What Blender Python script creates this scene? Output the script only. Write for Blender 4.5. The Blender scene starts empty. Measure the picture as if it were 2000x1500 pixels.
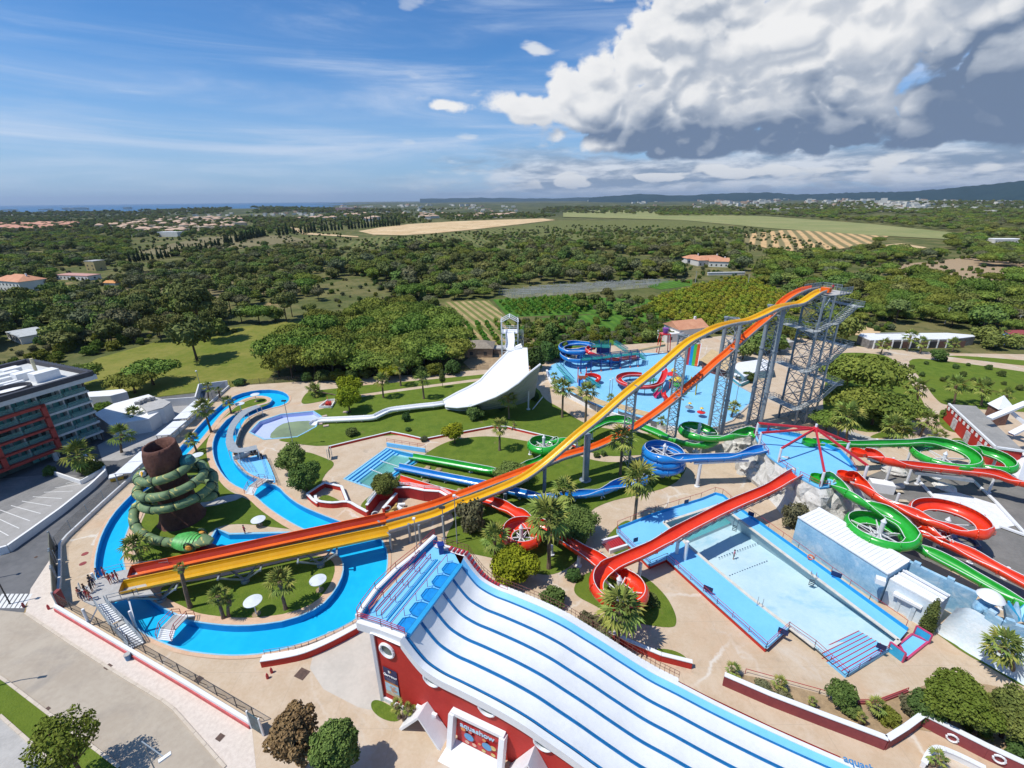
import bpy,bmesh,math,random
from math import cos,sin,atan2,hypot,pi
from mathutils import Vector,Matrix
from mathutils.geometry import delaunay_2d_cdt
R = math.radians
V3=Vector
def ZV(z): return V3((0,0,z))
rnd = random.Random(7)
sc = bpy.context.scene
COL = sc.collection

# camera
CAMZ = 50.0; FPX = 910.0; PITCH = R(21.6); ROLL = R(0.57)
_fw = V3((0,cos(PITCH),-sin(PITCH)))
_u0 = V3((0,sin(PITCH),cos(PITCH))); _r0 = V3((1,0,0))
_rt = cos(ROLL)*_r0 - sin(ROLL)*_u0
_up = cos(ROLL)*_u0 + sin(ROLL)*_r0
CAMP = ZV(CAMZ)
cam = bpy.data.objects.new('camera',bpy.data.cameras.new('camera'))
COL.objects.link(cam); sc.camera = cam
m = Matrix((_rt,_up,-_fw)).transposed().to_4x4(); m.translation = CAMP
cam.matrix_world = m
cam.data.sensor_width = 36; cam.data.lens = FPX/2000*36
cam.data.clip_start = 0.5; cam.data.clip_end = 60000

# light
SUN_EL = 61.0; SUN_DIR = V3((-cos(R(20)),-sin(R(20)),math.tan(R(SUN_EL)))).normalized()
sl = bpy.data.lights.new('sun','SUN'); sl.energy = 4.2; sl.angle = R(0.53); sl.color = (1.0,0.955,0.88)
so = bpy.data.objects.new('sun',sl); COL.objects.link(so); so.location = (-40,-20,120)
so.rotation_euler = SUN_DIR.to_track_quat('Z','Y').to_euler()
sc.view_settings.view_transform = 'Standard'; sc.view_settings.look = 'None'
sc.view_settings.exposure = 0.12; sc.view_settings.gamma = 1.0; sc.view_settings.use_curve_mapping = False
world = bpy.data.worlds.new('World'); sc.world = world; world.use_nodes = True
SKY_STRENGTH = 0.10

class NT:                                  # small node-tree helper
    def __init__(s,nt): s.nt = nt; s.n = nt.nodes; s.l = nt.links
    def new(s,t,**kw):
        x = s.n.new(t)
        for k,v in kw.items(): setattr(x,k,v)
        return x
    def put(s,sock,v):
        if isinstance(v,bpy.types.NodeSocket): s.l.new(v,sock)
        elif v is not None: sock.default_value = v
    def math(s,op,a,b=None,c=None,clamp=False):
        x = s.new('ShaderNodeMath',operation=op,use_clamp=clamp)
        s.put(x.inputs[0],a)
        if b is not None: s.put(x.inputs[1],b)
        if c is not None: s.put(x.inputs[2],c)
        return x.outputs[0]
    def mr(s,v,a,b,c=0.0,d=1.0,t='SMOOTHSTEP'):
        x = s.new('ShaderNodeMapRange',interpolation_type=t)
        s.put(x.inputs[0],v)
        for i,k in enumerate((a,b,c,d)): s.put(x.inputs[i+1],k)
        return x.outputs[0]
    def mix(s,f,a,b,mode='MIX'):
        x = s.new('ShaderNodeMix',data_type='RGBA',blend_type=mode)
        s.put(x.inputs[0],f); s.put(x.inputs[6],a); s.put(x.inputs[7],b)
        return x.outputs[2]
    def noise(s,vec,scale,detail=4,rough=.55,dist=0.0,out=0):
        x = s.new('ShaderNodeTexNoise'); s.put(x.inputs['Vector'],vec)
        x.inputs['Scale'].default_value = scale; x.inputs['Detail'].default_value = detail
        x.inputs['Roughness'].default_value = rough; x.inputs['Distortion'].default_value = dist
        return x.outputs[out]
    def vm(s,op,a,b=None,out=0):
        x = s.new('ShaderNodeVectorMath',operation=op); s.put(x.inputs[0],a)
        if b is not None: s.put(x.inputs[1],b)
        return x.outputs[out]
    def comb(s,x_,y_,z_=0.0):
        x = s.new('ShaderNodeCombineXYZ')
        for i,k in enumerate((x_,y_,z_)): s.put(x.inputs[i],k)
        return x.outputs[0]
    def sep(s,v):
        x = s.new('ShaderNodeSeparateXYZ'); s.put(x.inputs[0],v); return x.outputs

def c4(c): return (c[0],c[1],c[2],1.0)

def pxdir(u,v):
    d = (_rt*(u-1000)/FPX - _up*(v-750)/FPX + _fw).normalized(); return d
def azel(u,v):
    d = pxdir(u,v); return atan2(d.x,d.y),math.asin(d.z)

def build_world():
    t = NT(world.node_tree); t.n.clear()
    out = t.new('ShaderNodeOutputWorld'); bg = t.new('ShaderNodeBackground'); t.l.new(bg.outputs[0],out.inputs[0])
    bg.inputs[1].default_value = SKY_STRENGTH
    sky = t.new('ShaderNodeTexSky',sky_type='NISHITA'); sky.sun_disc = False
    sky.sun_elevation = R(SUN_EL); sky.sun_rotation = atan2(SUN_DIR.x,SUN_DIR.y)
    sky.air_density = 1.0; sky.dust_density = 0.6; sky.ozone_density = 2.2; sky.altitude = 50
    tc = t.new('ShaderNodeTexCoord'); d = t.vm('NORMALIZE',tc.outputs['Generated'])
    X,Y,Z = t.sep(d)[0:3]
    az = t.math('ARCTAN2',X,Y); el = t.math('ARCSINE',Z)
    # cloud space: azimuth and elevation, noise carried on the direction itself so it has no seam
    def mask(p,blobs):
        tot = None
        for (u,v,ru,rv,w) in blobs:
            a0,e0 = azel(u,v)
            dx = t.math('DIVIDE',t.math('SUBTRACT',p[0],a0),ru/FPX*.8); dy = t.math('DIVIDE',t.math('SUBTRACT',p[1],e0),rv/FPX*.9)
            r2 = t.math('ADD',t.math('MULTIPLY',dx,dx),t.math('MULTIPLY',dy,dy))
            g = t.math('MULTIPLY',t.math('EXPONENT',t.math('MULTIPLY',r2,-1.0)),w)
            tot = g if tot is None else t.math('ADD',tot,g)
        return tot
    def puff(vec,scale,detail):
        x = t.new('ShaderNodeTexNoise'); x.noise_type = 'RIDGED_MULTIFRACTAL'; x.normalize = True; t.put(x.inputs['Vector'],vec)
        for kk,vv in (('Scale',scale),('Detail',detail),('Roughness',.52),('Lacunarity',2.1),('Offset',1.0),('Gain',1.0)): x.inputs[kk].default_value = vv
        return x.outputs[0]
    def dens(daz,de,blobs,detail):
        a2 = t.math('ADD',az,daz); e2 = t.math('ADD',el,de)
        vec = t.comb(a2,t.math('MULTIPLY',e2,1.3),0.37)
        n1 = t.noise(vec,3.0,detail+3,.62); b = puff(vec,5.0,2.0); b2 = puff(vec,12.5,detail)
        mk = t.math('MULTIPLY',t.math('MINIMUM',mask((a2,e2),blobs),1.0),t.mr(e2,azel(1500,338)[1],azel(1500,272)[1],0,1))
        n = t.math('ADD',t.math('MULTIPLY',t.math('SUBTRACT',n1,.5),1.1),t.math('ADD',t.math('MULTIPLY',t.math('SUBTRACT',.84,b),.75),t.math('MULTIPLY',t.math('SUBTRACT',.8,b2),.95)))
        return t.math('ADD',t.math('SUBTRACT',t.math('MULTIPLY',mk,2.5),.82),t.math('MULTIPLY',n,.85)),mk,b2
    big = [(1010,210,55,28,.62),(1090,200,90,50,.6),(1190,185,120,72,.6),(1350,150,160,105,.65),(1520,150,220,130,.6),(1700,90,260,130,.7),(1900,120,250,130,.8),(1330,262,190,40,.55),(1600,262,220,40,.5),
           (868,208,46,15,.60),(2250,100,420,200,.9),(1850,-250,500,210,.9)]
    D0,M0,F0 = dens(0.0,0.0,big,6.0)
    D1,M1,F1 = dens(-0.014,0.020,big,3.0)
    hole = mask((az,el),[(1785,160,30,24,.55),(1830,140,26,28,.45)])
    D0 = t.math('SUBTRACT',D0,hole)
    wisp = t.math('MULTIPLY',t.math('SUBTRACT',t.noise(t.comb(az,t.math('MULTIPLY',el,1.5),6.1),24.0,7,.68,.3),.5),1.1)
    cov = t.mr(t.math('ADD',D0,wisp),.18,.74)
    lit = t.mr(t.math('SUBTRACT',D0,D1),-.50,.50)
    inner = t.mr(D0,.6,1.9)
    X_ = lambda x: azel(x,200)[0]
    Y_ = lambda y: azel(1500,y)[1]
    gy = t.mr(el,Y_(105),Y_(275)); gr = t.mr(az,X_(1640),X_(1850)); gl = t.mr(az,X_(1040),X_(1260))
    lowf = t.noise(t.comb(az,t.math('MULTIPLY',el,1.5),8.8),4.2,4,.5)
    inner = t.math('MAXIMUM',inner,t.math('MAXIMUM',t.mr(gy,.6,1.0),gr))
    g = t.math('ADD',t.math('MULTIPLY',t.math('MULTIPLY',gy,gl),1.1),t.math('MULTIPLY',gr,.62))
    g = t.math('ADD',g,t.math('MULTIPLY',t.math('SUBTRACT',lowf,.5),-1.5))
    g = t.math('ADD',g,t.math('MULTIPLY',t.math('SUBTRACT',F0,.7),.35))
    patch = mask((az,el),[(1740,215,52,34,.75),(1640,85,160,30,.5),(1480,60,120,40,.2)])
    g = t.math('SUBTRACT',t.mr(g,-.05,1.35,0,1.1),patch)
    fine = t.math('MULTIPLY',t.math('SUBTRACT',t.noise(t.comb(az,t.math('MULTIPLY',el,1.6),3.3),13.0,6,.62),.5),1.25)
    shade = t.math('ADD',t.math('MULTIPLY',t.math('MULTIPLY',t.mr(t.math('ADD',g,fine),-.15,1.3,0,1),inner),.98),t.math('MULTIPLY',t.math('SUBTRACT',1.0,lit),t.math('ADD',.14,t.math('MULTIPLY',inner,.34))),clamp=True)
    k = 1.0/SKY_STRENGTH
    ccol = t.mix(t.mr(shade,.0,.5,0,1,'LINEAR'),(.84*k,.84*k,.84*k,1),(.42*k,.47*k,.55*k,1))
    ccol = t.mix(t.mr(shade,.5,1.0,0,1,'LINEAR'),ccol,(.15*k,.21*k,.32*k,1))
    # banks of small cloud near the horizon on the right
    v2 = t.comb(t.math('MULTIPLY',az,1.0),t.math('MULTIPLY',el,4.2),2.1)
    n2 = t.noise(v2,7.0,7,.6,.3)
    band = t.math('MULTIPLY',t.mr(el,azel(1500,388)[1],azel(1500,350)[1],.5,1),t.mr(el,azel(1500,330)[1],azel(1500,235)[1],1,0))
    sidew = t.mr(az,azel(560,350)[0],azel(1150,350)[0],0.0,1.0)
    cov2 = t.math('MULTIPLY',t.mr(t.math('ADD',t.math('MULTIPLY',n2,1.3),t.math('MULTIPLY',t.math('MULTIPLY',band,sidew),.42)),.74,.96),.95)
    cov2 = t.math('MULTIPLY',cov2,t.math('MULTIPLY',band,sidew))
    vb = t.comb(az,t.math('MULTIPLY',el,2.4),1.9)
    pb = t.math('MULTIPLY',t.math('SUBTRACT',.82,puff(vb,13.0,4.0)),1.25)
    bm = t.math('MULTIPLY',t.mr(el,azel(1500,384)[1],azel(1500,358)[1],.0,1),t.mr(el,azel(1500,352)[1],azel(1500,300)[1],1,0))
    covb = t.math('MULTIPLY',t.mr(t.math('ADD',pb,t.math('ADD',t.math('MULTIPLY',t.math('MULTIPLY',bm,sidew),.8),t.math('MULTIPLY',t.math('SUBTRACT',n2,.5),1.3))),.62,1.0),sidew)
    v3 = t.comb(t.math('ADD',t.math('MULTIPLY',az,.55),t.math('MULTIPLY',el,-.9)),t.math('MULTIPLY',el,5.5),5.3)
    n3 = t.noise(v3,3.2,6,.62,.6)
    cir = t.math('MULTIPLY',t.mr(n3,.47,.82),t.mr(az,azel(700,100)[0],azel(1500,100)[0],.55,.2))
    hz = t.mr(el,R(-2),R(15),1.0,0.0)
    base = t.mix(1.0,sky.outputs[0],(.40,.80,1.20,1),'MULTIPLY')
    base = t.mix(t.math('MULTIPLY',hz,.62),base,(.42*k,.56*k,.80*k,1))
    base = t.mix(t.math('MULTIPLY',t.mr(n3,.35,.85),t.mr(el,R(4),R(22),.7,0)),base,(.66*k,.72*k,.84*k,1))
    base = t.mix(cir,base,(.60*k,.70*k,.86*k,1))
    c2c = t.mix(t.mr(t.noise(t.comb(az,t.math('MULTIPLY',el,5.0),4.4),9.0,6,.6,.2),.38,.62),(.24*k,.32*k,.44*k,1),(.72*k,.76*k,.82*k,1))
    base = t.mix(cov2,base,c2c)
    base = t.mix(t.math('MULTIPLY',covb,.9),base,t.mix(t.mr(t.math('ADD',el,t.math('MULTIPLY',t.math('SUBTRACT',n2,.5),.05)),azel(1500,378)[1],azel(1500,335)[1]),(.36*k,.44*k,.55*k,1),(.78*k,.80*k,.82*k,1)))
    fin = t.mix(cov,base,ccol)
    t.l.new(fin,bg.inputs[0])
build_world()
world.cycles.sampling_method = 'MANUAL'; world.cycles.sample_map_resolution = 512

# helpers
def G(u,v,z=0.0):
    d = _rt*(u-1000)/FPX - _up*(v-750)/FPX + _fw
    return CAMP + d*((z-CAMZ)/d.z)
def PV(u,v,p,n):                        # meet a vertical plane through p with plan normal n
    d = _rt*(u-1000)/FPX - _up*(v-750)/FPX + _fw
    n = V3((n[0],n[1],0)); p = V3((p[0],p[1],0))
    return CAMP + d*((p-CAMP).dot(n)/d.dot(n))
def proj(p):
    d = p-CAMP; z = d.dot(_fw); return 1000+FPX*d.dot(_rt)/z,750-FPX*d.dot(_up)/z
def mpp(p): return (p-CAMP).dot(_fw)/FPX   # metres in one photo pixel there
def hgt(b,t):                             # height of a thing from its foot and top
    g = G(*b); lo,hi = -5.0,90.0
    for _ in range(50):
        m = (lo+hi)/2
        if proj(V3((g.x,g.y,m)))[1] > t[1]: lo = m
        else: hi = m
    return lo

MATS = {}
def M(name,col=None,rough=.6,var=.12,scale=1.5,bump=0.0,bscale=8.0,metal=0.0,col2=None,world_space=True,spec=None,fn=None,coat=0.0,randv=0.0):
    if name in MATS: return MATS[name]
    mt = bpy.data.materials.new(name); mt.use_nodes = True; MATS[name] = mt
    t = NT(mt.node_tree); bs = t.n['Principled BSDF']
    bs.inputs['Roughness'].default_value = rough; bs.inputs['Metallic'].default_value = metal
    if spec is not None: bs.inputs['Specular IOR Level'].default_value = spec
    if coat: bs.inputs['Coat Weight'].default_value = coat; bs.inputs['Coat Roughness'].default_value = .12
    if world_space: P = t.new('ShaderNodeNewGeometry').outputs['Position']
    else: P = t.new('ShaderNodeTexCoord').outputs['Object']
    n = t.noise(P,scale,5,.6)
    n2 = t.noise(P,scale*7.3,3,.6)
    nn = t.math('ADD',t.math('MULTIPLY',n,.65),t.math('MULTIPLY',n2,.35))
    if col2 is None: col2 = tuple(min(1,c*(1+var*1.6)) for c in col); col1 = tuple(c*(1-var*1.6) for c in col)
    else: col1 = col
    cc = t.mix(t.mr(nn,.32,.68),c4(col1),c4(col2))
    if randv:
        oi = t.new('ShaderNodeObjectInfo'); hs = t.new('ShaderNodeHueSaturation')
        hs.inputs['Hue'].default_value = .5
        t.l.new(t.math('ADD',t.math('MULTIPLY',t.math('SUBTRACT',oi.outputs['Random'],.5),randv),1.0),hs.inputs['Value'])
        t.l.new(t.math('ADD',t.math('MULTIPLY',t.math('SUBTRACT',t.math('FRACT',t.math('MULTIPLY',oi.outputs['Random'],7.7)),.5),.075),.5),hs.inputs['Hue'])
        t.l.new(cc,hs.inputs['Color']); cc = hs.outputs[0]
    if fn: cc = fn(t,P,cc,bs) or cc
    t.l.new(cc,bs.inputs['Base Color'])
    if bump:
        b = t.new('ShaderNodeBump'); b.inputs['Strength'].default_value = 1.0; b.inputs['Distance'].default_value = bump
        t.l.new(t.noise(P,bscale,4,.6),b.inputs['Height']); t.l.new(b.outputs[0],bs.inputs['Normal'])
    return mt

class MB:
    def __init__(s): s.v = []; s.f = []; s.mi = []; s.cur = 0
    def add(s,vs,fs):
        o = len(s.v); s.v += [V3(p) for p in vs]; s.f += [tuple(i+o for i in f) for f in fs]; s.mi += [s.cur]*len(fs); return s
    def box(s,c,d,rz=0.0,taper=1.0):
        x,y,z = d[0]/2,d[1]/2,d[2]/2; c = V3(c); ca,sa = cos(rz),sin(rz); vs = []
        for k in (-1,1):
            tp = taper if k > 0 else 1.0
            for i,j in ((-1,-1),(1,-1),(1,1),(-1,1)):
                px,py = i*x*tp,j*y*tp; vs.append(c+V3((px*ca-py*sa,px*sa+py*ca,k*z)))
        return s.add(vs,[(3,2,1,0),(4,5,6,7),(0,1,5,4),(1,2,6,5),(2,3,7,6),(3,0,4,7)])
    def bar(s,p,q,w=.1,h=None,up=(0,0,1)):
        p = V3(p); q = V3(q); h = h or w; t = (q-p)
        if t.length < 1e-5: return s
        t.normalize(); u = V3(up)
        if abs(t.dot(u)) > .98: u = V3((0,1,0))
        a = t.cross(u).normalized()*w/2; b = a.cross(t).normalized()*h/2
        vs = [p-a-b,p+a-b,p+a+b,p-a+b,q-a-b,q+a-b,q+a+b,q-a+b]
        return s.add(vs,[(0,1,2,3),(7,6,5,4),(0,4,5,1),(1,5,6,2),(2,6,7,3),(3,7,4,0)])
    def cyl(s,p,q,r0,r1=None,n=10,cap=True):
        p = V3(p); q = V3(q); r1 = r0 if r1 is None else r1; t = (q-p)
        if t.length < 1e-5: return s
        t.normalize(); u = ZV(1) if abs(t.z) < .95 else V3((1,0,0))
        a = t.cross(u).normalized(); b = t.cross(a); vs = []
        for c,r in ((p,r0),(q,r1)):
            for i in range(n):
                an = 2*pi*i/n; vs.append(c+(a*cos(an)+b*sin(an))*r)
        fs = [((i+1) % n,i,n+i,n+(i+1) % n) for i in range(n)]
        if cap: fs += [tuple(range(n)),tuple(range(2*n-1,n-1,-1))]
        return s.add(vs,fs)
    def tube(s,pts,r,n=6,closed=False):
        pts = [V3(p) for p in pts]; N = len(pts); vs = []
        for i,p in enumerate(pts):
            a_ = pts[(i-1) % N] if (i or closed) else p; b_ = pts[(i+1) % N] if (i < N-1 or closed) else p
            t = (b_-a_).normalized(); u = ZV(1) if abs(t.z) < .95 else V3((1,0,0))
            a = t.cross(u).normalized(); b = t.cross(a); rr = r[i] if isinstance(r,(list,tuple)) else r
            vs += [p+(a*cos(2*pi*k/n)+b*sin(2*pi*k/n))*rr for k in range(n)]
        fs = []
        for i in range(N if closed else N-1):
            j = (i+1) % N
            fs += [(i*n+(k+1) % n,i*n+k,j*n+k,j*n+(k+1) % n) for k in range(n)]
        if not closed: fs += [tuple(range(n)),tuple(range(N*n-1,(N-1)*n-1,-1))]
        return s.add(vs,fs)
    def lathe(s,c,prof,n=20):
        c = V3(c); vs = []
        for (r,z) in prof:
            vs += [c+V3((r*cos(2*pi*i/n),r*sin(2*pi*i/n),z)) for i in range(n)]
        fs = [(k*n+i,k*n+(i+1) % n,(k+1)*n+(i+1) % n,(k+1)*n+i) for k in range(len(prof)-1) for i in range(n)]
        return s.add(vs,fs)
    def prism(s,poly,z0,z1,top=True,bottom=False,z1s=None):
        n = len(poly); vs = [V3((p[0],p[1],z0)) for p in poly]+[V3((p[0],p[1],z1 if z1s is None else z1s[i])) for i,p in enumerate(poly)]
        fs = [(i,(i+1) % n,n+(i+1) % n,n+i) for i in range(n)]
        if area2(poly) < 0: fs = [f[::-1] for f in fs]
        s.add(vs,fs)
        if top:
            tv,tf = fill([poly]); m = {}
            zs = z1 if z1s is None else None
            if zs is not None: s.add([(a,b,z1) for a,b in tv],tf)
            else: s.add(vs[n:],[tuple(range(n)) if area2(poly) > 0 else tuple(range(n-1,-1,-1))])
        if bottom:
            tv,tf = fill([poly]); s.add([(a,b,z0) for a,b in tv],[f[::-1] for f in tf])
        return s
    def build(s,name,mats,parent=None,smooth=False,wc=True):
        me = bpy.data.meshes.new(name)
        off = parent_origin(parent) if (parent is not None and wc) else ZV(0)
        me.from_pydata([tuple(p-off) for p in s.v],[],s.f)
        for mt in (mats if isinstance(mats,(list,tuple)) else [mats]): me.materials.append(mt)
        for p,k in zip(me.polygons,s.mi): p.material_index = k; p.use_smooth = smooth
        o = bpy.data.objects.new(name,me); COL.objects.link(o)
        if parent is not None: o.parent = parent
        return o

def parent_origin(p):
    v = V3(p.location)
    while p.parent is not None: p = p.parent; v += V3(p.location)
    return v
def area2(poly): return sum(poly[i][0]*poly[(i+1) % len(poly)][1]-poly[(i+1) % len(poly)][0]*poly[i][1] for i in range(len(poly)))
def inside(x,y,poly):
    c = False; j = len(poly)-1
    for i in range(len(poly)):
        xi,yi = poly[i][0],poly[i][1]; xj,yj = poly[j][0],poly[j][1]
        if (yi > y) != (yj > y) and x < (xj-xi)*(y-yi)/(yj-yi)+xi: c = not c
        j = i
    return c
def fill(polys,extra=(),need=None):
    """triangulate by even-odd rule"""
    vs = []; es = []
    for p in polys:
        o = len(vs); vs += [V3((q[0],q[1])) for q in p]; es += [(o+i,o+(i+1) % len(p)) for i in range(len(p))]
    vs += [V3(q) for q in extra]
    ov,oe,of,*_ = delaunay_2d_cdt(vs,es,[],0,1e-5)
    out = []
    for f in of:
        x = sum(ov[i].x for i in f)/len(f); y = sum(ov[i].y for i in f)/len(f)
        k = sum(inside(x,y,p) for p in polys)
        if k % 2 == 1:
            a = sum(ov[f[i]].x*ov[f[(i+1) % len(f)]].y-ov[f[(i+1) % len(f)]].x*ov[f[i]].y for i in range(len(f)))
            out.append(tuple(f) if a > 0 else tuple(reversed(f)))
    return [(p.x,p.y) for p in ov],out
def smooth_poly(pts,it=2,closed=True):   # Chaikin
    for _ in range(it):
        o = []; n = len(pts)
        for i in range(n if closed else n-1):
            a = pts[i]; b = pts[(i+1) % n]
            o += [tuple(a[k]*.75+b[k]*.25 for k in range(len(a))),tuple(a[k]*.25+b[k]*.75 for k in range(len(a)))]
        if not closed: o = [pts[0]]+o+[pts[-1]]
        pts = o
    return pts
def gp(pts,z=0.0,sm=0):                  # photo outline on the ground -> plan polygon
    w = [tuple(G(u,v,z))[:2] for u,v in pts]
    return smooth_poly(w,sm) if sm else w

def struct(o,label=None):
    o['kind'] = 'structure'
    if label: o['label'] = label
    return o
def tag(o,label,cat,group=None,kind=None):
    o['label'] = label; o['category'] = cat
    if group: o['group'] = group
    if kind: o['kind'] = kind
    return o
def thing(name,label,cat,loc=(0,0,0),group=None,rz=0.0):
    o = bpy.data.objects.new(name,None); COL.objects.link(o); o.location = loc; o.rotation_euler = (0,0,rz)
    o.empty_display_size = .5
    return tag(o,label,cat,group)
def dup(root,loc,rz=0.0,scale=1.0,label=None,group=None):
    r = root.copy(); COL.objects.link(r); r.location = loc; r.rotation_euler = (0,0,rz)
    r.scale = (scale,scale,scale) if not isinstance(scale,(tuple,list)) else scale
    if label: r['label'] = label
    if group: r['group'] = group
    for ch in list(root.children):
        c = ch.copy(); COL.objects.link(c); c.parent = r
        for g in list(ch.children):
            d = g.copy(); COL.objects.link(d); d.parent = c
    return r
def offset_line(pts,d):
    o = []
    for i,p in enumerate(pts):
        a = pts[max(i-1,0)]; b = pts[min(i+1,len(pts)-1)]
        tx,ty = b[0]-a[0],b[1]-a[1]; L = hypot(tx,ty) or 1
        o.append((p[0]-ty/L*d,p[1]+tx/L*d))
    return o
def strip(pts,w):                         # plan polyline -> ribbon polygon
    return offset_line(pts,w/2)+offset_line(pts,-w/2)[::-1]
def resample(pts,step):
    out = [V3(pts[0])]; P = [V3(p) for p in pts]; acc = 0.0
    for a,b in zip(P,P[1:]):
        L = (b-a).length; d = step-acc
        while d <= L: out.append(a+(b-a)*(d/L)); d += step
        acc = L-(d-step)
    if (out[-1]-P[-1]).length > step*.3: out.append(P[-1])
    return out
def catmull(pts,n=6):
    P = [V3(p) for p in pts]; out = []
    for i in range(len(P)-1):
        p0 = P[max(i-1,0)]; p1 = P[i]; p2 = P[i+1]; p3 = P[min(i+2,len(P)-1)]
        for k in range(n):
            t = k/n; out.append(.5*((2*p1)+(p2-p0)*t+(2*p0-5*p1+4*p2-p3)*t*t+(3*p1-p0-3*p2+p3)*t*t*t))
    out.append(P[-1]); return out
HAZE = 3.8e-5
# materials
def conc_fn(t,P,cc,bs):
    # old rust and wash stains, pale repair seams
    s1 = t.mr(t.noise(P,.055,5,.62,.6),.50,.70)
    cc = t.mix(t.math('MULTIPLY',s1,.8),cc,(.52,.345,.21,1))
    s2 = t.mr(t.noise(P,.11,6,.65,.9),.55,.70)
    cc = t.mix(t.math('MULTIPLY',s2,.6),cc,(.57,.52,.45,1))
    s4 = t.mr(t.noise(P,.33,5,.7,.3),.56,.74)
    cc = t.mix(t.math('MULTIPLY',s4,.42),cc,(.27,.215,.16,1))
    vo = t.new('ShaderNodeTexVoronoi',feature='DISTANCE_TO_EDGE'); vo.inputs['Scale'].default_value = .075
    t.put(vo.inputs['Vector'],t.vm('ADD',P,t.vm('SCALE',t.noise(P,.25,4,.6,0,1))))
    sc_ = [n for n in t.n if n.type == 'VECT_MATH' and n.operation == 'SCALE'][-1]; sc_.inputs['Scale'].default_value = 3.0
    ed = t.math('MULTIPLY',t.mr(vo.outputs['Distance'],.0,.022,1,0),t.mr(t.noise(P,.06,2,.5),.50,.62))
    cc = t.mix(t.math('MULTIPLY',ed,.75),cc,(.66,.62,.55,1))
    br = t.new('ShaderNodeTexBrick'); br.offset = 0.0; t.put(br.inputs['Vector'],P)
    for k,v in (('Scale',.16),('Mortar Size',.004),('Brick Width',1.0),('Row Height',1.0)): br.inputs[k].default_value = v
    cc = t.mix(t.math('MULTIPLY',br.outputs['Fac'],.35),cc,(.30,.25,.20,1))
    return cc
m_pave = M('pale_peach_concrete',(.48,.36,.24),.85,col2=(.56,.45,.33),scale=.35,fn=conc_fn)
m_peach = M('peach_rim_paving',(.56,.35,.22),.8,col2=(.64,.44,.30),scale=.8)
m_asph = M('asphalt',(.085,.087,.092),.9,col2=(.15,.15,.152),scale=.12)
def wear(t,P,cc,bs):
    s = t.mr(t.noise(P,.16,6,.65,.8),.5,.72)
    return t.mix(t.math('MULTIPLY',s,.5),cc,(.24,.215,.19,1))
m_road = M('worn_pale_road',(.37,.31,.24),.9,col2=(.44,.38,.30),scale=.25,fn=wear)
m_side = M('cream_paving',(.56,.48,.41),.85,col2=(.68,.60,.52),scale=2.2)
def lawn_fn(t,P,cc,bs):
    w = t.mr(t.noise(P,.09,5,.6,.5),.42,.62)
    cc = t.mix(t.math('MULTIPLY',w,.55),cc,(.130,.172,.022,1))
    b = t.mr(t.noise(P,.30,6,.7,.2),.60,.74)
    return t.mix(t.math('MULTIPLY',b,.6),cc,(.24,.19,.085,1))
m_lawn = M('lawn_grass',(.085,.140,.018),.95,col2=(.145,.200,.028),scale=.5,bump=.12,bscale=5,spec=.1,fn=lawn_fn)
m_soil = M('dry_soil',(.27,.19,.11),.95,col2=(.42,.30,.17),scale=.8,bump=.05,bscale=4)
def terr_fn(t,P,cc,bs):
    far = t.math('DIVIDE',t.sep(P)[1],1000.0)
    a = t.mr(t.noise(P,.022,8,.68,.4),.46,.58)
    cc = t.mix(t.math('MULTIPLY',a,.5),cc,(.235,.19,.085,1))
    d_ = t.mr(t.noise(P,.11,7,.72),.50,.60)
    cc = t.mix(t.math('MULTIPLY',d_,.55),cc,(.055,.075,.022,1))
    o = t.mr(t.noise(P,.035,6,.65,.3),.60,.70)
    cc = t.mix(t.math('MULTIPLY',o,.7),cc,(.42,.28,.14,1))
    g = t.mr(t.noise(P,.011,5,.6),.48,.56)
    fo = t.mr(far,.9,2.2)
    cc = t.mix(t.math('MULTIPLY',fo,t.mr(g,0,1,.75,1.0)),cc,(.060,.075,.038,1))
    f2 = t.math('MULTIPLY',t.mr(t.noise(P,.0042,6,.65),.54,.60),fo)
    cc = t.mix(t.math('MULTIPLY',f2,.75),cc,(.17,.17,.075,1))
    return cc
m_terr = M('scrub_ground',(.070,.090,.026),.95,col2=(.140,.145,.050),scale=.05,spec=.1,fn=terr_fn,bump=.35,bscale=.6)
m_past = M('pasture',(.125,.165,.022),.95,col2=(.245,.225,.055),scale=.05,spec=.1,bump=.2,bscale=1.2,fn=lambda t,P,cc,bs: t.mix(t.math('MULTIPLY',t.mr(t.noise(P,.16,6,.7),.52,.72),.5),cc,(.10,.135,.02,1)))
m_sand = M('ochre_earth',(.52,.36,.19),.95,col2=(.66,.50,.30),scale=.02,spec=.1,fn=lambda t,P,cc,bs: t.mix(t.math('MULTIPLY',t.mr(t.noise(P,.05,7,.7),.55,.65),.55),cc,(.16,.15,.07,1)))
def rows(ang,period,c1,c2,name,contrast=.8):
    def fn(t,P,cc,bs):
        X,Y,Z = t.sep(P)[0:3]
        s = t.math('ADD',t.math('MULTIPLY',X,cos(ang)*2*pi/period),t.math('MULTIPLY',Y,sin(ang)*2*pi/period))
        s = t.math('ADD',s,t.math('MULTIPLY',t.noise(P,.01,2),2.0))
        w = t.mr(t.math('SINE',s),-.5,.5)
        return t.mix(t.math('MULTIPLY',w,contrast),cc,c4(c2))
    return M(name,c1,.95,var=.15,scale=.1,spec=.1,fn=fn)
m_vine = rows(.35,3.6,(.36,.27,.13),(.10,.15,.03),'vineyard_rows')
m_furr = rows(-.47,12.0,(.56,.37,.18),(.16,.155,.07),'furrowed_ochre',.85)
m_olive = rows(.2,9.0,(.165,.165,.058),(.085,.115,.03),'olive_field',.75)
m_brightf = rows(.2,4.0,(.085,.18,.025),(.05,.13,.02),'bright_crop',.7)
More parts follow.
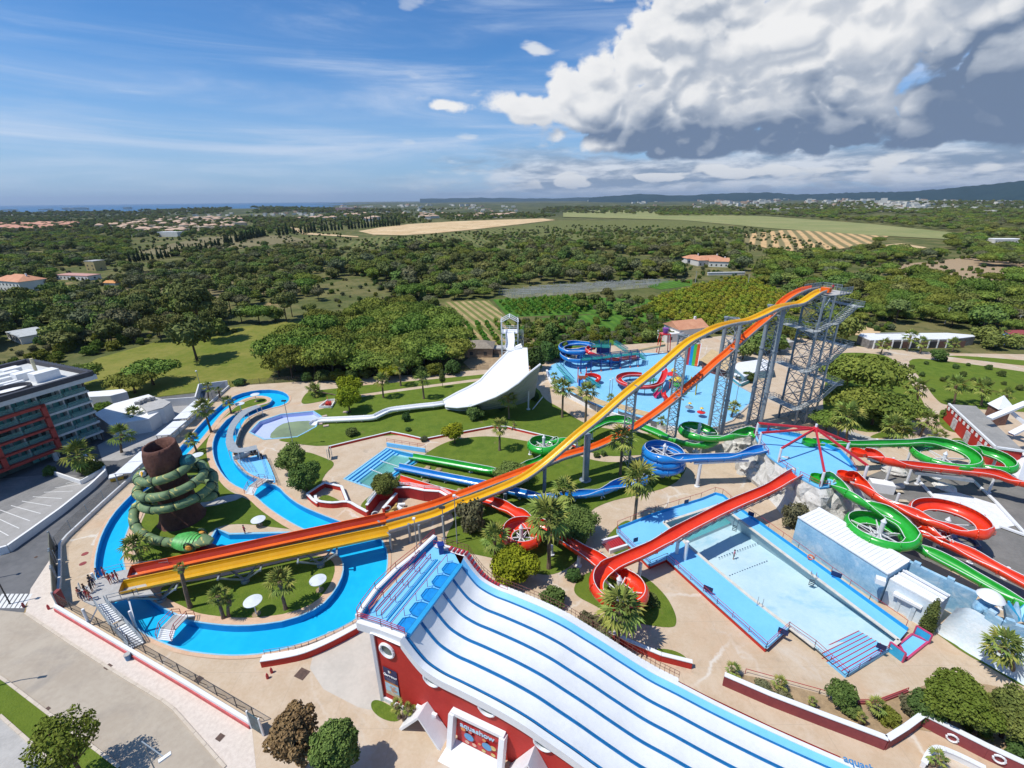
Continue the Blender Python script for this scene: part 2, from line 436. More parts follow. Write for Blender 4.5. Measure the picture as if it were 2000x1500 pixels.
m_palef = M('pale_green_field',(.20,.23,.085),.95,col2=(.29,.28,.12),scale=.012,spec=.1)
m_brownf = M('brown_fallow',(.17,.145,.075),.95,col2=(.22,.19,.10),scale=.02,spec=.1)
m_sea = M('sea_water',(.012,.085,.19),.35,col2=(.018,.11,.23),scale=.002,spec=.3)
def poolfloor(name,c,c2,r=.42): return M(name,c,r,col2=c2,scale=.13,spec=.35)
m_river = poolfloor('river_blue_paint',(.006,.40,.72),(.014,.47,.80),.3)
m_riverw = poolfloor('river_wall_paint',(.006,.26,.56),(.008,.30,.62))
m_cope = M('pale_blue_coping',(.24,.50,.66),.6,var=.06)
m_deckb = M('light_blue_deck',(.17,.50,.82),.5,col2=(.20,.545,.86),scale=.3,spec=.3)
m_kid = M('splash_deck_blue',(.20,.50,.74),.5,col2=(.24,.56,.80),scale=.25,spec=.3)
m_midb = M('mid_blue_paint',(.02,.31,.62),.45,var=.06)
m_stepb = M('step_edge_blue',(.01,.16,.36),.5,var=.08)
m_lav = M('lavender_pool_paint',(.42,.50,.78),.5,col2=(.50,.56,.80),scale=.3)
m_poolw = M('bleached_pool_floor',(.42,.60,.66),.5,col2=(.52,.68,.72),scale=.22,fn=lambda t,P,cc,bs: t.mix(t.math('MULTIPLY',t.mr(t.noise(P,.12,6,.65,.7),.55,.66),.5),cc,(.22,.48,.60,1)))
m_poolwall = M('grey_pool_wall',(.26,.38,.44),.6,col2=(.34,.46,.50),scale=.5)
m_white = M('white_paint',(.74,.75,.76),.5,var=.03,scale=.4)
m_whitew = M('white_render',(.70,.70,.69),.8,col2=(.80,.80,.79),scale=.3)
m_red = M('red_render',(.42,.018,.012),.7,col2=(.50,.028,.018),scale=.4)
m_maroon = M('maroon_render',(.22,.04,.045),.8,col2=(.29,.06,.06),scale=.4)
m_redrail = M('red_rail_paint',(.42,.03,.04),.45,var=.05)
m_galv = M('galvanised_steel',(.22,.26,.29),.5,col2=(.31,.35,.38),scale=.6,metal=.2)
m_dsteel = M('blue_grey_steel',(.09,.145,.19),.5,col2=(.14,.20,.25),scale=.6,metal=.2)
m_dark = M('dark_metal',(.03,.03,.035),.5,var=.1)
m_greyc = M('grey_concrete',(.36,.35,.33),.85,col2=(.46,.45,.43),scale=.8)
m_wood = M('weathered_decking',(.17,.145,.115),.8,col2=(.24,.21,.17),scale=.9)

def water_mat(name,col,alpha):
    mt = bpy.data.materials.new(name); mt.use_nodes = True; t = NT(mt.node_tree); bs = t.n['Principled BSDF']
    P = t.new('ShaderNodeNewGeometry').outputs['Position']
    t.l.new(t.mix(t.mr(t.noise(P,.12,4,.6),.35,.65),c4(col),c4(tuple(c*1.5 for c in col))),bs.inputs['Base Color'])
    bs.inputs['Roughness'].default_value = .08; bs.inputs['Alpha'].default_value = alpha
    b = t.new('ShaderNodeBump'); b.inputs['Strength'].default_value = .3; b.inputs['Distance'].default_value = .05
    t.l.new(t.noise(P,1.6,3),b.inputs['Height']); t.l.new(b.outputs[0],bs.inputs['Normal'])
    return mt
m_wgreen = water_mat('shallow_green_water',(.10,.34,.26),.62)
m_wmurk = water_mat('murky_green_water',(.20,.25,.10),.78)
m_wdeep = water_mat('teal_pool_water',(.06,.28,.30),.72)

# outlines read off the photograph
RIV_OUT = [(564,785),(564,773),(549,764),(520,761),(480,766),(453,776),(427,795),(397,824),(353,874),(315,915),(273,953),(247,977),(220,1007),(200,1043),(190,1077),(186,1110),(192,1140),(206,1165),(225,1188),(250,1212),(283,1238),(317,1254),(360,1270),(417,1278),(467,1280),(517,1276),(583,1259),(650,1234),(700,1207),(733,1168),(752,1130),(757,1093),(753,1067),(738,1047),(700,1032),(667,1021),(627,1006),(587,989),(560,970),(542,950),(523,945),(485,931),(468,917),(455,901),(452,884),(460,862),(467,838),(480,817),(507,804),(533,796),(549,793)]
RIV_IN = [(533,779),(517,773),(493,774),(467,783),(440,801),(426,815),(400,849),(372,880),(330,922),(290,956),(276,967),(263,1007),(247,1037),(238,1073),(241,1108),(254,1140),(280,1163),(310,1185),(347,1203),(367,1213),(400,1219),(450,1224),(500,1223),(567,1213),(627,1187),(657,1153),(672,1120),(671,1095),(655,1080),(627,1074),(612,1058),(608,1040),(573,1023),(547,1007),(520,988),(501,970),(485,960),(453,945),(435,927),(421,903),(416,881),(417,860),(427,839),(448,815),(480,801),(507,793),(528,787)]
SNAKE_POOL = [(447,1045),(424,1034),(407,1065),(412,1075),(520,1075),(640,1050),(560,1042)]
OCT_POOL = [(489,844),(508,824),(549,810),(611,804),(626,814),(615,834),(580,853),(517,858)]
SPL_POOL = [(756,876),(829,893),(812,904),(771,930),(766,948),(745,958),(721,951),(674,936)]
BIG_POOL = [(1296,1021),(1401,987),(1414,993),(1756,1251),(1738,1266),(1650,1316),(1591,1264),(1460,1163),(1397,1111),(1340,1062)]
PARK = [(112,1192),(119,1130),(119,1067),(133,1050),(275,919),(347,847),(448,757),(480,752),(560,747),(700,738),(850,730),(1000,716),(1010,700),(1060,690),(1120,680),(1300,668),(1420,655),(1560,660),(1700,680),(1850,690),(2000,692),(2250,705),(2600,1500),(2600,2100),(1500,2100),(500,2100),(495,1560),(492,1420)]
riv_out = gp(RIV_OUT,0,1); riv_in = gp(RIV_IN,0,1)
snake_p = gp(SNAKE_POOL); oct_p = gp(OCT_POOL); spl_p = gp(SPL_POOL); big_p = gp(BIG_POOL,.0)
HOLES = [riv_out,riv_in,snake_p,oct_p,spl_p,big_p]

def sheet(name,polys,z,mat,parent=None):
    tv,tf = fill(polys); mb = MB(); mb.add([(a,b,z) for a,b in tv],tf)
    return mb.build(name,mat,parent)

# terrain -------------------------------------------------------
def land(x,y):
    d = hypot(x,y); s = min(1,max(0,(d-1100)/1500)); s = s*s*(3-2*s)
    a = atan2(x,y)
    h = s*(9*sin(x/620+1.3)*cos(y/900)+5*sin(x/260+y/410))
    sea = 1 if (a < -.36 and d > 3700) else 0
    return -14.0 if sea else max(h,-6)
def make_terrain():
    extra = []
    ys = [-70,-40,-10,15,40,80,130,200,300,430,600,800,1050,1350,1700,2100,2600,3200,3690,3900,4600,5600,7000,9000,12000,17000,26000]
    for y in ys:
        w = max(260,y*1.9+200)
        for k in range(-24,25): extra.append((w*k/24+.013*y % .7,y+.21*(k % 3)))
    B = [(-38000,-90),(38000,-90),(38000,36000),(-38000,36000)]
    tv,tf = fill([B]+HOLES,extra)
    mb = MB(); mb.add([(a,b,land(a,b)) for a,b in tv],tf)
    struct(mb.build('ground',m_terr,smooth=True),'dry green and ochre scrubland around the park')
make_terrain()
mb = MB(); mb.add([(-37000,3300,-5),(-1300,3300,-5),(-3000,9000,-5),(2500,35500,-5),(-37000,35500,-5)],[(0,1,2,3,4)])
struct(mb.build('sea',m_sea),'blue sea along the left horizon')

def make_hills():                          # ridges on the right, each a closed range with its own depth
    t = M('haze_blue_hill_scrub',(.018,.042,.052),.95,col2=(.030,.060,.066),scale=.004,spec=.05)  # scrub colour tinted blue, distance haze painted into the hills
    def ridge(pts,name,depth,seed):
        r2 = random.Random(seed); vs = []; fs = []
        P = []
        for i in range(len(pts)-1):
            for k in range(10):
                f = k/10; P.append(tuple(pts[i][j]*(1-f)+pts[i+1][j]*f for j in range(3)))
        P.append(pts[-1])
        for i,(u,v,D) in enumerate(P):
            d = pxdir(u,v); dd = V3((d.x,d.y,0)).normalized(); el = d.z/hypot(d.x,d.y)
            top = CAMZ+D*el+r2.uniform(-1,1)*D*.0007
            for k,(f,g) in enumerate(((-1,-.05),(-.72,.22),(-.42,.58),(-.2,.84),(0,1.0),(.5,.6),(1,-.05))):
                q = dd*(D+f*depth); z = top*g+ (r2.uniform(-1,1)*D*.0016 if k in (1,2,3) else 0)
                vs.append((q.x,q.y,max(z,-8)))
        n = len(P)
        for i in range(n-1):
            for k in range(6): fs.append((i*7+k,(i+1)*7+k,(i+1)*7+k+1,i*7+k+1))
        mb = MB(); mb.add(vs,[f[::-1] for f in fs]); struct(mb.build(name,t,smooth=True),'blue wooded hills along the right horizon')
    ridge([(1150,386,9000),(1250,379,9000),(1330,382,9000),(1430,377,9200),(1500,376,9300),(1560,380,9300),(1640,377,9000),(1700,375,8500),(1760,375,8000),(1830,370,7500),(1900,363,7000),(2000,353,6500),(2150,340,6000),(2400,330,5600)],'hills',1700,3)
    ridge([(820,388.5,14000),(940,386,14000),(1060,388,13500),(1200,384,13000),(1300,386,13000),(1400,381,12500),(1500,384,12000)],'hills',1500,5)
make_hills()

for nm,pts,z,mt in [
    ('pasture',[(60,775),(130,735),(190,700),(350,655),(470,638),(600,625),(700,602),(745,598),(640,640),(560,700),(520,745),(430,760),(180,790)],.03,m_past),
    ('bare_plateau',[(700,452),(740,445),(800,438),(880,433),(960,430),(1060,427),(1085,430),(1000,440),(930,448),(850,456),(790,460),(730,459)],.5,m_sand),
    ('olive_field',[(650,484),(730,462),(790,464),(860,459),(1000,443),(1090,431),(1330,430),(1450,444),(1450,475),(1300,474),(1150,486),(950,495)],.35,m_olive),
    ('pale_field',[(1100,413),(1200,410),(1500,423),(1700,438),(1890,458),(1850,468),(1700,460),(1500,446),(1330,430),(1100,424)],.6,m_palef),
    ('furrowed_field',[(1455,457),(1530,450),(1640,453),(1740,460),(1700,478),(1640,487),(1520,492),(1455,474)],.55,m_furr),
    ('bare_mound',[(1640,492),(1700,482),(1760,476),(1810,484),(1770,494),(1700,497)],.5,m_sand),
    ('fallow_field',[(260,492),(400,463),(560,460),(600,470),(500,482),(330,502)],.3,m_brownf),
    ('fallow_field',[(240,560),(330,548),(470,545),(560,552),(520,575),(400,590),(270,588)],.3,m_brownf),
    ('vineyard_plot',[(868,590),(955,587),(992,624),(885,634)],.06,m_vine),
    ('orchard_floor',[(885,634),(992,624),(1010,632),(1060,655),(1010,690),(900,672)],.05,m_vine),
    ('crop_field',[(962,585),(1100,579),(1290,585),(1200,612),(1060,617),(992,620)],.08,m_brightf),
    ('crop_field',[(1262,560),(1300,549),(1352,546),(1352,558),(1290,566)],.12,m_brightf),
    ('scrub_clearing',[(1730,520),(1870,505),(2000,500),(2000,540),(1900,552),(1780,540)],.12,m_soil),
    ('green_field',[(1010,640),(1060,622),(1190,612),(1275,602),(1330,640),(1300,668),(1180,673),(1060,684),(1045,655)],.07,m_brightf),
    ('bare_bank',[(1655,655),(1675,632),(1720,648),(1715,655)],.1,m_sand),
    ('yard_ground',[(905,708),(925,690),(990,690),(1010,702),(975,722),(920,722)],.05,m_soil),
    ('farm_track',[(560,430),(600,455),(700,462),(700,464),(590,458),(545,432)],.5,m_sand),
]:
    struct(sheet(nm,[gp(pts)],z,mt))

# paving with the pools cut out ----------------------------------
struct(sheet('pavement',[gp(PARK)]+HOLES,.02,m_pave),'pale peach concrete paving of the water park')
ASPH = [(47,1196),(60,1150),(105,1082),(133,1052),(275,921),(347,849),(448,759),(430,757),(380,768),(290,778),(190,790),(0,880),(-400,960),(-1500,1100),(-1500,1196)]
struct(sheet('asphalt_street',[gp(ASPH)],.012,m_asph),'dark grey street between hotel and park')
struct(sheet('walkway',[gp([(105,1082),(119,1067),(119,1130),(112,1192),(50,1197),(60,1150)])],.03,m_side))
struct(sheet('pavement',[gp([(50,1197),(112,1192),(492,1420),(500,1500),(500,1700),(440,1500),(333,1377),(233,1317),(133,1253)])],.034,m_side),'cream pavement outside the red based wall')
struct(sheet('road',[gp([(-700,1190),(0,1192),(50,1197),(133,1253),(233,1317),(333,1377),(440,1500),(500,1700),(500,2100),(300,1600),(233,1497),(127,1417),(0,1320),(-700,1000)])],.022,m_road),'worn pale road in the lower left corner')
struct(sheet('verge',[gp([(-700,900),(0,1324),(127,1421),(233,1500),(300,1620),(170,1600),(120,1500),(90,1477),(0,1397),(-700,1050)])],.05,m_lawn),'green verge beyond the worn road')
struct(sheet('parking_area',[gp([(-700,1052),(0,1399),(90,1479),(120,1502),(170,1620),(-700,2400)])],.03,M('parking_gravel',(.36,.345,.32),.95,col2=(.46,.44,.41),scale=.5)))
m_kerb = M('kerb_stone',(.50,.42,.33),.85,col2=(.60,.52,.42),scale=1.0)
def kerb(pts,name='kerb',w=.28,h=.14,mat=m_kerb,z0=0.0):
    L = resample([tuple(G(u,v)) for u,v in pts],2.2); root = None; mb = MB()
    for a,b in zip(L,L[1:]):
        t = (b-a).normalized(); mb.bar(a+ZV(z0+h/2)+t*.02,b+ZV(z0+h/2)-t*.02,w,h)
    return struct(mb.build(name,mat))
kerb([(-200,1232),(0,1322),(127,1419),(233,1499)]); kerb([(0,1398),(90,1478),(120,1501)]); kerb([(50,1198),(133,1254),(233,1318),(333,1378),(440,1500)])
# zebra crossing and bay lines
m_line = M('road_paint',(.68,.68,.66),.7,var=.08)
mb = MB()
for k in range(7):
    a = G(-4+8.5*k*1.0,1160+2*k); u0 = -10+k*9
    q = [G(u0,1158+k*.0),G(u0+5,1158),G(u0-8+2,1188),G(u0-13,1188)]
    q = [G(u0+14,1160),G(u0+20,1160),G(u0+2,1188),G(u0-5,1188)]
    mb.add([(p.x,p.y,.032) for p in q],[(3,2,1,0)])
struct(mb.build('zebra_crossing',m_line),'white zebra crossing at the left edge')
# park right side ground
struct(sheet('asphalt_yard',[gp([(1600,1003),(1640,958),(1684,934),(1740,912),(1760,905),(1900,908),(2000,925),(2200,960),(2400,1300),(2120,1250),(2000,1172),(1780,1084),(1700,1060),(1640,1018)])],.035,M('grey_yard_asphalt',(.14,.135,.125),.9,col2=(.205,.195,.18),scale=.3)),'grey asphalt yard under the right hand slides')
LAWNS = [
 [(310,1150),(327,1182),(352,1198),(390,1209),(430,1214),(500,1214),(560,1204),(615,1180),(645,1148),(660,1115),(657,1095),(640,1086),(600,1088),(540,1101),(420,1130),(330,1142)],
 [(525,780),(500,777),(470,788),(440,812),(400,861),(370,891),(330,940),(292,985),(272,1030),(264,1070),(268,1098),(300,1112),(345,1112),(400,1095),(400,1050),(422,1029),(470,1022),(540,1031),(590,1036),(560,1022),(530,1003),(504,985),(470,970),(440,955),(418,925),(404,900),(403,872),(413,847),(440,818),(475,806),(515,795),(530,787)],
 [(587,788),(592,775),(603,764),(656,759),(707,753),(900,736),(985,727),(985,733),(900,744),(800,757),(707,770),(660,777),(600,790)],
 [(592,806),(640,797),(657,786),(707,775),(800,762),(900,749),(985,738),(1050,755),(1063,781),(1095,797),(1141,829),(1200,840),(1290,850),(1345,873),(1300,885),(1212,892),(1175,890),(1151,883),(1133,876),(1101,862),(1037,847),(991,836),(962,835),(903,846),(869,852),(829,859),(764,846),(643,874),(575,867),(535,859),(580,855),(617,836),(629,814),(612,802)],
 [(829,887),(867,865),(900,856),(957,851),(1023,860),(1110,880),(1143,896),(1194,905),(1260,897),(1330,895),(1345,910),(1320,948),(1250,967),(1190,979),(1145,1001),(1150,1050),(1128,1098),(1085,1124),(1045,1122),(1000,1100),(940,1085),(875,1075),(868,1050),(893,1012),(857,977),(798,965),(740,976),(719,1001),(698,990),(735,958),(770,945),(775,930)],
 [(1119,1147),(1139,1120),(1200,1105),(1260,1125),(1300,1162),(1318,1195),(1322,1215),(1316,1228),(1260,1221),(1200,1205),(1160,1182),(1125,1165)],
 [(1175,1060),(1211,1021),(1232,1015),(1236,1040),(1245,1062),(1229,1090),(1193,1081)],
 [(1268,1267),(1310,1268),(1340,1282),(1346,1300),(1300,1285)],
 [(553,892),(575,882),(603,883),(630,893),(659,905),(630,930),(624,965),(600,964),(578,947),(563,922)],
 [(620,976),(631,967),(645,968),(677,986),(636,987)],
 [(1620,700),(1640,689),(1692,689),(1742,696),(1775,742),(1807,790),(1808,806),(1772,828),(1700,850),(1640,828),(1600,815)],
 [(1764,698),(1850,705),(2000,726),(2120,745),(2120,810),(1930,802),(1850,792),(1831,785),(1800,742)],
 [(1838,695),(1886,695),(2000,704),(2100,712),(2100,722),(2000,715),(1862,698)],
 [(1833,802),(1848,799),(1886,850),(1836,838)],
 [(1855,854),(1898,859),(1903,876),(1862,873)],
 [(724,1372),(735,1366),(757,1375),(790,1398),(775,1412),(745,1405),(726,1388)],
 [(1700,850),(1770,830),(1790,850),(1700,858)],
]
for i,L in enumerate(LAWNS):
    struct(sheet('lawn',[gp(L,0,2 if i not in (9,) else 1)],.06+.0*i,m_lawn))
for nm,L,mt,z in [
  ('path',[(380,990),(400,978),(466,963),(478,973),(405,992)],m_greyc,.075),
  ('timber_walk',[(508,806),(523,808),(502,822),(485,840),(478,855),(476,873),(463,871),(464,846),(482,825)],m_wood,.06),
  ('beach_deck',[(456,900),(479,896),(508,887),(522,896),(543,949),(523,945),(485,931),(469,917)],m_deckb,.07),
  ('planting_bed',[(1411,1334),(1415,1318),(1460,1318),(1599,1355),(1662,1374),(1711,1374),(1771,1352),(1830,1330),(1959,1340),(2060,1378),(2200,1500),(2050,1520),(1797,1412),(1726,1457)],m_soil,.07),
  ('planting_bed',[(1800,1222),(1832,1240),(1880,1275),(1935,1305),(2000,1345),(2000,1330),(1920,1290)],m_lawn,.08),
  ('concrete_pad',[(1600,862),(1640,835),(1700,855),(1750,868),(1700,880),(1640,885)],m_greyc,.04),
  ('patch',[(620,1240),(700,1218),(735,1240),(750,1360),(735,1400),(600,1330)],M('pale_wash_concrete',(.47,.43,.37),.85,col2=(.56,.51,.44),scale=.3),.026),
]:
    struct(sheet(nm,[gp(L,0,1)],z,mt))

# basins
def basin(name,outer,inner,depth,mf,mw,label,lift=.0,cope=.38,capz=.12,mc=None):
    mb = MB(); polys = [outer]+([inner] if inner else [])
    tv,tf = fill(polys); mb.add([(a,b,-depth) for a,b in tv],tf)
    o = struct(mb.build(name+'_floor',mf),label)
    mb = MB()
    for P in polys:
        n = len(P)
        vs = [(p[0],p[1],.02) for p in P]+[(p[0],p[1],-depth) for p in P]
        mb.add(vs,[(i,(i+1) % n,n+(i+1) % n,n+i) for i in range(n)])
    struct(mb.build(name+'_wall',mw))
    if cope:
        mb = MB()
        for P in polys:
            n = len(P); sgn = 1 if (area2(P) > 0) == (P is outer) else -1
            Q = []
            for i in range(n):
                a = P[i-1]; b = P[(i+1) % n]; tx,ty = b[0]-a[0],b[1]-a[1]; l = hypot(tx,ty) or 1
                s2 = (-1 if area2(P) > 0 else 1)*(1 if P is outer else -1)
                Q.append((P[i][0]-ty/l*cope*s2,P[i][1]+tx/l*cope*s2))
            vs = [(p[0],p[1],capz) for p in P]+[(p[0],p[1],capz) for p in Q]+[(p[0],p[1],-.02) for p in P]+[(p[0],p[1],.0) for p in Q]
            f = []
            for i in range(n):
                j = (i+1) % n
                f += [(i,j,n+j,n+i),(2*n+i,2*n+j,j,i),(n+i,n+j,3*n+j,3*n+i)]
            mb.add(vs,f)
        struct(mb.build(name+'_coping',mc or m_cope))
    return o
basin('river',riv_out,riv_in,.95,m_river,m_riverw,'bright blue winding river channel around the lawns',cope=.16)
def inset(P,w):
    n = len(P); s = 1 if area2(P) > 0 else -1; Q = []
    for i in range(n):
        a = P[i-2]; b = P[(i+2) % n]; tx,ty = b[0]-a[0],b[1]-a[1]; l = hypot(tx,ty) or 1; Q.append((P[i][0]-ty/l*w*s,P[i][1]+tx/l*w*s))
    return Q
for P_,a_,b_ in ((riv_in,.16,1.25),(riv_out,-.16,-.6)):
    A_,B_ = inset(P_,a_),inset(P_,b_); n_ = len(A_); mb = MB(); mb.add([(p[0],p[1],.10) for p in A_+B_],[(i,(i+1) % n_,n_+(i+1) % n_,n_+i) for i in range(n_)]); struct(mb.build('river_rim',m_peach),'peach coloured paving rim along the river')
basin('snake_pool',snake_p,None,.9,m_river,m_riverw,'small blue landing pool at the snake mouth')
basin('landing_pool',oct_p,None,.9,m_lav,m_lav,'lavender painted polygonal pool at the end of the white ramp',mc=m_cope)
basin('splash_pool',spl_p,None,.8,M('pale_aqua_floor',(.34,.60,.66),.5,var=.06),m_midb,'greenish splash pool in front of three slides')
def lower(P,k,c=None):
    cx = sum(p[0] for p in P)/len(P); cy = sum(p[1] for p in P)/len(P)
    return [(cx+(p[0]-cx)*k,cy+(p[1]-cy)*k) for p in P]
struct(sheet('pool_water',[gp([(522,850),(545,826),(570,820),(612,818),(619,830),(582,850),(540,855)],-.4,1)],-.80,m_wmurk),'murky green puddle in the lavender pool')
struct(sheet('pool_water',[gp([(768,888),(826,897),(806,905),(768,930),(763,947),(722,948),(700,940)],-.4)],-.45,m_wgreen),'pale green water in the splash pool')
# steps of the pools
def steps(name,a,b,n,dx,z0,dz,mat,edge,label=None):
    """n treads from the edge a-b (plan points) going along dx"""
    a = V3((a[0],a[1],0)); b = V3((b[0],b[1],0)); dx = V3((dx[0],dx[1],0)); root = thing(name,label,'steps',tuple(a)) if label else None
    for i in range(n):
        m1 = MB(); m1.cur = 0
        p = [a+dx*i,b+dx*i,b+dx*(i+1),a+dx*(i+1)]; z = z0-dz*i
        if area2(p) < 0: p = p[::-1]
        m1.prism(p,z-dz*1.0-.4,z); m1.mi[-1] = 0
        q = a+dx*(i+.9),b+dx*(i+.9)
        m1.cur = 1; m1.bar(q[0]+ZV(z+.012),q[1]+ZV(z+.012),.16,.03)
        m1.build('step',[mat,edge],root)
    return root
st = G(756,876); e1 = G(674,936); inn = (G(766,880)-st); 
dirp = V3((G(829,893).x-st.x,G(829,893).y-st.y,0)).normalized()
steps('pool_steps',(st.x,st.y),(e1.x,e1.y),4,tuple(dirp*.75),-.02,.2,m_deckb,m_stepb,'four blue steps down the left side of the splash pool')
# WATER SLIDES
def plastic(name,c,c2=None,r=.28):
    return M(name,c,r,var=.10,col2=c2,scale=.35,coat=.35)
m_yel = plastic('yellow_fibreglass',(.72,.38,.006),(.80,.46,.012))
m_org = plastic('orange_fibreglass',(.72,.10,.006),(.80,.15,.010))
m_rfg = plastic('red_fibreglass',(.66,.030,.008),(.74,.055,.012))
m_gfg = plastic('green_fibreglass',(.012,.30,.020),(.030,.40,.040))
m_bfg = plastic('blue_fibreglass',(.008,.16,.50),(.015,.23,.62))
m_rimw = M('white_rim',(.72,.74,.74),.45,var=.05)
m_under = M('grey_slide_underside',(.34,.34,.33),.6,var=.1)

U_SHAPE = [(-1.0,.62),(-.98,.30),(-.86,.02),(-.62,-.18),(-.3,-.28),(0,-.31),(.3,-.28),(.62,-.18),(.86,.02),(.98,.30),(1.0,.62)]
BOX_SHAPE = [(-1.0,.42),(-.92,-.05),(-.84,-.28),(-.4,-.30),(0,-.30),(.4,-.30),(.84,-.28),(.92,-.05),(1.0,.42)]
FLAT_U = [(-1.0,.55),(-.96,.02),(-.9,-.22),(-.45,-.26),(0,-.26),(.45,-.26),(.9,-.22),(.96,.02),(1.0,.55)]
def chute(root,path,half,mat,under=None,shape=U_SHAPE,bank=3.2,seclen=3.0,hscale=1.0,step=.6,rim=True,tall=1.0,collars=True):
    P = resample(path,step); n = len(P); S = []
    T = [(P[min(i+1,n-1)]-P[max(i-1,0)]).normalized() for i in range(n)]
    curv = []
    for i in range(n):
        a = T[max(i-2,0)]; b = T[min(i+2,n-1)]
        curv.append((a.x*b.y-a.y*b.x)/(step*4))
    for _ in range(3): curv = [(curv[max(i-1,0)]+curv[i]*2+curv[min(i+1,n-1)])/4 for i in range(n)]
    rings = []; edges = ([],[])
    for i in range(n):
        t = T[i]; side = V3((t.y,-t.x,0)).normalized()       # right-hand side
        roll = max(-.62,min(.62,curv[i]*bank))
        up = side.cross(t).normalized()
        if up.z < 0: up = -up
        c,s = cos(roll),sin(roll)
        sd = side*c+up*s; uu = up*c-side*s                           # left turn (curv>0) lifts the right-hand wall
        ring = []
        for k,(x,z) in enumerate(shape):
            zz = z*hscale
            if abs(x) > .95 and z > .4: zz = z*hscale*(1+max(0,(curv[i] if x > 0 else -curv[i]))*bank*.9*tall)
            ring.append(P[i]+sd*(x*half)+uu*zz)
        outer = [P[i]+sd*(x*(half+.06))+uu*(((ring[k]-P[i]).dot(uu))-.07 if abs(x) < .95 else (ring[k]-P[i]).dot(uu)) for k,(x,z) in enumerate(shape)]
        rings.append((ring,outer)); edges[0].append(ring[0]); edges[1].append(ring[-1])
    m = len(shape); per = max(2,int(round(seclen/step))); secs = []
    i0 = 0
    while i0 < n-1:
        i1 = min(n-1,i0+per)
        if n-1-i1 < per*.4: i1 = n-1
        mb = MB(); vs = []
        for i in range(i0,i1+1): vs += rings[i][0]+rings[i][1]
        w = 2*m; L = i1-i0+1; mb.add(vs,[])
        f0 = []; f1 = []
        for i in range(L-1):
            a = i*w; b = (i+1)*w
            for k in range(m-1):
                f0.append((a+k,a+k+1,b+k+1,b+k)); f1.append((a+m+k+1,a+m+k,b+m+k,b+m+k+1))
            f0 += [(a+m,a,b,b+m),(a+m-1,a+2*m-1,b+2*m-1,b+m-1)]
        o = (L-1)*w
        mb.f += f0; mb.mi += [0]*len(f0); mb.f += f1; mb.mi += [1]*len(f1)
        for base_,fl_ in ((0,0),(o,1)):
            q = [mb.v[base_+k] for k in range(m)]+[mb.v[base_+2*m-1-k] for k in range(m)]; mb.cur = 0; mb.add(q[::-1] if fl_ else q,[(k,k+1,2*m-2-k,2*m-1-k) for k in range(m-1)])
        if collars and i0 > 0:                                       # bolted flange where two sections meet
            mb.cur = 1; r = rings[i0][1]; c = P[i0]
            cc_ = c+ZV(.45)
            for k in range(m-1): mb.bar(r[k]+(r[k]-cc_).normalized()*.09,r[k+1]+(r[k+1]-cc_).normalized()*.09,.05,.14,up=T[i0])
        mb.build('chute_section',[mat,under or mat],root,smooth=True)
        i0 = i1
    if rim:
        for e in edges:
            mb = MB(); mb.tube([p+ZV(.02) for p in e],.05,5); mb.build('rim',m_rimw,root)
    return P,T

def post_to(root,x,y,z,r=.22,foot=.55,name='support_post',mat=None,z0=0.0,arms=0.0,direction=None):
    mb = MB(); mb.cyl((x,y,z0),(x,y,z),r,n=10); mb.cyl((x,y,z0-.05),(x,y,z0+.18),foot,n=8)
    if arms and direction is not None:
        s = V3((-direction.y,direction.x,0)).normalized()
        mb.bar(V3((x,y,z))-s*arms,V3((x,y,z))+s*arms,.2,.2)
        for k in (-1,1): mb.bar(V3((x,y,z-.9)),V3((x,y,z))+s*k*arms*.8,.1,.1)
    return mb.build(name,mat or m_white,root)

# ---- the two high slides in one vertical band ------------------
NL = (.427,-.904); B0 = (-47.6,47.6)
def online(off,pts): return [PV(u,v,(B0[0]+NL[0]*off,B0[1]+NL[1]*off),NL) for u,v in pts]
YP = [(1608,568),(1597,572),(1584,580),(1563,593),(1539,597),(1515,603),(1488,616),(1461,627),(1435,631),(1403,639),(1373,653),(1344,669),(1312,696),(1280,724),(1248,749),(1216,775),(1170,816),(1130,848),(1090,883),(1055,912),(1021,935),(978,955),(930,974),(890,988)]
OP = [(1592,562),(1580,564),(1568,567),(1547,577),(1528,591),(1517,605),(1496,624),(1467,648),(1440,672),(1419,691),(1397,709),(1371,733),(1333,765),(1307,787),(1275,811),(1240,835),(1200,856),(1157,875),(1103,891),(1077,901),(1037,916),(983,936),(930,956),(890,971)]
yp = catmull(online(1.35,YP)+[G(850,1006,2.95),G(800,1021,3.1),G(755,1034,3.25)],4)
op = catmull(online(-1.35,OP)+[G(850,986,2.95),G(800,1001,3.1),G(752,1014,3.25)],4)
ys = thing('high_slide','tall yellow slide with humps sweeping down from the steel tower','water slide',tuple(G(757,1034,0)))
os_ = thing('high_slide','tall orange slide dropping straight behind the yellow one','water slide',tuple(G(755,1014,0)))
chute(ys,yp,.82,m_yel,m_under,shape=BOX_SHAPE,seclen=3.2,hscale=1.0,rim=False,bank=0)
chute(os_,op,.82,m_org,m_under,shape=BOX_SHAPE,seclen=3.2,hscale=1.0,rim=False,bank=0)
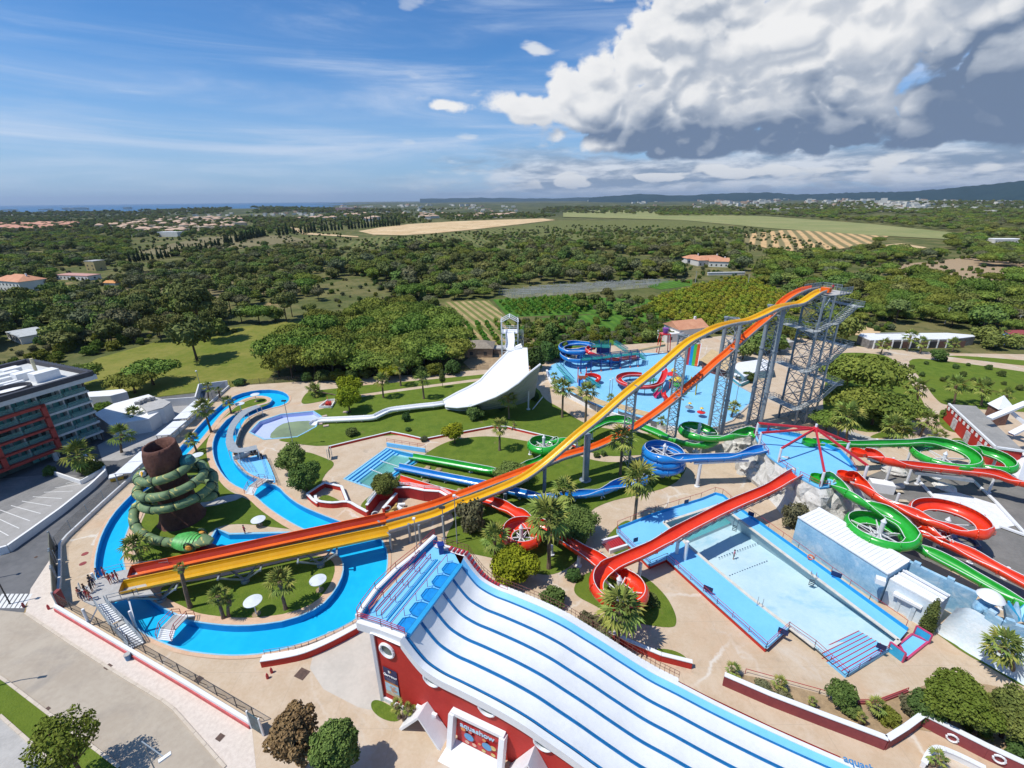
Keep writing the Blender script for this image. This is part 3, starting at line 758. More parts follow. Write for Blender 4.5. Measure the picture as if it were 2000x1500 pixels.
# level run-outs: two-walled troughs ending at the platform
def runout(root,a,b,mat,wallmat,seclen,half,walk=None):
    a = V3(a); b = V3(b); t = (b-a).normalized(); s = V3((t.y,-t.x,0))
    if s.y > 0: s = -s
    L = (b-a).length; n = int(L/seclen); prof = [(-half,.95),(-half*.9,.45),(-half*.55,-.05),(half*.55,-.05),(half*.9,.25),(half,.5)]
    for i in range(n):
        p = a+t*(L*i/n); q = a+t*(L*(i+1)/n); mb = MB(); vs = []
        for c in (p,q):
            for x,z in prof: vs.append(c+s*x+ZV(z))
        for c in (p,q):
            for x,z in prof: vs.append(c+s*x*1.05+V3((0,0,z-(.12 if z < 1 else 0))))
        fs = [(k,6+k,6+k+1,k+1) for k in range(5)]+[(12+k,12+k+1,18+k+1,18+k) for k in range(5)]+[(0,12,18,6),(5,11,23,17)]
        mb.add(vs,fs)
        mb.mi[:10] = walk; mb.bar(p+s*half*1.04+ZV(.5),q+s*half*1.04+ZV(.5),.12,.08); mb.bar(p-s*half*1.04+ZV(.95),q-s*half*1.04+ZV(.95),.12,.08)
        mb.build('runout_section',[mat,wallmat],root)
    mb = MB(); e = b
    mb.add([e+s*x+ZV(z) for x,z in prof]+[e+t*.1+s*x+ZV(z) for x,z in prof],[(0,1,2,3,4,5),(11,10,9,8,7,6)])
    mb.build('end_wall',wallmat,root)
ZR = 3.0
runout(ys,G(759,1043,ZR),G(240,1154,ZR),m_yel,plastic('darker_yellow_floor',(.50,.27,.006),(.60,.34,.01),.45),3.0,.80,[0,0,1,0,0,0,0,0,0,0])  # trough floor in a darker yellow than its walls
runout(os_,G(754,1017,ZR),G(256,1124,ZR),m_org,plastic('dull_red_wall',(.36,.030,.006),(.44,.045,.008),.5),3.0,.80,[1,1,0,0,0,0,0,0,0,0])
mb = MB()                                  # pale walkway between the two troughs
for (u0,v0),(u1,v1) in [((757,1031),(248,1140))]:
    mb.bar(G(u0,v0,ZR+.05),G(u1,v1,ZR+.05),1.0,.1)
    for k in (-1,1):
        t = (G(u1,v1,ZR)-G(u0,v0,ZR)).normalized(); s = V3((t.y,-t.x,0))
        mb.bar(G(u0,v0,ZR-.4)+s*k*.9,G(u1,v1,ZR-.4)+s*k*.9,.18,.4)
mb.build('walkway',m_greyc,ys)
def vframe(u,v,top=ZR-.3,name='vee_support',root=ys,spread=2.6):
    g = G(u,v); d = (G(243,1152,ZR)-G(760,1043,ZR)).normalized(); s = V3((-d.y,d.x,0))
    mb = MB(); mb.cyl(g,g+ZV(.5),.55,n=8)
    for a in (-1,1):
        for b in (-1,1): mb.bar(g+ZV(.4),g+d*a*spread+s*b*1.3+ZV(top),.2,.2)
        mb.bar(g+d*a*spread-s*1.6+ZV(top),g+d*a*spread+s*1.6+ZV(top),.22,.26)
    mb.bar(g-d*spread*.5+ZV(top*.55),g+d*spread*.5+ZV(top*.55),.1,.1)
    mb.build(name,m_galv,root)
for u,v in ((317,1174),(480,1137),(627,1106)): vframe(u,v)
mb = MB()                                  # gate frame at the start of the run-outs
for u,v in ((765,1075),(742,1046)):
    g = G(u,v); mb.cyl(g,g+ZV(3.0),.2,n=8)
mb.bar(G(765,1075)+ZV(2.9),G(742,1046)+ZV(2.9),.25,.25); mb.build('support_frame',m_galv,ys)
# single columns
for (u,v,tu,tv,r) in ((1143,938,1150,845,.62),(1063,966,1066,905,.34),(987,984,986,962,.34),(868,1052,868,1005,.2),(822,1064,822,1022,.2),(802,1060,802,1020,.2)):
    g = G(u,v); z = hgt((u,v),(tu,tv)); d = V3((.904,.427,0))
    o = post_to(ys,g.x,g.y,z-.3,r=r,foot=r*1.9,mat=m_galv,name='column')
# lattice towers
def lattice_tower(label,legs,r,tops,bays=None,crossbar=None):
    c = sum((V3(p) for p in legs),ZV(0))/len(legs)
    root = thing('lattice_tower',label,'tower',tuple(c),'lattice towers that carry the high slides')
    H = max(tops)
    r0_ = r
    for i_,(p,z) in enumerate(zip(legs,tops)):
        r = r0_ if i_ < 2 else min(r0_,.2)
        mb = MB(); mb.cyl(p,(p[0],p[1],z),r,n=12); mb.cyl((p[0],p[1],-.05),(p[0],p[1],.35),r*2,n=10)
        for k in range(1,4): mb.cyl((p[0],p[1],z*k/3-.15),(p[0],p[1],z*k/3+.15),r*1.35,n=12)
        mb.build('leg',m_galv,root,smooth=False)
    n = len(legs)
    for i in range(n):
        a = V3(legs[i]); b = V3(legs[(i+1) % n]); w = (b-a).length; hb = min(tops[i],tops[(i+1) % n]); nb = max(4,int(hb/(w*.95)))
        for k in range(nb):
            z0 = hb*k/nb+.2; z1 = hb*(k+1)/nb; mb = MB()
            mb.bar(a+ZV(z0),b+ZV(z1),.09); mb.bar(b+ZV(z0),a+ZV(z1),.09); mb.bar(a+ZV(z1),b+ZV(z1),.10)
            mb.build('cross_brace',m_galv,root)
    mb = MB(); z = H-.1
    for i in range(n):
        mb.bar(V3(legs[i])+ZV(tops[i]),V3(legs[(i+1) % n])+V3((0,0,tops[(i+1) % n])),.3,.3)
    mb.build('head_beam',m_galv,root)
    return root
AL = V3((.904,.427,0)); NO = V3((.427,-.904,0))
def on_line(s,off): return V3((B0[0],B0[1],0))+AL*s+NO*off
def ztop(P,q):                            # height of a slide path above plan point q
    return min(P,key=lambda p: (p.x-q.x)**2+(p.y-q.y)**2).z
def tower3(label,s,offs,r):
    a,b = offs; legs = [on_line(s,a),on_line(s,b),on_line(s+1.5,(a+b)/2-.3)]
    z = ztop(yp,on_line(s,1.35))-.6; root = lattice_tower(label,[tuple(l) for l in legs],r,[z,z,z])
    mb = MB(); q = on_line(s,1.9); mb.bar(q+ZV(z),legs[1]+ZV(z),.3,.35); zo = ztop(op,on_line(s,-1.35))-.5
    mb.bar(on_line(s,.2)+ZV(zo),on_line(s,-3.4)+ZV(zo),.25,.3); mb.bar(q+ZV(z),legs[0]+ZV(z-2),.16); mb.build('cross_head',m_galv,root)
S = lambda x,y: (V3((x,y,0))-V3((B0[0],B0[1],0))).dot(AL)
sD,sE,sF,sG = S(22.8,80.2),S(34.1,87.5),S(46.3,94.2),S(56.4,97.6)
tower3('slim lattice tower nearest the blue spiral',sD,(1.0,-1.3),.15)
tower3('slim lattice tower beside the upper green spiral',sE,(-.6,-3.3),.16)
tower3('heavy tubular tower in front of the rainbow slide',sF,(-.6,-4.2),.40)
tower3('heavy tubular tower next to the stair tower',sG,(.8,-2.4),.44)
for s,zt in ((sF,None),(sG,None),(sE,None)):     # brackets under the orange slide
    q = on_line(s,-1.35); mb = MB(); z = ztop(op,q)-.5
    mb.bar(q+ZV(z)-AL*1.2,q+ZV(z)+AL*1.2,.2); mb.bar(q+ZV(z)-NO*1.6,q+ZV(z)+NO*1.6,.2); mb.build('bracket',m_galv,os_)

# ---- stair tower ------------------------------------------------
def rail_run(mb,pts,h=1.1,w=.05,post=1.2,bars=(1.0,.55),infill=0):
    for a,b in zip(pts,pts[1:]):
        a = V3(a); b = V3(b); L = (b-a).length; n = max(1,int(L/post))
        for f in bars: mb.bar(a+ZV(h*f),b+ZV(h*f),w)
        for k in range(n+1): p = a.lerp(b,k/n); mb.bar(p,p+ZV(h),w)
        if infill:
            m = int(L/infill)
            for k in range(1,m): p = a.lerp(b,k/m); mb.bar(p+ZV(.1),p+ZV(h),w*.45)
def stair_tower():
    base = [V3(v) for v in ((66.2,97.9,0),(71.7,99.7,0),(70.3,104.1,0),(64.8,102.3,0))]
    c = sum(base,V3())/4
    root = thing('stair_tower','tall blue grey steel stair tower at the top of the high slides','tower',tuple(c))
    ex = (base[1]-base[0]).normalized(); ey = V3((-ex.y,ex.x,0)); W = (base[1]-base[0]).length; Dp = 4.6; H = 30.4
    o = base[0]
    P = lambda a,b,z: o+ex*a+ey*b+ZV(z)
    legs = [(0,0),(W,0),(W,Dp),(0,Dp),(W*.5,0)]
    for a,b in legs:
        mb = MB(); mb.bar(P(a,b,0),P(a,b,H-(5 if a > W*.9 else 0)),.34,.34); mb.build('leg',m_dsteel if b else m_galv,root)
    nb = 10; lv = H/nb
    for k in range(nb):
        z0 = k*lv; z1 = (k+1)*lv
        for (a,b),(c_,d) in (((0,0),(W*.5,0)),((W*.5,0),(W,0)),((0,Dp),(W*.5,Dp)),((W*.5,Dp),(W,Dp)),((0,0),(0,Dp)),((W,0),(W,Dp)),((W*.5,0),(W*.5,Dp))):
            if z1 > H-4 and a > W*.9: continue
            mb = MB(); mb.bar(P(a,b,z0),P(c_,d,z1),.08); mb.bar(P(c_,d,z0),P(a,b,z1),.08); mb.bar(P(a,b,z1),P(c_,d,z1),.13)
            mb.build('cross_brace',m_galv if (k+int(a)) % 2 else m_dsteel,root)
    # flights running along ex, landings at both ends
    az_ = atan2(ex.y,ex.x)
    def flight(a0,z0,a1,z1,b):
        n = max(5,int(abs(z1-z0)/.3)); fl = MB()
        for i in range(n): f = (i+.5)/n; fl.box(P(a0+(a1-a0)*f,b,z0+(z1-z0)*f),(abs(a1-a0)/n*.92,1.3,.07),az_)
        fl.cur = 1; q = [P(a0,b-.68,z0),P(a1,b-.68,z1),P(a0,b+.68,z0),P(a1,b+.68,z1)]; fl.bar(q[0],q[1],.07,.28); fl.bar(q[2],q[3],.07,.28)
        fo = fl.build('flight',[m_lgrey,m_galv],root); rl = MB(); rail_run(rl,q[:2],1.1,.06,1.0,infill=.25); rail_run(rl,q[2:],1.1,.06,1.0,infill=.4); rl.build('handrail',m_galv,fo)
    def land_(a0,a1,z,b0,b1,side=0):
        lm = MB(); lm.box(P((a0+a1)/2,(b0+b1)/2,z),(abs(a1-a0),abs(b1-b0),.1),az_); lo = lm.build('landing',m_lgrey,root); rl = MB(); x = a0 if side < 0 else a1
        pts = [P(a1 if side < 0 else a0,b0,z),P(x,b0,z)]+([P(x,b1,z),P(a1 if side < 0 else a0,b1,z)] if side else [])
        rail_run(rl,pts,1.1,.06,1.0,infill=.25); rl.build('handrail',m_galv,lo)
    m_lgrey = M('pale_grating',(.40,.43,.43),.7,var=.1)
    for k in range(3):
        zL = 5.2+9.05*k
        land_(-3.4,-1.2,zL,-1.9,Dp+1.6,-1); flight(-1.2,zL,1.6,zL+1.2,-1.2); land_(1.6,3.4,zL+1.2,-1.9,-.4)
        flight(3.4,zL+1.2,W+2.0,zL+4.5,-1.2); land_(W+2.0,W+4.0,zL+4.5,-1.9,Dp+1.6,1)
        flight(W+2.0,zL+4.5,-1.2,zL+9.05 if k < 2 else H-.2,Dp+.9)
    flight(W+2.0,.1,-1.2,5.2,Dp+.9)
    # top deck reaching out to both slide starts
    q = yp[0]; tz = 30.5; ang = atan2(AL.y,AL.x)
    dk = MB(); dk.box((q+AL*3.6-NO*1.2).to_3d()*1.0 + V3((0,0,tz-.1-(q.z if False else 0)-((q+AL*3.6-NO*1.2).z))),(6.4,6.6,.16),ang)
    do = dk.build('top_deck',m_greyc,root)
    c2 = V3((q.x,q.y,0))+AL*3.6-NO*1.2; T = lambda a,b: c2+AL*a+NO*b+ZV(tz)
    rl = MB(); rail_run(rl,[T(-3.2,-3.3),T(3.2,-3.3),T(3.2,1.0)],1.3,.08,1.0,infill=.2); rail_run(rl,[T(3.2,3.3),T(-1.0,3.3)],1.3,.08,1.0,infill=.2); rl.build('handrail',m_galv,do)
    mb = MB()
    for a in (-2.6,0,2.6): mb.bar(T(a,-3.2)-ZV(.3),T(a,3.2)-ZV(.3),.2,.35)
    mb.bar(T(-2.5,2.5)-ZV(.5),P(0,0,27),.18); mb.bar(T(-2.5,-2.5)-ZV(.5),P(0,Dp,27),.18)
    mb.build('deck_beam',m_dsteel,root)
    mb = MB(); mb.box(V3((q.x,q.y,q.z+.15))+AL*.9,(.9,1.9,1.0),ang); mb.build('start_box',m_org,ys)
    return root
stair_tower()

# ---- left platform with stairs at the end of the run-outs -------
def left_platform():
    z = 3.0; P = [(236,1122),(262,1110),(300,1130)]
    pts = [G(u,v,z) for u,v in [(205,1122),(240,1113),(262,1112),(300,1160),(262,1164),(205,1178),(182,1182),(158,1170),(158,1150)]]
    root = thing('slide_platform','raised grey platform and stairs where the yellow and orange slides end','platform',(pts[0].x,pts[0].y,0))
    mb = MB(); mb.prism([(p.x,p.y) for p in pts],z-.25,z,bottom=True); mb.build('deck',m_greyc,root)
    top_a = G(187,1182,z); top_b = G(207,1176,z)
    bot_a = G(255,1268,0.1); bot_b = G(282,1256,.1)
    mid_a = G(219,1226,1.55); mid_b = G(243,1214,1.55)
    mb = MB()
    for (a,b,c,d,n,z0,z1) in ((top_a,top_b,mid_a,mid_b,10,z,1.7),(mid_a,mid_b,bot_a,bot_b,10,1.45,.15)):
        for i in range(n):
            f = (i+.5)/n*.86 if z0 > 2 else .1+(i+.5)/n*.9
            p = V3(a).lerp(c,f); q = V3(b).lerp(d,f); zz = z0+(z1-z0)*(i+.5)/n
            p.z = q.z = zz; s1 = MB(); s1.bar(p,q,.40,.06); s1.build('step',m_white,root)
    lm = MB(); p0 = V3(top_a).lerp(mid_a,.86); p1 = V3(top_b).lerp(mid_b,.86); p2 = V3(mid_b).lerp(bot_b,.08); p3 = V3(mid_a).lerp(bot_a,.08)
    q = [(p.x,p.y) for p in (p0,p1,p2,p3)]; lm.prism(q if area2(q) > 0 else q[::-1],1.45,1.57,bottom=True); lm.build('landing',m_greyc,root)
    for a,c,d in ((top_a,mid_a,bot_a),(top_b,mid_b,bot_b)):
        mb = MB(); A = V3((a.x,a.y,z)); Cc = V3((c.x,c.y,1.55)); D = V3((d.x,d.y,.1))
        mb.bar(A,Cc,.12,.35); mb.bar(Cc,D,.12,.35); mb.build('stringer',m_galv,root)
        mb = MB(); rail_run(mb,[A,Cc,D],1.05,.07,1.2,bars=(1.0,.6,.25)); mb.build('handrail',m_galv,root)
    mb = MB(); rail_run(mb,[pts[7],pts[8]],1.05,.06); rail_run(mb,[G(212,1175,z),G(262,1163,z),G(270,1160,z)],1.05,.05); rail_run(mb,[pts[0]+V3((0,0,0)),pts[1],pts[2],G(330,1103,z)],1.05,.04); mb.build('guard_rail',m_galv,root)
    for (u,v) in ((266,1226),(176,1222),(192,1150)):
        g = G(u,v); mb = MB(); mb.cyl(g,g+ZV(z-.2),.16,n=8)
        mb.bar(g+ZV(.3),G(250,1165,z-.2) if u > 250 else g+V3((1.5,.5,z-.3)),.16); mb.build('post',m_white,root)
left_platform()

# ---- spiral slides ------------------------------------------------
def helix(cu,cv,z,rpx,a0,a1,z0,z1,n=None):
    c = G(cu,cv,z); r = rpx*mpp(c); n = n or max(6,int(abs(a1-a0)/15))
    return [V3((c.x+r*cos(R(a0+(a1-a0)*i/n)),c.y+r*sin(R(a0+(a1-a0)*i/n)),z0+(z1-z0)*i/n)) for i in range(n+1)],c,r
def px3(lst): return [G(u,v,z) for u,v,z in lst]
def merge(*segs): 
    o = []
    for s in segs: o += list(s)
    return o
def supports(root,P,every,zmin=.5,r=.16,mat=None,start=2,skip=()):
    P2 = resample(P,every)
    for i,p in enumerate(P2[start:-1]):
        if p.z < zmin or i in skip: continue
        a = P2[i+start-1]; d = (p-a).normalized(); mb = MB(); h = p.z-.4
        s = V3((-d.y,d.x,0)).normalized()
        mb.cyl((p.x,p.y,0),(p.x,p.y,h),r,n=8); mb.bar(V3((p.x,p.y,h))-s*.8,V3((p.x,p.y,h))+s*.8,.14); mb.cyl((p.x,p.y,0),(p.x,p.y,.12),r*2,n=8)
        mb.build('support_post',mat or m_white,root)
def hub_post(root,c,r,zt,zs,n=6):
    mb = MB(); mb.cyl((c.x,c.y,0),(c.x,c.y,zt),.30,n=12); mb.cyl((c.x,c.y,zt),(c.x,c.y,zt+.6),.38,.05,n=12); mb.cyl((c.x,c.y,0),(c.x,c.y,.3),.7,n=10)
    mb.build('centre_post',m_white,root)
    for j,z in enumerate(zs):
        for k in range(n):
            a = 2*pi*(k+.3*j)/n; mb = MB(); q = V3((c.x+r*cos(a),c.y+r*sin(a),z-.35))
            mb.bar((c.x,c.y,z-.1),q,.12,.16); mb.bar((c.x,c.y,z-.9),q,.08,.08)
            mb.build('radial_arm',m_white,root)
DZ = 6.0
HW = .85
# blue helix on the left of the octagon
t = thing('spiral_slide','blue slide coiling three times round a white post beside the lawn','water slide',tuple(G(1297,935)))
h,c,r = helix(1297,884,5.2,36,-90,-90-360*2.75,5.3,1.7,66)
p = merge(px3([(1494,879,DZ+.1),(1475,882,6.0),(1458,889,5.8),(1445,893,5.7),(1420,895,5.6),(1367,897,5.5),(1330,898,5.4)]),h[1:-6])
e = h[-7]
p += px3([(1262,941,1.45),(1235,945,1.4),(1212,946,1.35),(1197,953,1.3),(1182,961,1.2),(1167,965,1.2),(1130,968,1.15),(1107,971,1.1),(1065,974,1.1),(1047,972,1.1),(1010,964,1.05),(989,959,1.0),(941,948,.9),(850,930,.8),(775,914,.65)])
P_,T_ = chute(t,catmull(p,3),HW,m_bfg,bank=2.6)
hub_post(t,c,r,6.6,[5.2,3.9,2.6])
supports(t,[q for q in P_ if q.z < 1.5],5.0,.6,.1)
g = G(1361,950); post_to(t,g.x,g.y,4.9,.3,.5); mb = MB(); mb.bar((g.x-1.2,g.y,4.95),tuple(G(1462,900,5.0)),.25,.35); mb.build('beam',m_white,t)
# green slide: two coils and an arch on the left
t = thing('spiral_slide','green slide with two coils and an arched bend behind the blue spiral','water slide',tuple(G(1366,880)))
h1,c1,r1 = helix(1365,842,5.0,33,-90,-90-360*1.0,5.0,3.2,26)
h2,c2,r2 = helix(1062,868,2.6,27,60,60-360*1.28,2.5,1.6,30)
p = merge(px3([(1476,849,DZ+.1),(1462,845,5.9),(1452,847,5.8),(1440,851,5.6),(1427,856,5.5),(1413,858,5.3),(1393,859,5.1)]),h1[1:],
     px3([(1336,868,3.1),(1313,861,3.0),(1302,857,2.9),(1280,846,2.9),(1257,837,2.8),(1235,828,2.8),(1220,823,2.7),(1202,821,2.7),(1184,825,2.7),(1167,832,2.6),(1152,841,2.6),(1130,856,2.55),(1107,864,2.5),(1090,866,2.5)]),h2[1:],
     px3([(1052,902,1.35),(1036,908,1.25),(1010,919,1.1),(981,925,1.0),(960,922,1.0),(900,911,.9),(850,902,.8),(803,894,.65)]))
P_,T_ = chute(t,catmull(p,3),HW,m_gfg,bank=2.6)
hub_post(t,c1,r1,6.4,[4.9,3.5]); hub_post(t,c2,r2,4.2,[2.3])
supports(t,P_[int(len(P_)*.38):],6.0,.9,.2)
g = G(1366,895); post_to(t,g.x,g.y,3.0,.2,.4)
# red slide with two coils in the middle
t = thing('spiral_slide','long red slide crossing the swimming pool deck then coiling twice','water slide',tuple(G(1205,1175)))
h1,c1,r1 = helix(1208,1150,3.4,47,100,100+350,3.9,2.4,28)
h2,c2,r2 = helix(1018,1045,2.2,33,60,60+330,2.2,1.6,24)
p = merge(px3([(1556,926,DZ+.1),(1545,932,6.0),(1532,940,5.9),(1514,952,5.6),(1490,964,5.4),(1430,989,5.1),(1370,1019,4.8),(1325,1042,4.6),(1310,1051,4.5),(1280,1070,4.3),(1235,1090,4.1)]),h1[1:],
     px3([(1175,1101,2.3),(1130,1075,2.3),(1100,1056,2.3),(1062,1030,2.25)]),h2[1:-2],
     px3([(1024,1013,1.6),(1004,1003,1.5),(980,990,1.4),(957,982,1.4),(935,976,1.3),(910,974,1.2),(879,968,1.1),(834,956,.9),(776,938,.65)]))
P_,T_ = chute(t,catmull(p,3),HW*1.12,m_rfg,bank=2.6)
hub_post(t,c1,r1,5.0,[3.0]); hub_post(t,c2,r2,3.6,[1.9])
for u,v,z in ((1247,1135,3.5),(1336,1100,4.3),(1320,1088,4.3),(1130,1105,2.0),(1077,1083,2.0),(1170,1122,2.0)):
    g = G(u,v); post_to(t,g.x,g.y,z-.3,.26,.5)
mb = MB()                                   # truss under the long straight
A = [G(u,v,z-.5) for u,v,z in ((1325,1046,4.6),(1370,1022,4.8),(1430,992,5.1),(1490,967,5.4),(1530,948,5.7))]
A = resample(A,1.8)
for a,b in zip(A,A[1:]):
    s = ZV(-1.2); d = (b-a).normalized(); n = V3((-d.y,d.x,0))
    for k in (-.7,.7): mb.bar(a+n*k,b+n*k,.08); mb.bar(a+n*k,b+n*k*.3+s,.06); mb.bar(b+n*k,a+n*k*.3+s,.06)
    mb.bar(a+s,b+s,.10); mb.bar(a-n*.7,a+n*.7,.07)
mb.build('truss',m_galv,t)
# near green on the right
t = thing('spiral_slide','green slide looping once above the white roofed ice building','water slide',tuple(G(1722,1075)))
h1,c1,r1 = helix(1719,1040,4.3,51,-20,-20-350,4.9,3.4,28)
p = merge(px3([(1606,938,DZ+.1),(1618,936,6.0),(1634,949,5.9),(1654,968,5.8),(1674,980,5.7),(1710,995,5.4),(1745,1012,5.1)]),h1[1:-1],
     px3([(1772,1063,3.1),(1794,1073,3.0),(1850,1100,2.7),(1920,1140,2.3),(1990,1180,1.9),(2010,1192,1.6)]))
P_,T_ = chute(t,catmull(p,3),HW*1.1,m_gfg,bank=2.4)
hub_post(t,c1,r1,6.2,[4.3,3.6]); supports(t,P_[int(len(P_)*.72):],6.0,.9,.16)
# near red on the right
t = thing('spiral_slide','red slide looping once over the grey yard beside the white tarpaulin','water slide',tuple(G(1860,1060)))
h1,c1,r1 = helix(1852,1016,4.6,54,-95,-95+340,4.9,3.6,28)
p = merge(px3([(1655,935,DZ+.1),(1668,936,6.0),(1682,949,5.9),(1700,966,5.8),(1726,982,5.6),(1766,999,5.4),(1794,1011,5.2),(1826,1026,5.0)]),h1[1:-1],
     px3([(1792,1038,3.4),(1822,1051,3.3),(1850,1065,3.2),(1892,1084,3.0),(1948,1114,2.7),(1998,1140,2.4),(2060,1172,2.1)]))
P_,T_ = chute(t,catmull(p,3),HW*1.1,m_rfg,bank=2.4)
hub_post(t,c1,r1,4.6,[3.9],3)
for u,v,z in ((1817,1085,4.6),(1740,1010,5.0),(1893,1100,2.6),(1960,1130,2.3)):
    g = G(u,v); post_to(t,g.x,g.y,z-.3,.2,.4)
# far green on the right
t = thing('spiral_slide','far green slide with a wide loop near the red cafeteria','water slide',tuple(G(1850,905)))
h1,c1,r1 = helix(1846,889,5.0,47,80,80-350,5.3,4.0,28)
h2,c2,r2 = helix(1930,900,3.6,36,90,90-215,3.8,3.0,16)
p = merge(px3([(1590,866,DZ+.1),(1606,867,6.0),(1640,870,5.9),(1680,870,5.8),(1718,869,5.7),(1760,868,5.6),(1790,867,5.5),(1815,865,5.4)]),h1[2:-2],
     px3([(1866,872,3.95),(1895,881,3.9)]),h2[1:],px3([(1905,912,2.9)]))
P_,T_ = chute(t,catmull(p,3),HW,m_gfg,bank=2.4)
hub_post(t,c1,r1,5.2,[4.5],4)
for u,v,z in ((1770,905,4.8),(1655,915,5.5),(1935,920,3.0),(1700,900,5.3)):
    g = G(u,v); post_to(t,g.x,g.y,z-.3,.22,.4)
# far red on the right
t = thing('spiral_slide','long straight red slide running right over the grey yard','water slide',tuple(G(1790,940)))
p = px3([(1690,887,DZ+.1),(1704,889,6.1),(1718,897,5.9),(1732,905,5.7),(1760,909,5.5),(1790,912,5.3),(1862,920,5.0),(1910,925,4.8),(1946,929,4.6),(1970,938,4.2),(2000,948,3.9),(2050,957,3.6),(2120,972,3.3)])
P_,T_ = chute(t,catmull(p,3),HW,m_rfg,bank=2.0)
for u,v,z in ((1730,940,5.4),(1790,946,5.0),(1770,944,5.0),(1930,962,4.4)):
    g = G(u,v); post_to(t,g.x,g.y,z-.3,.2,.4)
mb = MB(); mb.bar(G(1785,922,4.4),G(1900,938,4.1),.8,.5); mb.build('beam',m_galv,t)
# start pods
def pod(u,v,mat,label):
    g = G(u,v,DZ+.15); r0 = thing('start_tub',label,'slide start',tuple(g)); mb = MB()
    mb.lathe(g,[(1.15,.6),(1.15,.05),(.0,.02)],16); mb.lathe(g,[(1.25,.6),(1.25,-.1)],16); mb.lathe(g,[(1.15,.6),(1.25,.6)],16); mb.build('tub',mat,r0,smooth=False)
pod(1580,866,m_gfg,'green round start tub on the far edge of the octagon'); pod(1676,886,m_rfg,'red round start tub at the far right corner of the octagon')
pod(1598,937,m_gfg,'green round start tub at the near corner of the octagon'); pod(1650,931,m_rfg,'red round start tub at the near right corner of the octagon')
# OCTAGON DECK ON ITS ROCK
def rail(root,pts,h=1.0,w=.05,mat=m_redrail,post=1.6,bars=(1.0,.55),name='railing',infill=0):
    mb = MB(); rail_run(mb,pts,h,w,post,bars,infill); return mb.build(name,mat,root)
OCT = [(1478,842),(1504,843),(1560,853),(1600,866),(1640,884),(1660,905),(1674,928),(1655,934),(1620,950),(1601,952),(1561,931),(1520,904),(1500,889),(1484,867),(1476,855)]
op_ = gp(OCT,DZ)
m_rock = M('sprayed_rock',(.46,.44,.40),.95,col2=(.62,.60,.56),scale=.35,bump=.25,bscale=1.3,fn=lambda t,P,cc,bs: t.mix(t.math('MULTIPLY',t.mr(t.noise(P,.8,5,.7),.56,.7),.6),cc,(.20,.19,.17,1)))
cx = sum(p[0] for p in op_)/len(op_); cy = sum(p[1] for p in op_)/len(op_)
root = thing('slide_deck','raised light blue polygonal deck on artificial rock under a red spider frame','platform',(cx,cy,0))
mb = MB(); mb.prism(op_,DZ-.35,DZ,bottom=True); mb.build('deck',m_deckb,root)
mb = MB()                                   # far parapet
far = [G(u,v,DZ) for u,v in [(1478,842),(1504,843),(1560,853),(1572,858)]]
for a,b in zip(far,far[1:]): mb.bar(a+ZV(.35),b+ZV(.35),.3,.7)
r_ = [G(u,v,DZ) for u,v in [(1604,868),(1640,884),(1660,905),(1672,924)]]
for a,b in zip(r_,r_[1:]): mb.bar(a+ZV(.3),b+ZV(.3),.3,.6)
mb.build('parapet',m_midb,root)
# rock: ring of displaced quads from the deck edge down and out, open arches on the near side
P2 = resample([V3((p[0],p[1],0)) for p in op_+[op_[0]]],1.0)[:-1]; n = len(P2); rr = random.Random(11)
levels = [(DZ-.3,.15),(DZ-1.2,.6),(DZ-2.6,1.0),(DZ-4.2,1.7),(1.0,2.3),(-.1,3.0)]
vs = []; c0 = V3((cx,cy,0))
for (z,o) in levels:
    for i,p in enumerate(P2):
        d = (p-c0).normalized(); near = max(0,-d.y)
        k = o*(.55+.75*near)+(rr.uniform(-.35,.35) if z < DZ-.5 else 0)+(.6*sin(i*.9+z) if z < DZ-1 else 0)
        vs.append((p.x+d.x*k,p.y+d.y*k,z+(rr.uniform(-.25,.25) if 0 < z < DZ-.5 else 0)))
mb = MB(); mb.add(vs,[(j*n+(i+1) % n,j*n+i,(j+1)*n+i,(j+1)*n+(i+1) % n) for j in range(len(levels)-1) for i in range(n)]); mb.build('rock',m_rock,root)
def boulder(parent,c,r,mat,seed,name='boulder',sub=2,sq=.8,rough=.22):
    bm = bmesh.new(); bmesh.ops.create_icosphere(bm,subdivisions=sub,radius=1); q = random.Random(seed)
    for v in bm.verts:
        k = 1+q.uniform(-rough,rough); v.co = V3((v.co.x*r*k,v.co.y*r*k,v.co.z*r*sq*k))
    me = bpy.data.meshes.new(name); bm.to_mesh(me); bm.free(); me.materials.append(mat)
    o = bpy.data.objects.new(name,me); COL.objects.link(o)
    if parent is not None: o.parent = parent; o.location = V3(c)-parent_origin(parent)
    else: o.location = c
    return o
for k,(u,v,z,r) in enumerate([(1490,905,1.5,3.0),(1465,915,.8,2.4),(1478,930,.6,1.8),(1530,930,2.2,3.0),(1560,960,1.5,3.4),(1590,985,1.2,3.0),(1620,975,2.5,2.8),(1450,872,.8,2.6),(1425,880,.5,1.8),(1640,955,1.6,2.2),(1508,915,2.6,2.6),(1545,945,3.2,2.4),(1580,965,3.0,2.6)]):
    boulder(root,G(u,v,z),r,m_rock,50+k,sub=3,sq=1.15)
for a,b in (((1606,950),(1620,950)),((1561,931),(1600,951)),((1520,904),(1552,926)),((1484,867),(1500,888)),((1476,852),(1483,866)),((1660,905),(1672,925))):
    rail(root,[G(*a,DZ),G(*b,DZ)],1.05,.06)
rail(root,[G(1504,843,DZ+.35),G(1560,853,DZ+.35)],1.0,.05,m_dark,infill=.25)
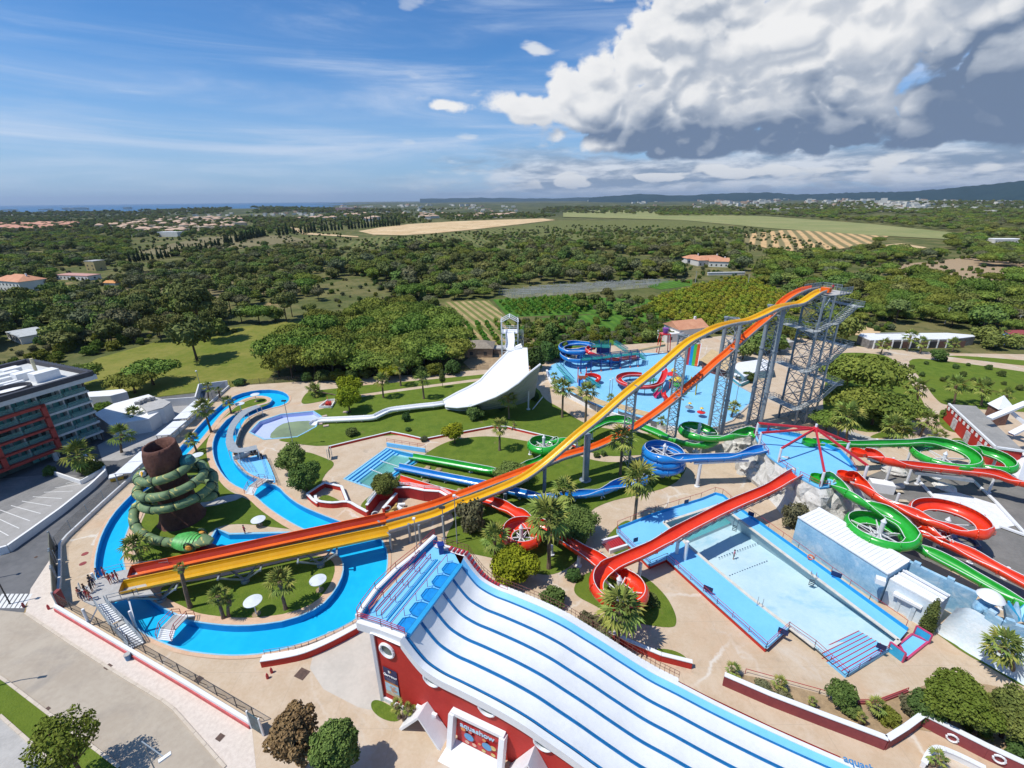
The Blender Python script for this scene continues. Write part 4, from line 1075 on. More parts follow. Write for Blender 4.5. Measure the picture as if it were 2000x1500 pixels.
# red spider canopy frame
hub = V3((cx,cy,0)); hx = G(1582,880,DZ); hub = V3((hx.x,hx.y,DZ+4.6))
t = thing('canopy_frame','red spider shaped beam frame on white posts above the blue octagon','canopy frame',(hub.x,hub.y,DZ))
m_rbeam = M('red_steel',(.52,.02,.03),.4,var=.08)
mb = MB(); mb.cyl(hub-ZV(.45),hub+ZV(.35),.75,.35,n=8); mb.build('hub',m_rbeam,t)
mb = MB(); mb.cyl(hub+ZV(.35),hub+ZV(.9),.2,n=8); mb.build('finial',m_white,t)
for u,v in ((1476,851),(1482,871),(1520,903),(1602,951),(1686,938),(1651,890)):
    f = G(u,v,DZ-.1); top = V3((f.x,f.y,DZ+2.7))
    mb = MB(); mb.cyl(f,top,.22,n=8); mb.build('post',m_white,t)
    mb = MB(); d = (hub-top).normalized(); mb.bar(top,hub-d*.2,.28,.36); mb.build('beam',m_rbeam,t)
for u,v in ((1474,846),(1499,845)):
    g = G(u,v,DZ); mb = MB(); mb.cyl(g,g+ZV(1.3),.3,.18,n=8); mb.cyl(g+ZV(1.3),g+ZV(1.7),.25,.1,n=8)
    tag(mb.build('bollard',M('purple_paint',(.16,.02,.10),.5)),'purple post at the far left corner of the octagon' if u < 1480 else 'purple post behind the railing of the octagon, right of its twin','post')

# BOOMERANG RAMP (white)
def ramp():
    root = thing('half_pipe_ramp','huge white swallow tailed ramp slide with its launch tower','water slide',tuple(G(1000,780)))
    # rows from the bottom neck up: left edge, floor ..., right lip ; each as (photo u, v, height)
    z0 = lambda u,v,z: G(u,v,z)
    rows_ = [[(866,783,1.3),(868,786,1.0),(869,790,.9),(870,795,1.2)],
             [(884,771,2.3),(892,780,1.4),(894,789,1.2),(893,797,2.1)],
             [(905,762,3.2),(915,775,1.6),(925,789,1.6),(932,792,3.4)],
             [(925,748,5.0),(940,768,2.0),(955,783,2.4),(972,776,6.0)],
             [(941,741,6.2),(962,760,2.6),(985,772,3.5),(991,765,8.2)],
             [(960,722,8.4),(985,742,4.2),(1005,755,4.6),(1020,740,9.8)],
             [(982,700,10.6),(1003,718,7.4),(1018,728,6.8),(1034,725,10.8)],
             [(994,690,11.6),(1010,700,9.6),(1022,706,8.6),(1033,713,9.6)],
             [(1006,680,12.5),(1014,684,11.6),(1022,686,11.2),(1030,690,11.2)]]
    # left sheet: neck to launch lip
    L = [[(866,783,1.2),(870,795,1.1)],[(893,768,2.6),(893,797,1.9)],[(916,757,3.9),(920,794,3.2)],[(938,744,5.4),(942,786,4.8)],[(958,722,7.6),(968,776,6.8)],[(976,704,9.6),(990,764,8.6)],[(992,688,11.4),(1012,749,10.4)],[(1004,681,12.4),(1033,729,12.1)],[(1008,679,12.6),(1030,679,12.6)]]
    pts = [[G(*a),G(*b)] for a,b in L]
    n = 8; vs = []
    for i,(a,b) in enumerate(pts):
        sag = [0,.3,.8,1.2,1.6,1.8,1.6,.8,0][i]
        for k in range(n+1):
            f = k/n; p = a.lerp(b,f); p.z -= sag*sin(pi*f); vs.append(p)
    fs = []
    R_ = len(pts)
    for i in range(R_-1):
        for k in range(n): fs.append((i*(n+1)+k,(i+1)*(n+1)+k,(i+1)*(n+1)+k+1,i*(n+1)+k+1))
    m_ws = M('white_gelcoat',(.74,.75,.76),.35,col2=(.79,.80,.80),scale=.6,coat=.2)
    mb = MB(); mb.add([v for v in vs],[f[::-1] for f in fs]); mb.add([v-ZV(.25) for v in vs],fs); mb.build('sliding_surface',m_ws,root,smooth=True)
    # tall right-hand wall: lip down to the hanging lower edge, leaning outwards
    W = [[(870,795,1.1),(872,800,.7)],[(893,797,1.8),(898,806,.9)],[(932,793,2.9),(938,803,1.0)],[(972,775,5.7),(975,797,1.2)],[(991,764,6.8),(1000,793,1.3)],[(1012,749,7.6),(1020,790,1.3)],[(1033,722,8.6),(1036,786,1.3)],[(1034,725,9.5),(1042,783,1.3)],[(1056,711,9.6),(1046,773,1.5)]]
    W = [[(870,795,1.1),(871,799,.75)],[(893,797,1.9),(897,803,.6)],[(920,794,3.2),(928,802,.6)],[(942,786,4.8),(955,800,.7)],[(968,776,6.8),(978,797,.9)],[(990,764,8.6),(1000,793,1.1)],[(1012,749,10.4),(1020,788,1.3)],[(1034,729,12.2),(1034,782,1.5)],[(1056,712,14.0),(1044,774,1.8)]]
    vs = []
    for a,b in W:
        A,B = G(*a),G(*b)
        for k in range(6):
            f = k/5; p = A.lerp(B,f); vs.append(p+V3((.0,.6*sin(pi*f),0)))
    m = 6; fs = [(i*m+k,i*m+k+1,(i+1)*m+k+1,(i+1)*m+k) for i in range(len(W)-1) for k in range(m-1)]
    mb = MB(); mb.add(vs,fs); mb.add([v+V3((-.15,.3,0)) for v in vs],[f[::-1] for f in fs]); mb.build('curved_wall',M('shaded_grey_green_underside',(.27,.32,.31),.6,col2=(.34,.38,.37),scale=.8),root,smooth=True)  # grey-green underside, shade of the overhang darkened into its colour
    for k in range(4):
        mb = MB(); mb.tube([V3(vs[i*m+k+1])+V3((0,-.05,0)) for i in range(1,len(W))],.06,4); mb.build('rib',m_greyc,root)
    lip = [G(*a) for a,b in W[3:]]
    mb = MB(); mb.tube([p+ZV(.12) for p in [pts[i][0] for i in range(R_)]],.3,6); mb.build('left_lip',m_white,root)
    mb = MB(); mb.tube([p+ZV(.12) for p in [G(*a) for a,b in W]],.24,6); mb.build('right_lip',m_white,root)
    # inner face of right wing above the surface: joins the ramp edge to the wall lip
    A = [pts[i][1] for i in (5,6,7)]+[pts[8][1]]; B = [G(*W[i][0]) for i in (5,6,7,8)]
    mb = MB(); mb.add(A+B,[(i,i+1,5+i,4+i) for i in range(2)]); mb.build('inner_wing',m_ws,root)
    # posts
    for b,tp in (((990,787),(989,676+70)),((1032,800),(1029,732)),((932,790),(931,777)),((906,793),(906,788)),((957,768+22),(957,770))):
        g = G(*b); z = max(1.0,hgt(b,tp)); mb = MB(); mb.cyl(g,g+ZV(z),.2,n=8); mb.cyl(g,g+ZV(.2),.5,n=8); mb.build('post',m_white,root)
    mb = MB(); mb.bar(G(1040,800),G(1060,775,1.2),.18); mb.build('stay',m_white,root)
    # white flume down to the pool
    fp = px3([(868,788,1.05),(850,791,1.1),(820,794,1.15),(795,797,1.2),(770,800,1.25),(757,803,1.25),(740,811,1.0),(728,816,.8),(700,818,.7),(660,820,.6),(622,822,.5),(612,829,.25)])
    P_,_ = chute(root,catmull(fp,3),.95,m_ws,bank=0,shape=FLAT_U,hscale=.8,rim=False,seclen=3.0)
    # launch tower
    bx = [G(992,700),G(1025,700)]
    D0 = G(1008,690)
    o = V3((-1.6,126.5,0)); wd = 4.6; dp = 4.0; HT = 18.4; zdk = 15.2
    lg = [(o.x-1.2,o.y),(o.x-1.2+wd,o.y),(o.x-1.2+wd,o.y+dp),(o.x-1.2,o.y+dp)]
    for x,y in lg:
        mb = MB(); mb.bar((x,y,0),(x,y,HT),.3); mb.build('tower_leg',m_white,root)
    for k in range(4):
        z = 3+k*3.4
        for (a,b) in ((0,1),(1,2),(2,3),(3,0)):
            if a == 0 and k > 0 : pass
            mb = MB(); mb.bar((*lg[a],z),(*lg[b],z),.16); mb.bar((*lg[a],z-3),(*lg[b],z),.12); mb.build('cross_brace',m_white,root)
    mb = MB(); mb.box((lg[0][0]+wd/2,o.y+dp/2,zdk),(wd+.3,dp+.3,.2)); dk = mb.build('tower_deck',m_white,root)
    rail(dk,[(lg[0][0],lg[0][1],zdk),(*lg[3],zdk),(*lg[2],zdk),(*lg[1],zdk)],1.1,.07,m_white,infill=.3)
    rx = lg[0][0]+wd/2; mb = MB()
    for y in (o.y-.2,o.y+dp/2,o.y+dp+.2):
        mb.bar((lg[0][0]-.1,y,HT),(rx,y,HT+1.3),.2); mb.bar((lg[1][0]+.1,y,HT),(rx,y,HT+1.3),.2)
    mb.bar((rx,o.y-.2,HT+1.3),(rx,o.y+dp+.2,HT+1.3),.2)
    for s in (lg[0][0]-.1,lg[1][0]+.1): mb.bar((s,o.y-.2,HT),(s,o.y+dp+.2,HT),.2)
    mb.build('gable_frame',m_white,root)
    for x in (lg[0][0],lg[1][0]): mb = MB(); mb.cyl((x,o.y,HT),(x,o.y,HT+1.8),.04,n=5); mb.build('aerial',m_white,root)
    cp = [V3((rx,o.y+1.0,zdk+.35)),V3((rx,o.y-.8,zdk+.1)),V3((rx+.15,o.y-3.0,zdk-1.6)),V3((rx+.2,o.y-5.0,zdk-3.4)),(pts[8][0]+pts[8][1])/2+ZV(.3)]
    chute(root,catmull(cp,5),1.15,m_ws,bank=0,shape=FLAT_U,rim=False)
    mb = MB(); q = V3((lg[1][0]+.2,o.y+dp-.6,zdk))
    for k in range(16): mb.box(q+V3((.6+.0*k,-.4*k*.0,-.0)),(.01,.01,.01))
    for k in range(14): mb.box((lg[1][0]+1.0,o.y+dp-.3-k*.33,zdk-.1-k*.28),(1.1,.32,.06))
    mb.build('tower_stairs',m_galv,root)
    rail(root,[(lg[1][0]+1.55,o.y+dp-.2,zdk),(lg[1][0]+1.55,o.y-.6,zdk-4)],1.0,.05,m_galv,infill=.3)
ramp()

# MULTI-LANE SLIDE AND ITS RED BUILDING
WZ = 10.4
wa = G(794,1242,WZ); wb = G(899,1103,WZ); wv = V3((wb.x-wa.x,wb.y-wa.y,0)); WW = wv.length; wv.normalize(); wd = V3((wv.y,-wv.x,0))
def WP(s,t_,z): return V3((wa.x,wa.y,0))+wd*s+wv*t_+ZV(z)
prof = [(0,10.4),(.7,9.5),(1.4,8.7),(2.2,8.0),(3.2,7.6),(4.5,7.35),(6.2,7.3),(9,7.1),(11,6.85),(13,6.45),(15,5.8),(17,5.15),(19.3,4.3),(22.3,3.3),(25,2.8),(29,2.0),(34,1.3),(40,.75),(48,.4)]
TW = (V3((G(750,1365).x,G(750,1365).y,0))-V3((wa.x,wa.y,0))).dot(wv); print('TW',TW)
pp = [(p.x,p.y) for p in catmull([V3((a,b,0)) for a,b in prof],5)]
def wave_slide():
    root = thing('racing_slide','wide white slide with five lanes parted by blue lines on a red building','water slide',(wa.x,wa.y,0))
    m_ws = M('white_slide_mat',(.70,.71,.71),.55,col2=(.78,.785,.78),scale=.35,bump=.01,bscale=3,fn=lambda t,P,cc,bs: t.mix(t.math('MULTIPLY',t.mr(t.noise(P,.25,6,.7,.6),.52,.75),.22),cc,(.50,.50,.47,1)))
    m_line_ = M('lane_blue',(.006,.15,.38),.5,var=.1)
    for i in range(5):
        mb = MB(); w = WW/5; t0 = i*w; vs = []
        for (s,z) in pp:
            for k in range(7):
                f = k/6; sg = -.10*sin(pi*f); vs.append(WP(s,t0+.05+(w-.1)*f,z+sg))
        fs = [(j*7+k,j*7+k+1,(j+1)*7+k+1,(j+1)*7+k) for j in range(len(pp)-1) for k in range(6)]
        mb.add(vs,[f[::-1] for f in fs]); mb.build('lane',m_ws,root,smooth=True)
    for i in range(0,6):
        mb = MB(); ww = .10 if 0 < i < 5 else .22
        for dz in ((-.055,.055) if 0 < i < 5 else (0,)):
            mb.tube([WP(s,i*WW/5+dz*1.6,z+.06) for s,z in pp],.075 if 0 < i < 5 else .10,5)
        mb.build('lane_divider',m_line_,root)
    # side walls: blue inner band, then white coping
    for side in (0,1):
        t1 = -.12 if side == 0 else WW+.12; o = -1 if side == 0 else 1
        bandw = .25 if side == 0 else .6
        mb = MB(); vs = []
        for s,z in pp: vs += [WP(s,t1,z+.02),WP(s,t1+o*bandw,z+.35)]
        mb.add(vs,[((2*j,2*j+1,2*j+3,2*j+2) if o < 0 else (2*j+1,2*j,2*j+2,2*j+3)) for j in range(len(pp)-1)]); mb.build('side_band',m_midb if side == 0 else m_deckb,root)
        mb = MB(); vs = []; c0 = t1+o*bandw; cw = max(.6,-.37-TW+.4) if side == 0 else .45
        for s,z in pp: vs += [WP(s,c0,z+.42),WP(s,c0+o*cw,z+.42),WP(s,c0+o*cw,z-(.55 if side == 0 else .35)),WP(s,c0,z-.0)]
        f = []
        for j in range(len(pp)-1):
            for k in range(4):
                q = (4*j+k,4*j+(k+1) % 4,4*j+4+(k+1) % 4,4*j+4+k); f.append(q if o < 0 else q[::-1])
        mb.add(vs,f); mb.build('coping',m_white,root)
    # deck
    dk = [(794,1242),(704,1213),(712,1200),(850,1056),(860,1057),(882,1070),(899,1103)]
    dp = [(tuple(G(u,v,WZ))[:2]) for u,v in dk]
    mb = MB(); mb.prism(dp if area2(dp) > 0 else dp[::-1],WZ-.3,WZ-.02,bottom=True); mb.build('launch_deck',m_deckb,root)
    # raised launch sill with five chamfered mats and a step behind it
    for i in range(5):
        w = WW/5; a = WP(-.05,i*w+w*.5,WZ+.0); mb = MB()
        c = [WP(-1.5,i*w+w*.22,WZ+.10),WP(-1.5,i*w+w*.70,WZ+.10),WP(-.9,i*w+w*.90,WZ+.10),WP(-.15,i*w+w*.92,WZ+.10),WP(-.15,i*w+w*.06,WZ+.10),WP(-.9,i*w+w*.06,WZ+.10)]
        q = [(p.x,p.y) for p in c]; mb.prism(q if area2(q) > 0 else q[::-1],WZ-.02,WZ+.14); g = mb.build('start_mat',M('start_blue',(.01,.24,.62),.4,var=.1),root)
        mb = MB(); z = WZ+.17
        for a_,b_ in zip(c,c[1:]+c[:1]): mb.bar(V3((a_.x,a_.y,z)),V3((b_.x,b_.y,z)),.07,.05)
        mb.build('frame',m_stepb,g)
    mb = MB(); mb.bar(WP(.12,0,WZ+.05),WP(.12,WW,WZ+.05),.5,.3); mb.build('launch_sill',m_midb,root)
    mb = MB(); mb.bar(WP(-2.9,.6,WZ+.05),WP(-2.9,WW-.4,WZ+.05),.12,.12); mb.bar(WP(-2.5,.6,WZ+.02),WP(-2.5,WW-.4,WZ+.02),.06,.06); mb.build('gutter_line',m_midb,root)
    # queue rails
    for s in (-3.5,-4.2,-5.1):
        mb = MB(); n = 6; A = WP(s,.7,WZ); B = WP(s,WW-.8,WZ); rail_run(mb,[A,B],1.0,.055,2.0,bars=(1.0,.6)); mb.build('queue_rail',m_redrail,root)
    for s in (-1.6,):
        mb = MB(); A = WP(s,-.2,WZ); B = WP(s,WW-.2,WZ); rail_run(mb,[A,B],1.1,.05,WW/5,bars=(1.0,)); mb.build('queue_rail',m_redrail,root)
    # white parapets round the deck
    E = [G(u,v,WZ) for u,v in [(700,1212),(708,1198),(735,1160),(775,1120),(812,1090),(850,1054)]]
    mb = MB()
    for a,b in zip(E,E[1:]): mb.bar(a+ZV(.35),b+ZV(.35),.55,.7)
    mb.build('parapet',m_white,root)
    mb = MB()
    for a,b in zip(E,E[1:]):
        nrm = V3((-(b-a).y,(b-a).x,0)).normalized(); mb.bar(a-nrm*.34+ZV(.3),b-nrm*.34+ZV(.3),.12,.62)
    mb.build('parapet_lining',m_stepb,root)
    E2 = [G(u,v,WZ) for u,v in [(700,1214),(745,1228),(792,1246)]]
    mb = MB()
    for a,b in zip(E2,E2[1:]): mb.bar(a+ZV(-.25),b+ZV(-.25),.7,1.0)
    mb.build('parapet',m_white,root)
    rail(root,[p+ZV(.6) for p in E],1.0,.05,m_redrail,2.0); rail(root,[p+ZV(.3) for p in E2],1.0,.05,m_redrail,2.0,bars=(1.0,.75,.5))
    # far flight of steps with rails and people-size red posts
    def pz(s):
        if s <= 0: return WZ
        for (s0,z0),(s1,z1) in zip(pp,pp[1:]):
            if s0 <= s <= s1: return z0+(z1-z0)*(s-s0)/(s1-s0)
        return .3
    F = [WP(s,WW+1.15,(WZ+.2 if s < 0 else max(.5,pz(s)+.25-.12*min(s,3)))) for s in [-4.4,-3,-1.5,0,1,2,3,4,5.5,7,9,11,13,15,17,19,21,23,25]]
    mb = MB(); vs = []
    for p in F: vs += [p,p+wv*.9,p+wv*.9-ZV(p.z)]
    f = []
    for j in range(len(F)-1): f += [(3*j,3*j+3,3*j+4,3*j+1),(3*j+1,3*j+4,3*j+5,3*j+2)]
    mb.add(vs,f); mb.build('side_stair_wall',m_white,root)
    rail(root,[p+wv*.85 for p in F],1.0,.035,M('rust_rail',(.20,.07,.05),.6),.5); rail(root,[p+wv*.05 for p in F[:9]],.9,.04,m_redrail,.8)
    for i in range(16):
        f = i/15*5.5+1.5; j = int(f); p = F[j].lerp(F[min(j+1,len(F)-1)],f-j); mb = MB(); mb.box(p+wv*.45+ZV(.12),(.22,.7,.2),atan2(wv.y,wv.x)+1.57); mb.build('step_block',m_redrail,root)
    g = G(862,1080,WZ); mb = MB(); mb.box(g+ZV(.6),(.55,.55,1.2),.3); mb.box(g+ZV(1.3),(.8,.8,.2),.3); mb.build('booth',M('navy_paint',(.01,.03,.20),.4),root)
    # outer fence on the far lawn side
    fr = [G(u,v,.0) for u,v in [(845,1050+8),(862,1062),(900,1075)]]
    # building
    A = WP(.6,-.55,0); back = G(750,1365); 
    wl = [G(750,1366),None]
    b0 = V3((back.x,back.y,0)); bd = wd.copy(); 
    m_r = m_red
    # front wall: along wd from the back corner, top follows the slide profile
    wroot = thing('red_building','red rendered building with portholes carrying the multi lane slide','building',tuple(b0))
    L = 46; S0 = (b0-V3((wa.x,wa.y,0))).dot(wd); T0 = (b0-V3((wa.x,wa.y,0))).dot(wv)
    def top(s):
        if s < 0: return WZ-.45
        for (s0,z0),(s1,z1) in zip(pp,pp[1:]):
            if s0 <= s <= s1: return z0+(z1-z0)*(s-s0)/(s1-s0)-.45
        return .5
    vs = []; ss = [S0,-2,-1,0,.5,1,1.5,2,3,4,6,8,10,13,16,18,20,22,24,28,34,40]
    for s in ss: vs += [WP(s,T0,0),WP(s,T0,max(.1,top(s)))]
    fs = [(2*j,2*j+2,2*j+3,2*j+1) for j in range(len(ss)-1)]
    mb = MB(); mb.add(vs,fs); mb.build('front_wall',m_r,wroot)
    ex = (WP(S0,T0,0)); k = G(700,1214,WZ-.5)
    tl = V3((k.x,k.y,0)); 
    mb = MB(); q = WP(S0,T0,0); r2 = WP(S0,WW+1,0); mb.add([q,r2,r2+ZV(WZ-.4),q+ZV(WZ-.4)],[(3,2,1,0)]); r3 = WP(36,WW+2.0,0)
    vs = []
    for s in ss: vs += [WP(s,WW+2.0,0),WP(s,WW+2.0,max(.1,top(s)))]
    mb.add(vs,[(2*j+1,2*j+3,2*j+2,2*j) for j in range(len(ss)-1)]); mb.build('side_wall',m_r,wroot)
    mb = MB(); mb.bar(q+V3((-.1,-.1,0)),q+V3((-.1,-.1,WZ-.5)),.35,.35); mb.build('corner_trim',m_white,wroot)
    mb = MB(); mb.bar(WP(S0-.2,T0-.12,.3),WP(1.0,T0-.12,.3),.2,.6); mb.build('plinth',m_white,wroot)
    # underside lip joining the slide to the wall
    mb = MB(); vs = []
    for s in ss: vs += [WP(s,T0,max(.1,top(s))),WP(s,-.9,max(.1,top(s)))]
    mb.add(vs,[(2*j,2*j+2,2*j+3,2*j+1) for j in range(len(ss)-1)]); mb.build('soffit',m_white,wroot)
    def pwall(u,v): return PV(u,v,(WP(0,T0,0).x,WP(0,T0,0).y),(wv.x,wv.y))
    out = -wv
    m_gl = M('dull_window_glass',(.10,.14,.13),.2,var=.2)
    for u,v,r_ in ((757,1269,.82),(842,1311,.82),(951,1367,.82),(1062,1430,.82)):
        c = pwall(u,v); s_ = (c-V3((wa.x,wa.y,c.z))).dot(wd); c.z = min(c.z,top(s_)-(.9 if s_ < 0 else .30))
        mb = MB(); pts = [c+out*.12+wd*(r_*cos(a*pi/12))+V3((0,0,r_*sin(a*pi/12))) for a in range(24)]; mb.tube(pts,.16,6,closed=True); pw = mb.build('porthole',m_white,wroot)
        mb = MB(); pts = [c+out*.05+wd*(r_*.9*cos(a*pi/12))+V3((0,0,r_*.9*sin(a*pi/12))) for a in range(24)]; mb.add(pts,[tuple(range(24))]); mb.build('pane',m_gl,pw)
    # advertising panel
    def panel(u0,v0,u1,v1,h,mat,name,o=.06):
        a = pwall(u0,v0); b = pwall(u1,v1); mb = MB(); t_ = V3((b.x-a.x,b.y-a.y,0))
        zc = (a.z+b.z)/2; A = V3((a.x,a.y,zc))+out*o; B = V3((b.x,b.y,zc))+out*o
        mb.add([A,B,B-ZV(h),A-ZV(h)],[(0,3,2,1)]); return mb.build(name,mat,wroot),A,B
    A0 = pwall(748,1299); B0_ = pwall(779,1312); w_ = 1.75; zc = A0.z
    def quad(mb,s0,s1,z0,z1,o):
        base = V3((A0.x,A0.y,0)); P_ = lambda s,z: base+wd*s+out*o+ZV(z)
        mb.add([P_(s0,z0),P_(s1,z0),P_(s1,z1),P_(s0,z1)],[(0,1,2,3)]); return mb
    hh = 4.0; m_navy = M('navy_print',(.012,.015,.09),.5)
    mb = quad(MB(),0,w_,zc-hh,zc,.08); po = mb.build('advert_panel',m_navy,wroot)
    def adpic(t,P,cc,bs): return cc
    mb = quad(MB(),.02,w_-.02,zc-hh,zc-hh*.56,.10); mb.build('sky_print',M('pale_sky_print',(.40,.60,.72),.5,var=.12,scale=3),po)
    mb = quad(MB(),.02,w_-.02,zc-hh*.56,zc-hh*.50,.11); mb.build('gold_band',M('gold_print',(.52,.20,.06),.5),po)
    mb = quad(MB(),.02,w_-.02,zc-hh,zc-hh*.87,.11); mb.build('sand_print',M('sand_print',(.60,.50,.38),.5),po)
    for dx,dz,rr_ in ((.75,-2.7,.16),(1.0,-2.85,.18),(1.2,-2.6,.15),(.95,-3.15,.24),(1.3,-3.1,.2)):
        base = V3((A0.x,A0.y,0))+wd*dx+out*.13+ZV(zc+dz); mb = MB()
        mb.add([base+wd*rr_*cos(a*pi/5)+V3((0,0,rr_*sin(a*pi/5))) for a in range(10)],[tuple(range(10))]); mb.build('face_print',M('skin_print',(.58,.34,.25),.6,var=.1),po)
    # writing
    def text(body,s,z,size,mat,o=.14,base=A0,name='lettering',rot=0.0,align='CENTER',ext=.015,parent=None,offset=0.0,spacing=1.0):
        cu = bpy.data.curves.new(name,'FONT'); cu.body = body; cu.size = size; cu.align_x = align; cu.extrude = ext; cu.offset = offset; cu.space_character = spacing
        ob = bpy.data.objects.new(name,cu); COL.objects.link(ob); ob.data.materials.append(mat)
        dg = bpy.context.evaluated_depsgraph_get(); me = bpy.data.meshes.new_from_object(ob.evaluated_get(dg)); bpy.data.objects.remove(ob)
        X = wd; Z = ZV(1); Y = out
        c = V3((base.x,base.y,0))+wd*s+out*o+ZV(z)-parent_origin(parent)
        me.transform(Matrix(((X.x,Z.x,Y.x,c.x),(X.y,Z.y,Y.y,c.y),(X.z,Z.z,Y.z,c.z),(0,0,0,1))) @ Matrix.Rotation(rot,4,'Z'))
        if not me.materials: me.materials.append(mat)
        o2 = bpy.data.objects.new(name,me); COL.objects.link(o2); o2.parent = parent; return o2
    m_wl = M('white_lettering',(.75,.76,.78),.5)
    text('Garvetur',w_/2,zc-1.15,.46,m_wl,parent=po,offset=.012)
    for k in range(3):
        mb = quad(MB(),.25+.05*k,w_-.25-.05*k,zc-1.55-.18*k,zc-1.50-.18*k,.12); mb.build('small_print',M('grey_print',(.25,.26,.36),.5),po)
    mb = quad(MB(),.68,.88,zc-.62,zc-.25,.13); mb.build('logo',m_wl,po); mb = quad(MB(),.90,1.06,zc-.50,zc-.22,.13); mb.build('logo',M('orange_print',(.65,.22,.05),.5),po)
    # big framed aquashow sign, leaning boards round it
    C0 = pwall(895,1391); C1 = pwall(979,1428); base = V3((C0.x,C0.y,0)); sw = (V3((C1.x,C1.y,0))-base).dot(wd); zt = C0.z
    P_ = lambda s,z,o=0: base+wd*s+out*o+ZV(z)
    sroot = thing('framed_sign','big red sign reading aquashow in a deep white frame on the red wall','sign',tuple(P_(sw/2,0)))
    zb = zt-3.3
    mb = MB(); mb.add([P_(0,zb,.5),P_(sw,zb,.5),P_(sw,zt,.2),P_(0,zt,.2)],[(0,1,2,3)]); mb.build('board',M('bright_red_print',(.46,.02,.02),.5),sroot)
    mb = MB(); mb.bar(P_(-.5,zt+.35,.3),P_(sw+.5,zt+.35,.3),.55,.4); mb.build('frame_top',m_white,sroot)
    mb = MB(); mb.bar(P_(-.38,zt+.3,.35),P_(-.38,0,1.2),.8,.55,up=wd); mb.build('frame_side',m_white,sroot)
    mb = MB(); mb.bar(P_(sw+.38,zt+.3,.35),P_(sw+.38,0,1.2),.8,.55,up=wd); mb.build('frame_side',m_white,sroot)
    mb = MB(); mb.add([P_(-.6,zb-.05,.5),P_(sw+.6,zb-.05,.5),P_(sw+.9,0,2.9),P_(-.9,0,2.9)],[(0,1,2,3)]); mb.build('sloping_apron',m_whitew,sroot)
    text('aquashow',sw/2,zt-.9,.92,M('light_blue_lettering',(.36,.58,.72),.5),o=.55,base=base,parent=sroot,offset=.02,rot=0)
    # two plain round blue and orange shapes stand where the sign shows cartoon figures
    for cx_,cz,r_,col in ((sw*.30,zt-2.1,.52,'blue'),(sw*.72,zt-2.2,.52,'blue'),(sw*.17,zt-1.3,.26,'orange'),(sw*.34,zt-1.25,.2,'red'),(sw*.25,zt-2.95,.24,'skin'),(sw*.42,zt-2.9,.24,'skin'),(sw*.55,zt-2.35,.16,'orange'),(sw*.86,zt-2.0,.32,'gold'),(sw*.66,zt-1.45,.2,'orange'),(sw*.64,zt-3.05,.22,'gold'),(sw*.86,zt-3.0,.24,'gold')):
        mt = {'blue': M('sign_blue',(.07,.28,.52),.5,var=.1),'orange': M('sign_orange',(.68,.25,.06),.5,var=.1),'red': M('sign_pink',(.60,.16,.14),.5),'skin': M('sign_peach',(.66,.36,.26),.5),'gold': M('sign_gold',(.62,.44,.14),.5)}[col]
        c = P_(cx_,cz+.12,.56); mb = MB(); mb.add([c+wd*r_*cos(a*pi/7)+V3((0,0,r_*sin(a*pi/7))) for a in range(14)],[tuple(range(14))]); mb.build('painted_disc',mt,sroot)
    # A-shaped porch
    pu = pwall(835,1370); base = V3((G(835,1440).x,G(835,1440).y,0)); b_ = V3((pu.x,pu.y,0)); 
    pr = thing('porch','white A shaped entrance porch leaning on the red wall','porch',tuple(b_+out*1.0))
    apex = b_+V3((0,0,max(3.2,pu.z*1.0)))
    Q = lambda s,o,z: b_+wd*s+out*o+ZV(z)
    hA = min(pu.z,4.6)
    for s in (-1,1):
        mb = MB(); a = Q(0,0,hA); a2 = Q(0,1.7,hA); c = Q(s*2.5,1.9,0); d = Q(s*2.5,0.1,0); t_ = ZV(-.35); i_ = wd*(-s*.35)
        vs = [a,a2,c,d,a+t_,a2+t_,c+i_,d+i_]; mb.add(vs,[(0,1,2,3),(7,6,5,4),(1,5,6,2),(0,3,7,4),(3,2,6,7)]); mb.build('leaning_slab',m_white,pr)
    mb = MB(); mb.bar(Q(-1.2,.3,2.1),Q(1.2,.3,2.1),.3,.3); mb.build('lintel',m_white,pr)
    mb = MB(); mb.bar(Q(.0,.35,2.3),Q(0,.35,hA-.6),.5,.1,up=wd); mb.build('pane',M('blue_grey_glass',(.12,.22,.32),.2),pr)
    # second leaning white pyramid by the frame edge
    g = V3((pwall(1045,1455).x,pwall(1045,1455).y,0)); pr = thing('porch','white pointed porch at the bottom edge of the picture, right of the framed sign','porch',tuple(g+out))
    b_ = g; hA = 4.2
    for s in (-1,1):
        mb = MB(); a = Q(0,0,hA); a2 = Q(0,1.7,hA); c = Q(s*2.4,1.9,0); d = Q(s*2.4,0.1,0); t_ = ZV(-.35); i_ = wd*(-s*.35)
        vs = [a,a2,c,d,a+t_,a2+t_,c+i_,d+i_]; mb.add(vs,[(0,1,2,3),(7,6,5,4),(1,5,6,2),(0,3,7,4),(3,2,6,7)]); mb.build('leaning_slab',m_white,pr)
    # writing on the far side band
        cu = bpy.data.curves.new('lettering','FONT'); cu.body = 'aquashow'; cu.size = .9; cu.extrude = .01; cu.offset = .02
    ob = bpy.data.objects.new('lettering',cu); COL.objects.link(ob); dg = bpy.context.evaluated_depsgraph_get(); me = bpy.data.meshes.new_from_object(ob.evaluated_get(dg)); bpy.data.objects.remove(ob)
    cc_ = G(1648,1486,1.3)-parent_origin(root); X = wd; Y = wv; Z = ZV(1)
    me.transform(Matrix(((X.x,Y.x,Z.x,cc_.x),(X.y,Y.y,Z.y,cc_.y),(X.z,Y.z,Z.z,cc_.z),(0,0,0,1)))); me.materials.clear(); me.materials.append(M('lettering_blue',(.05,.22,.45),.5))
    o2 = bpy.data.objects.new('lettering',me); COL.objects.link(o2); o2.parent = root
wave_slide()

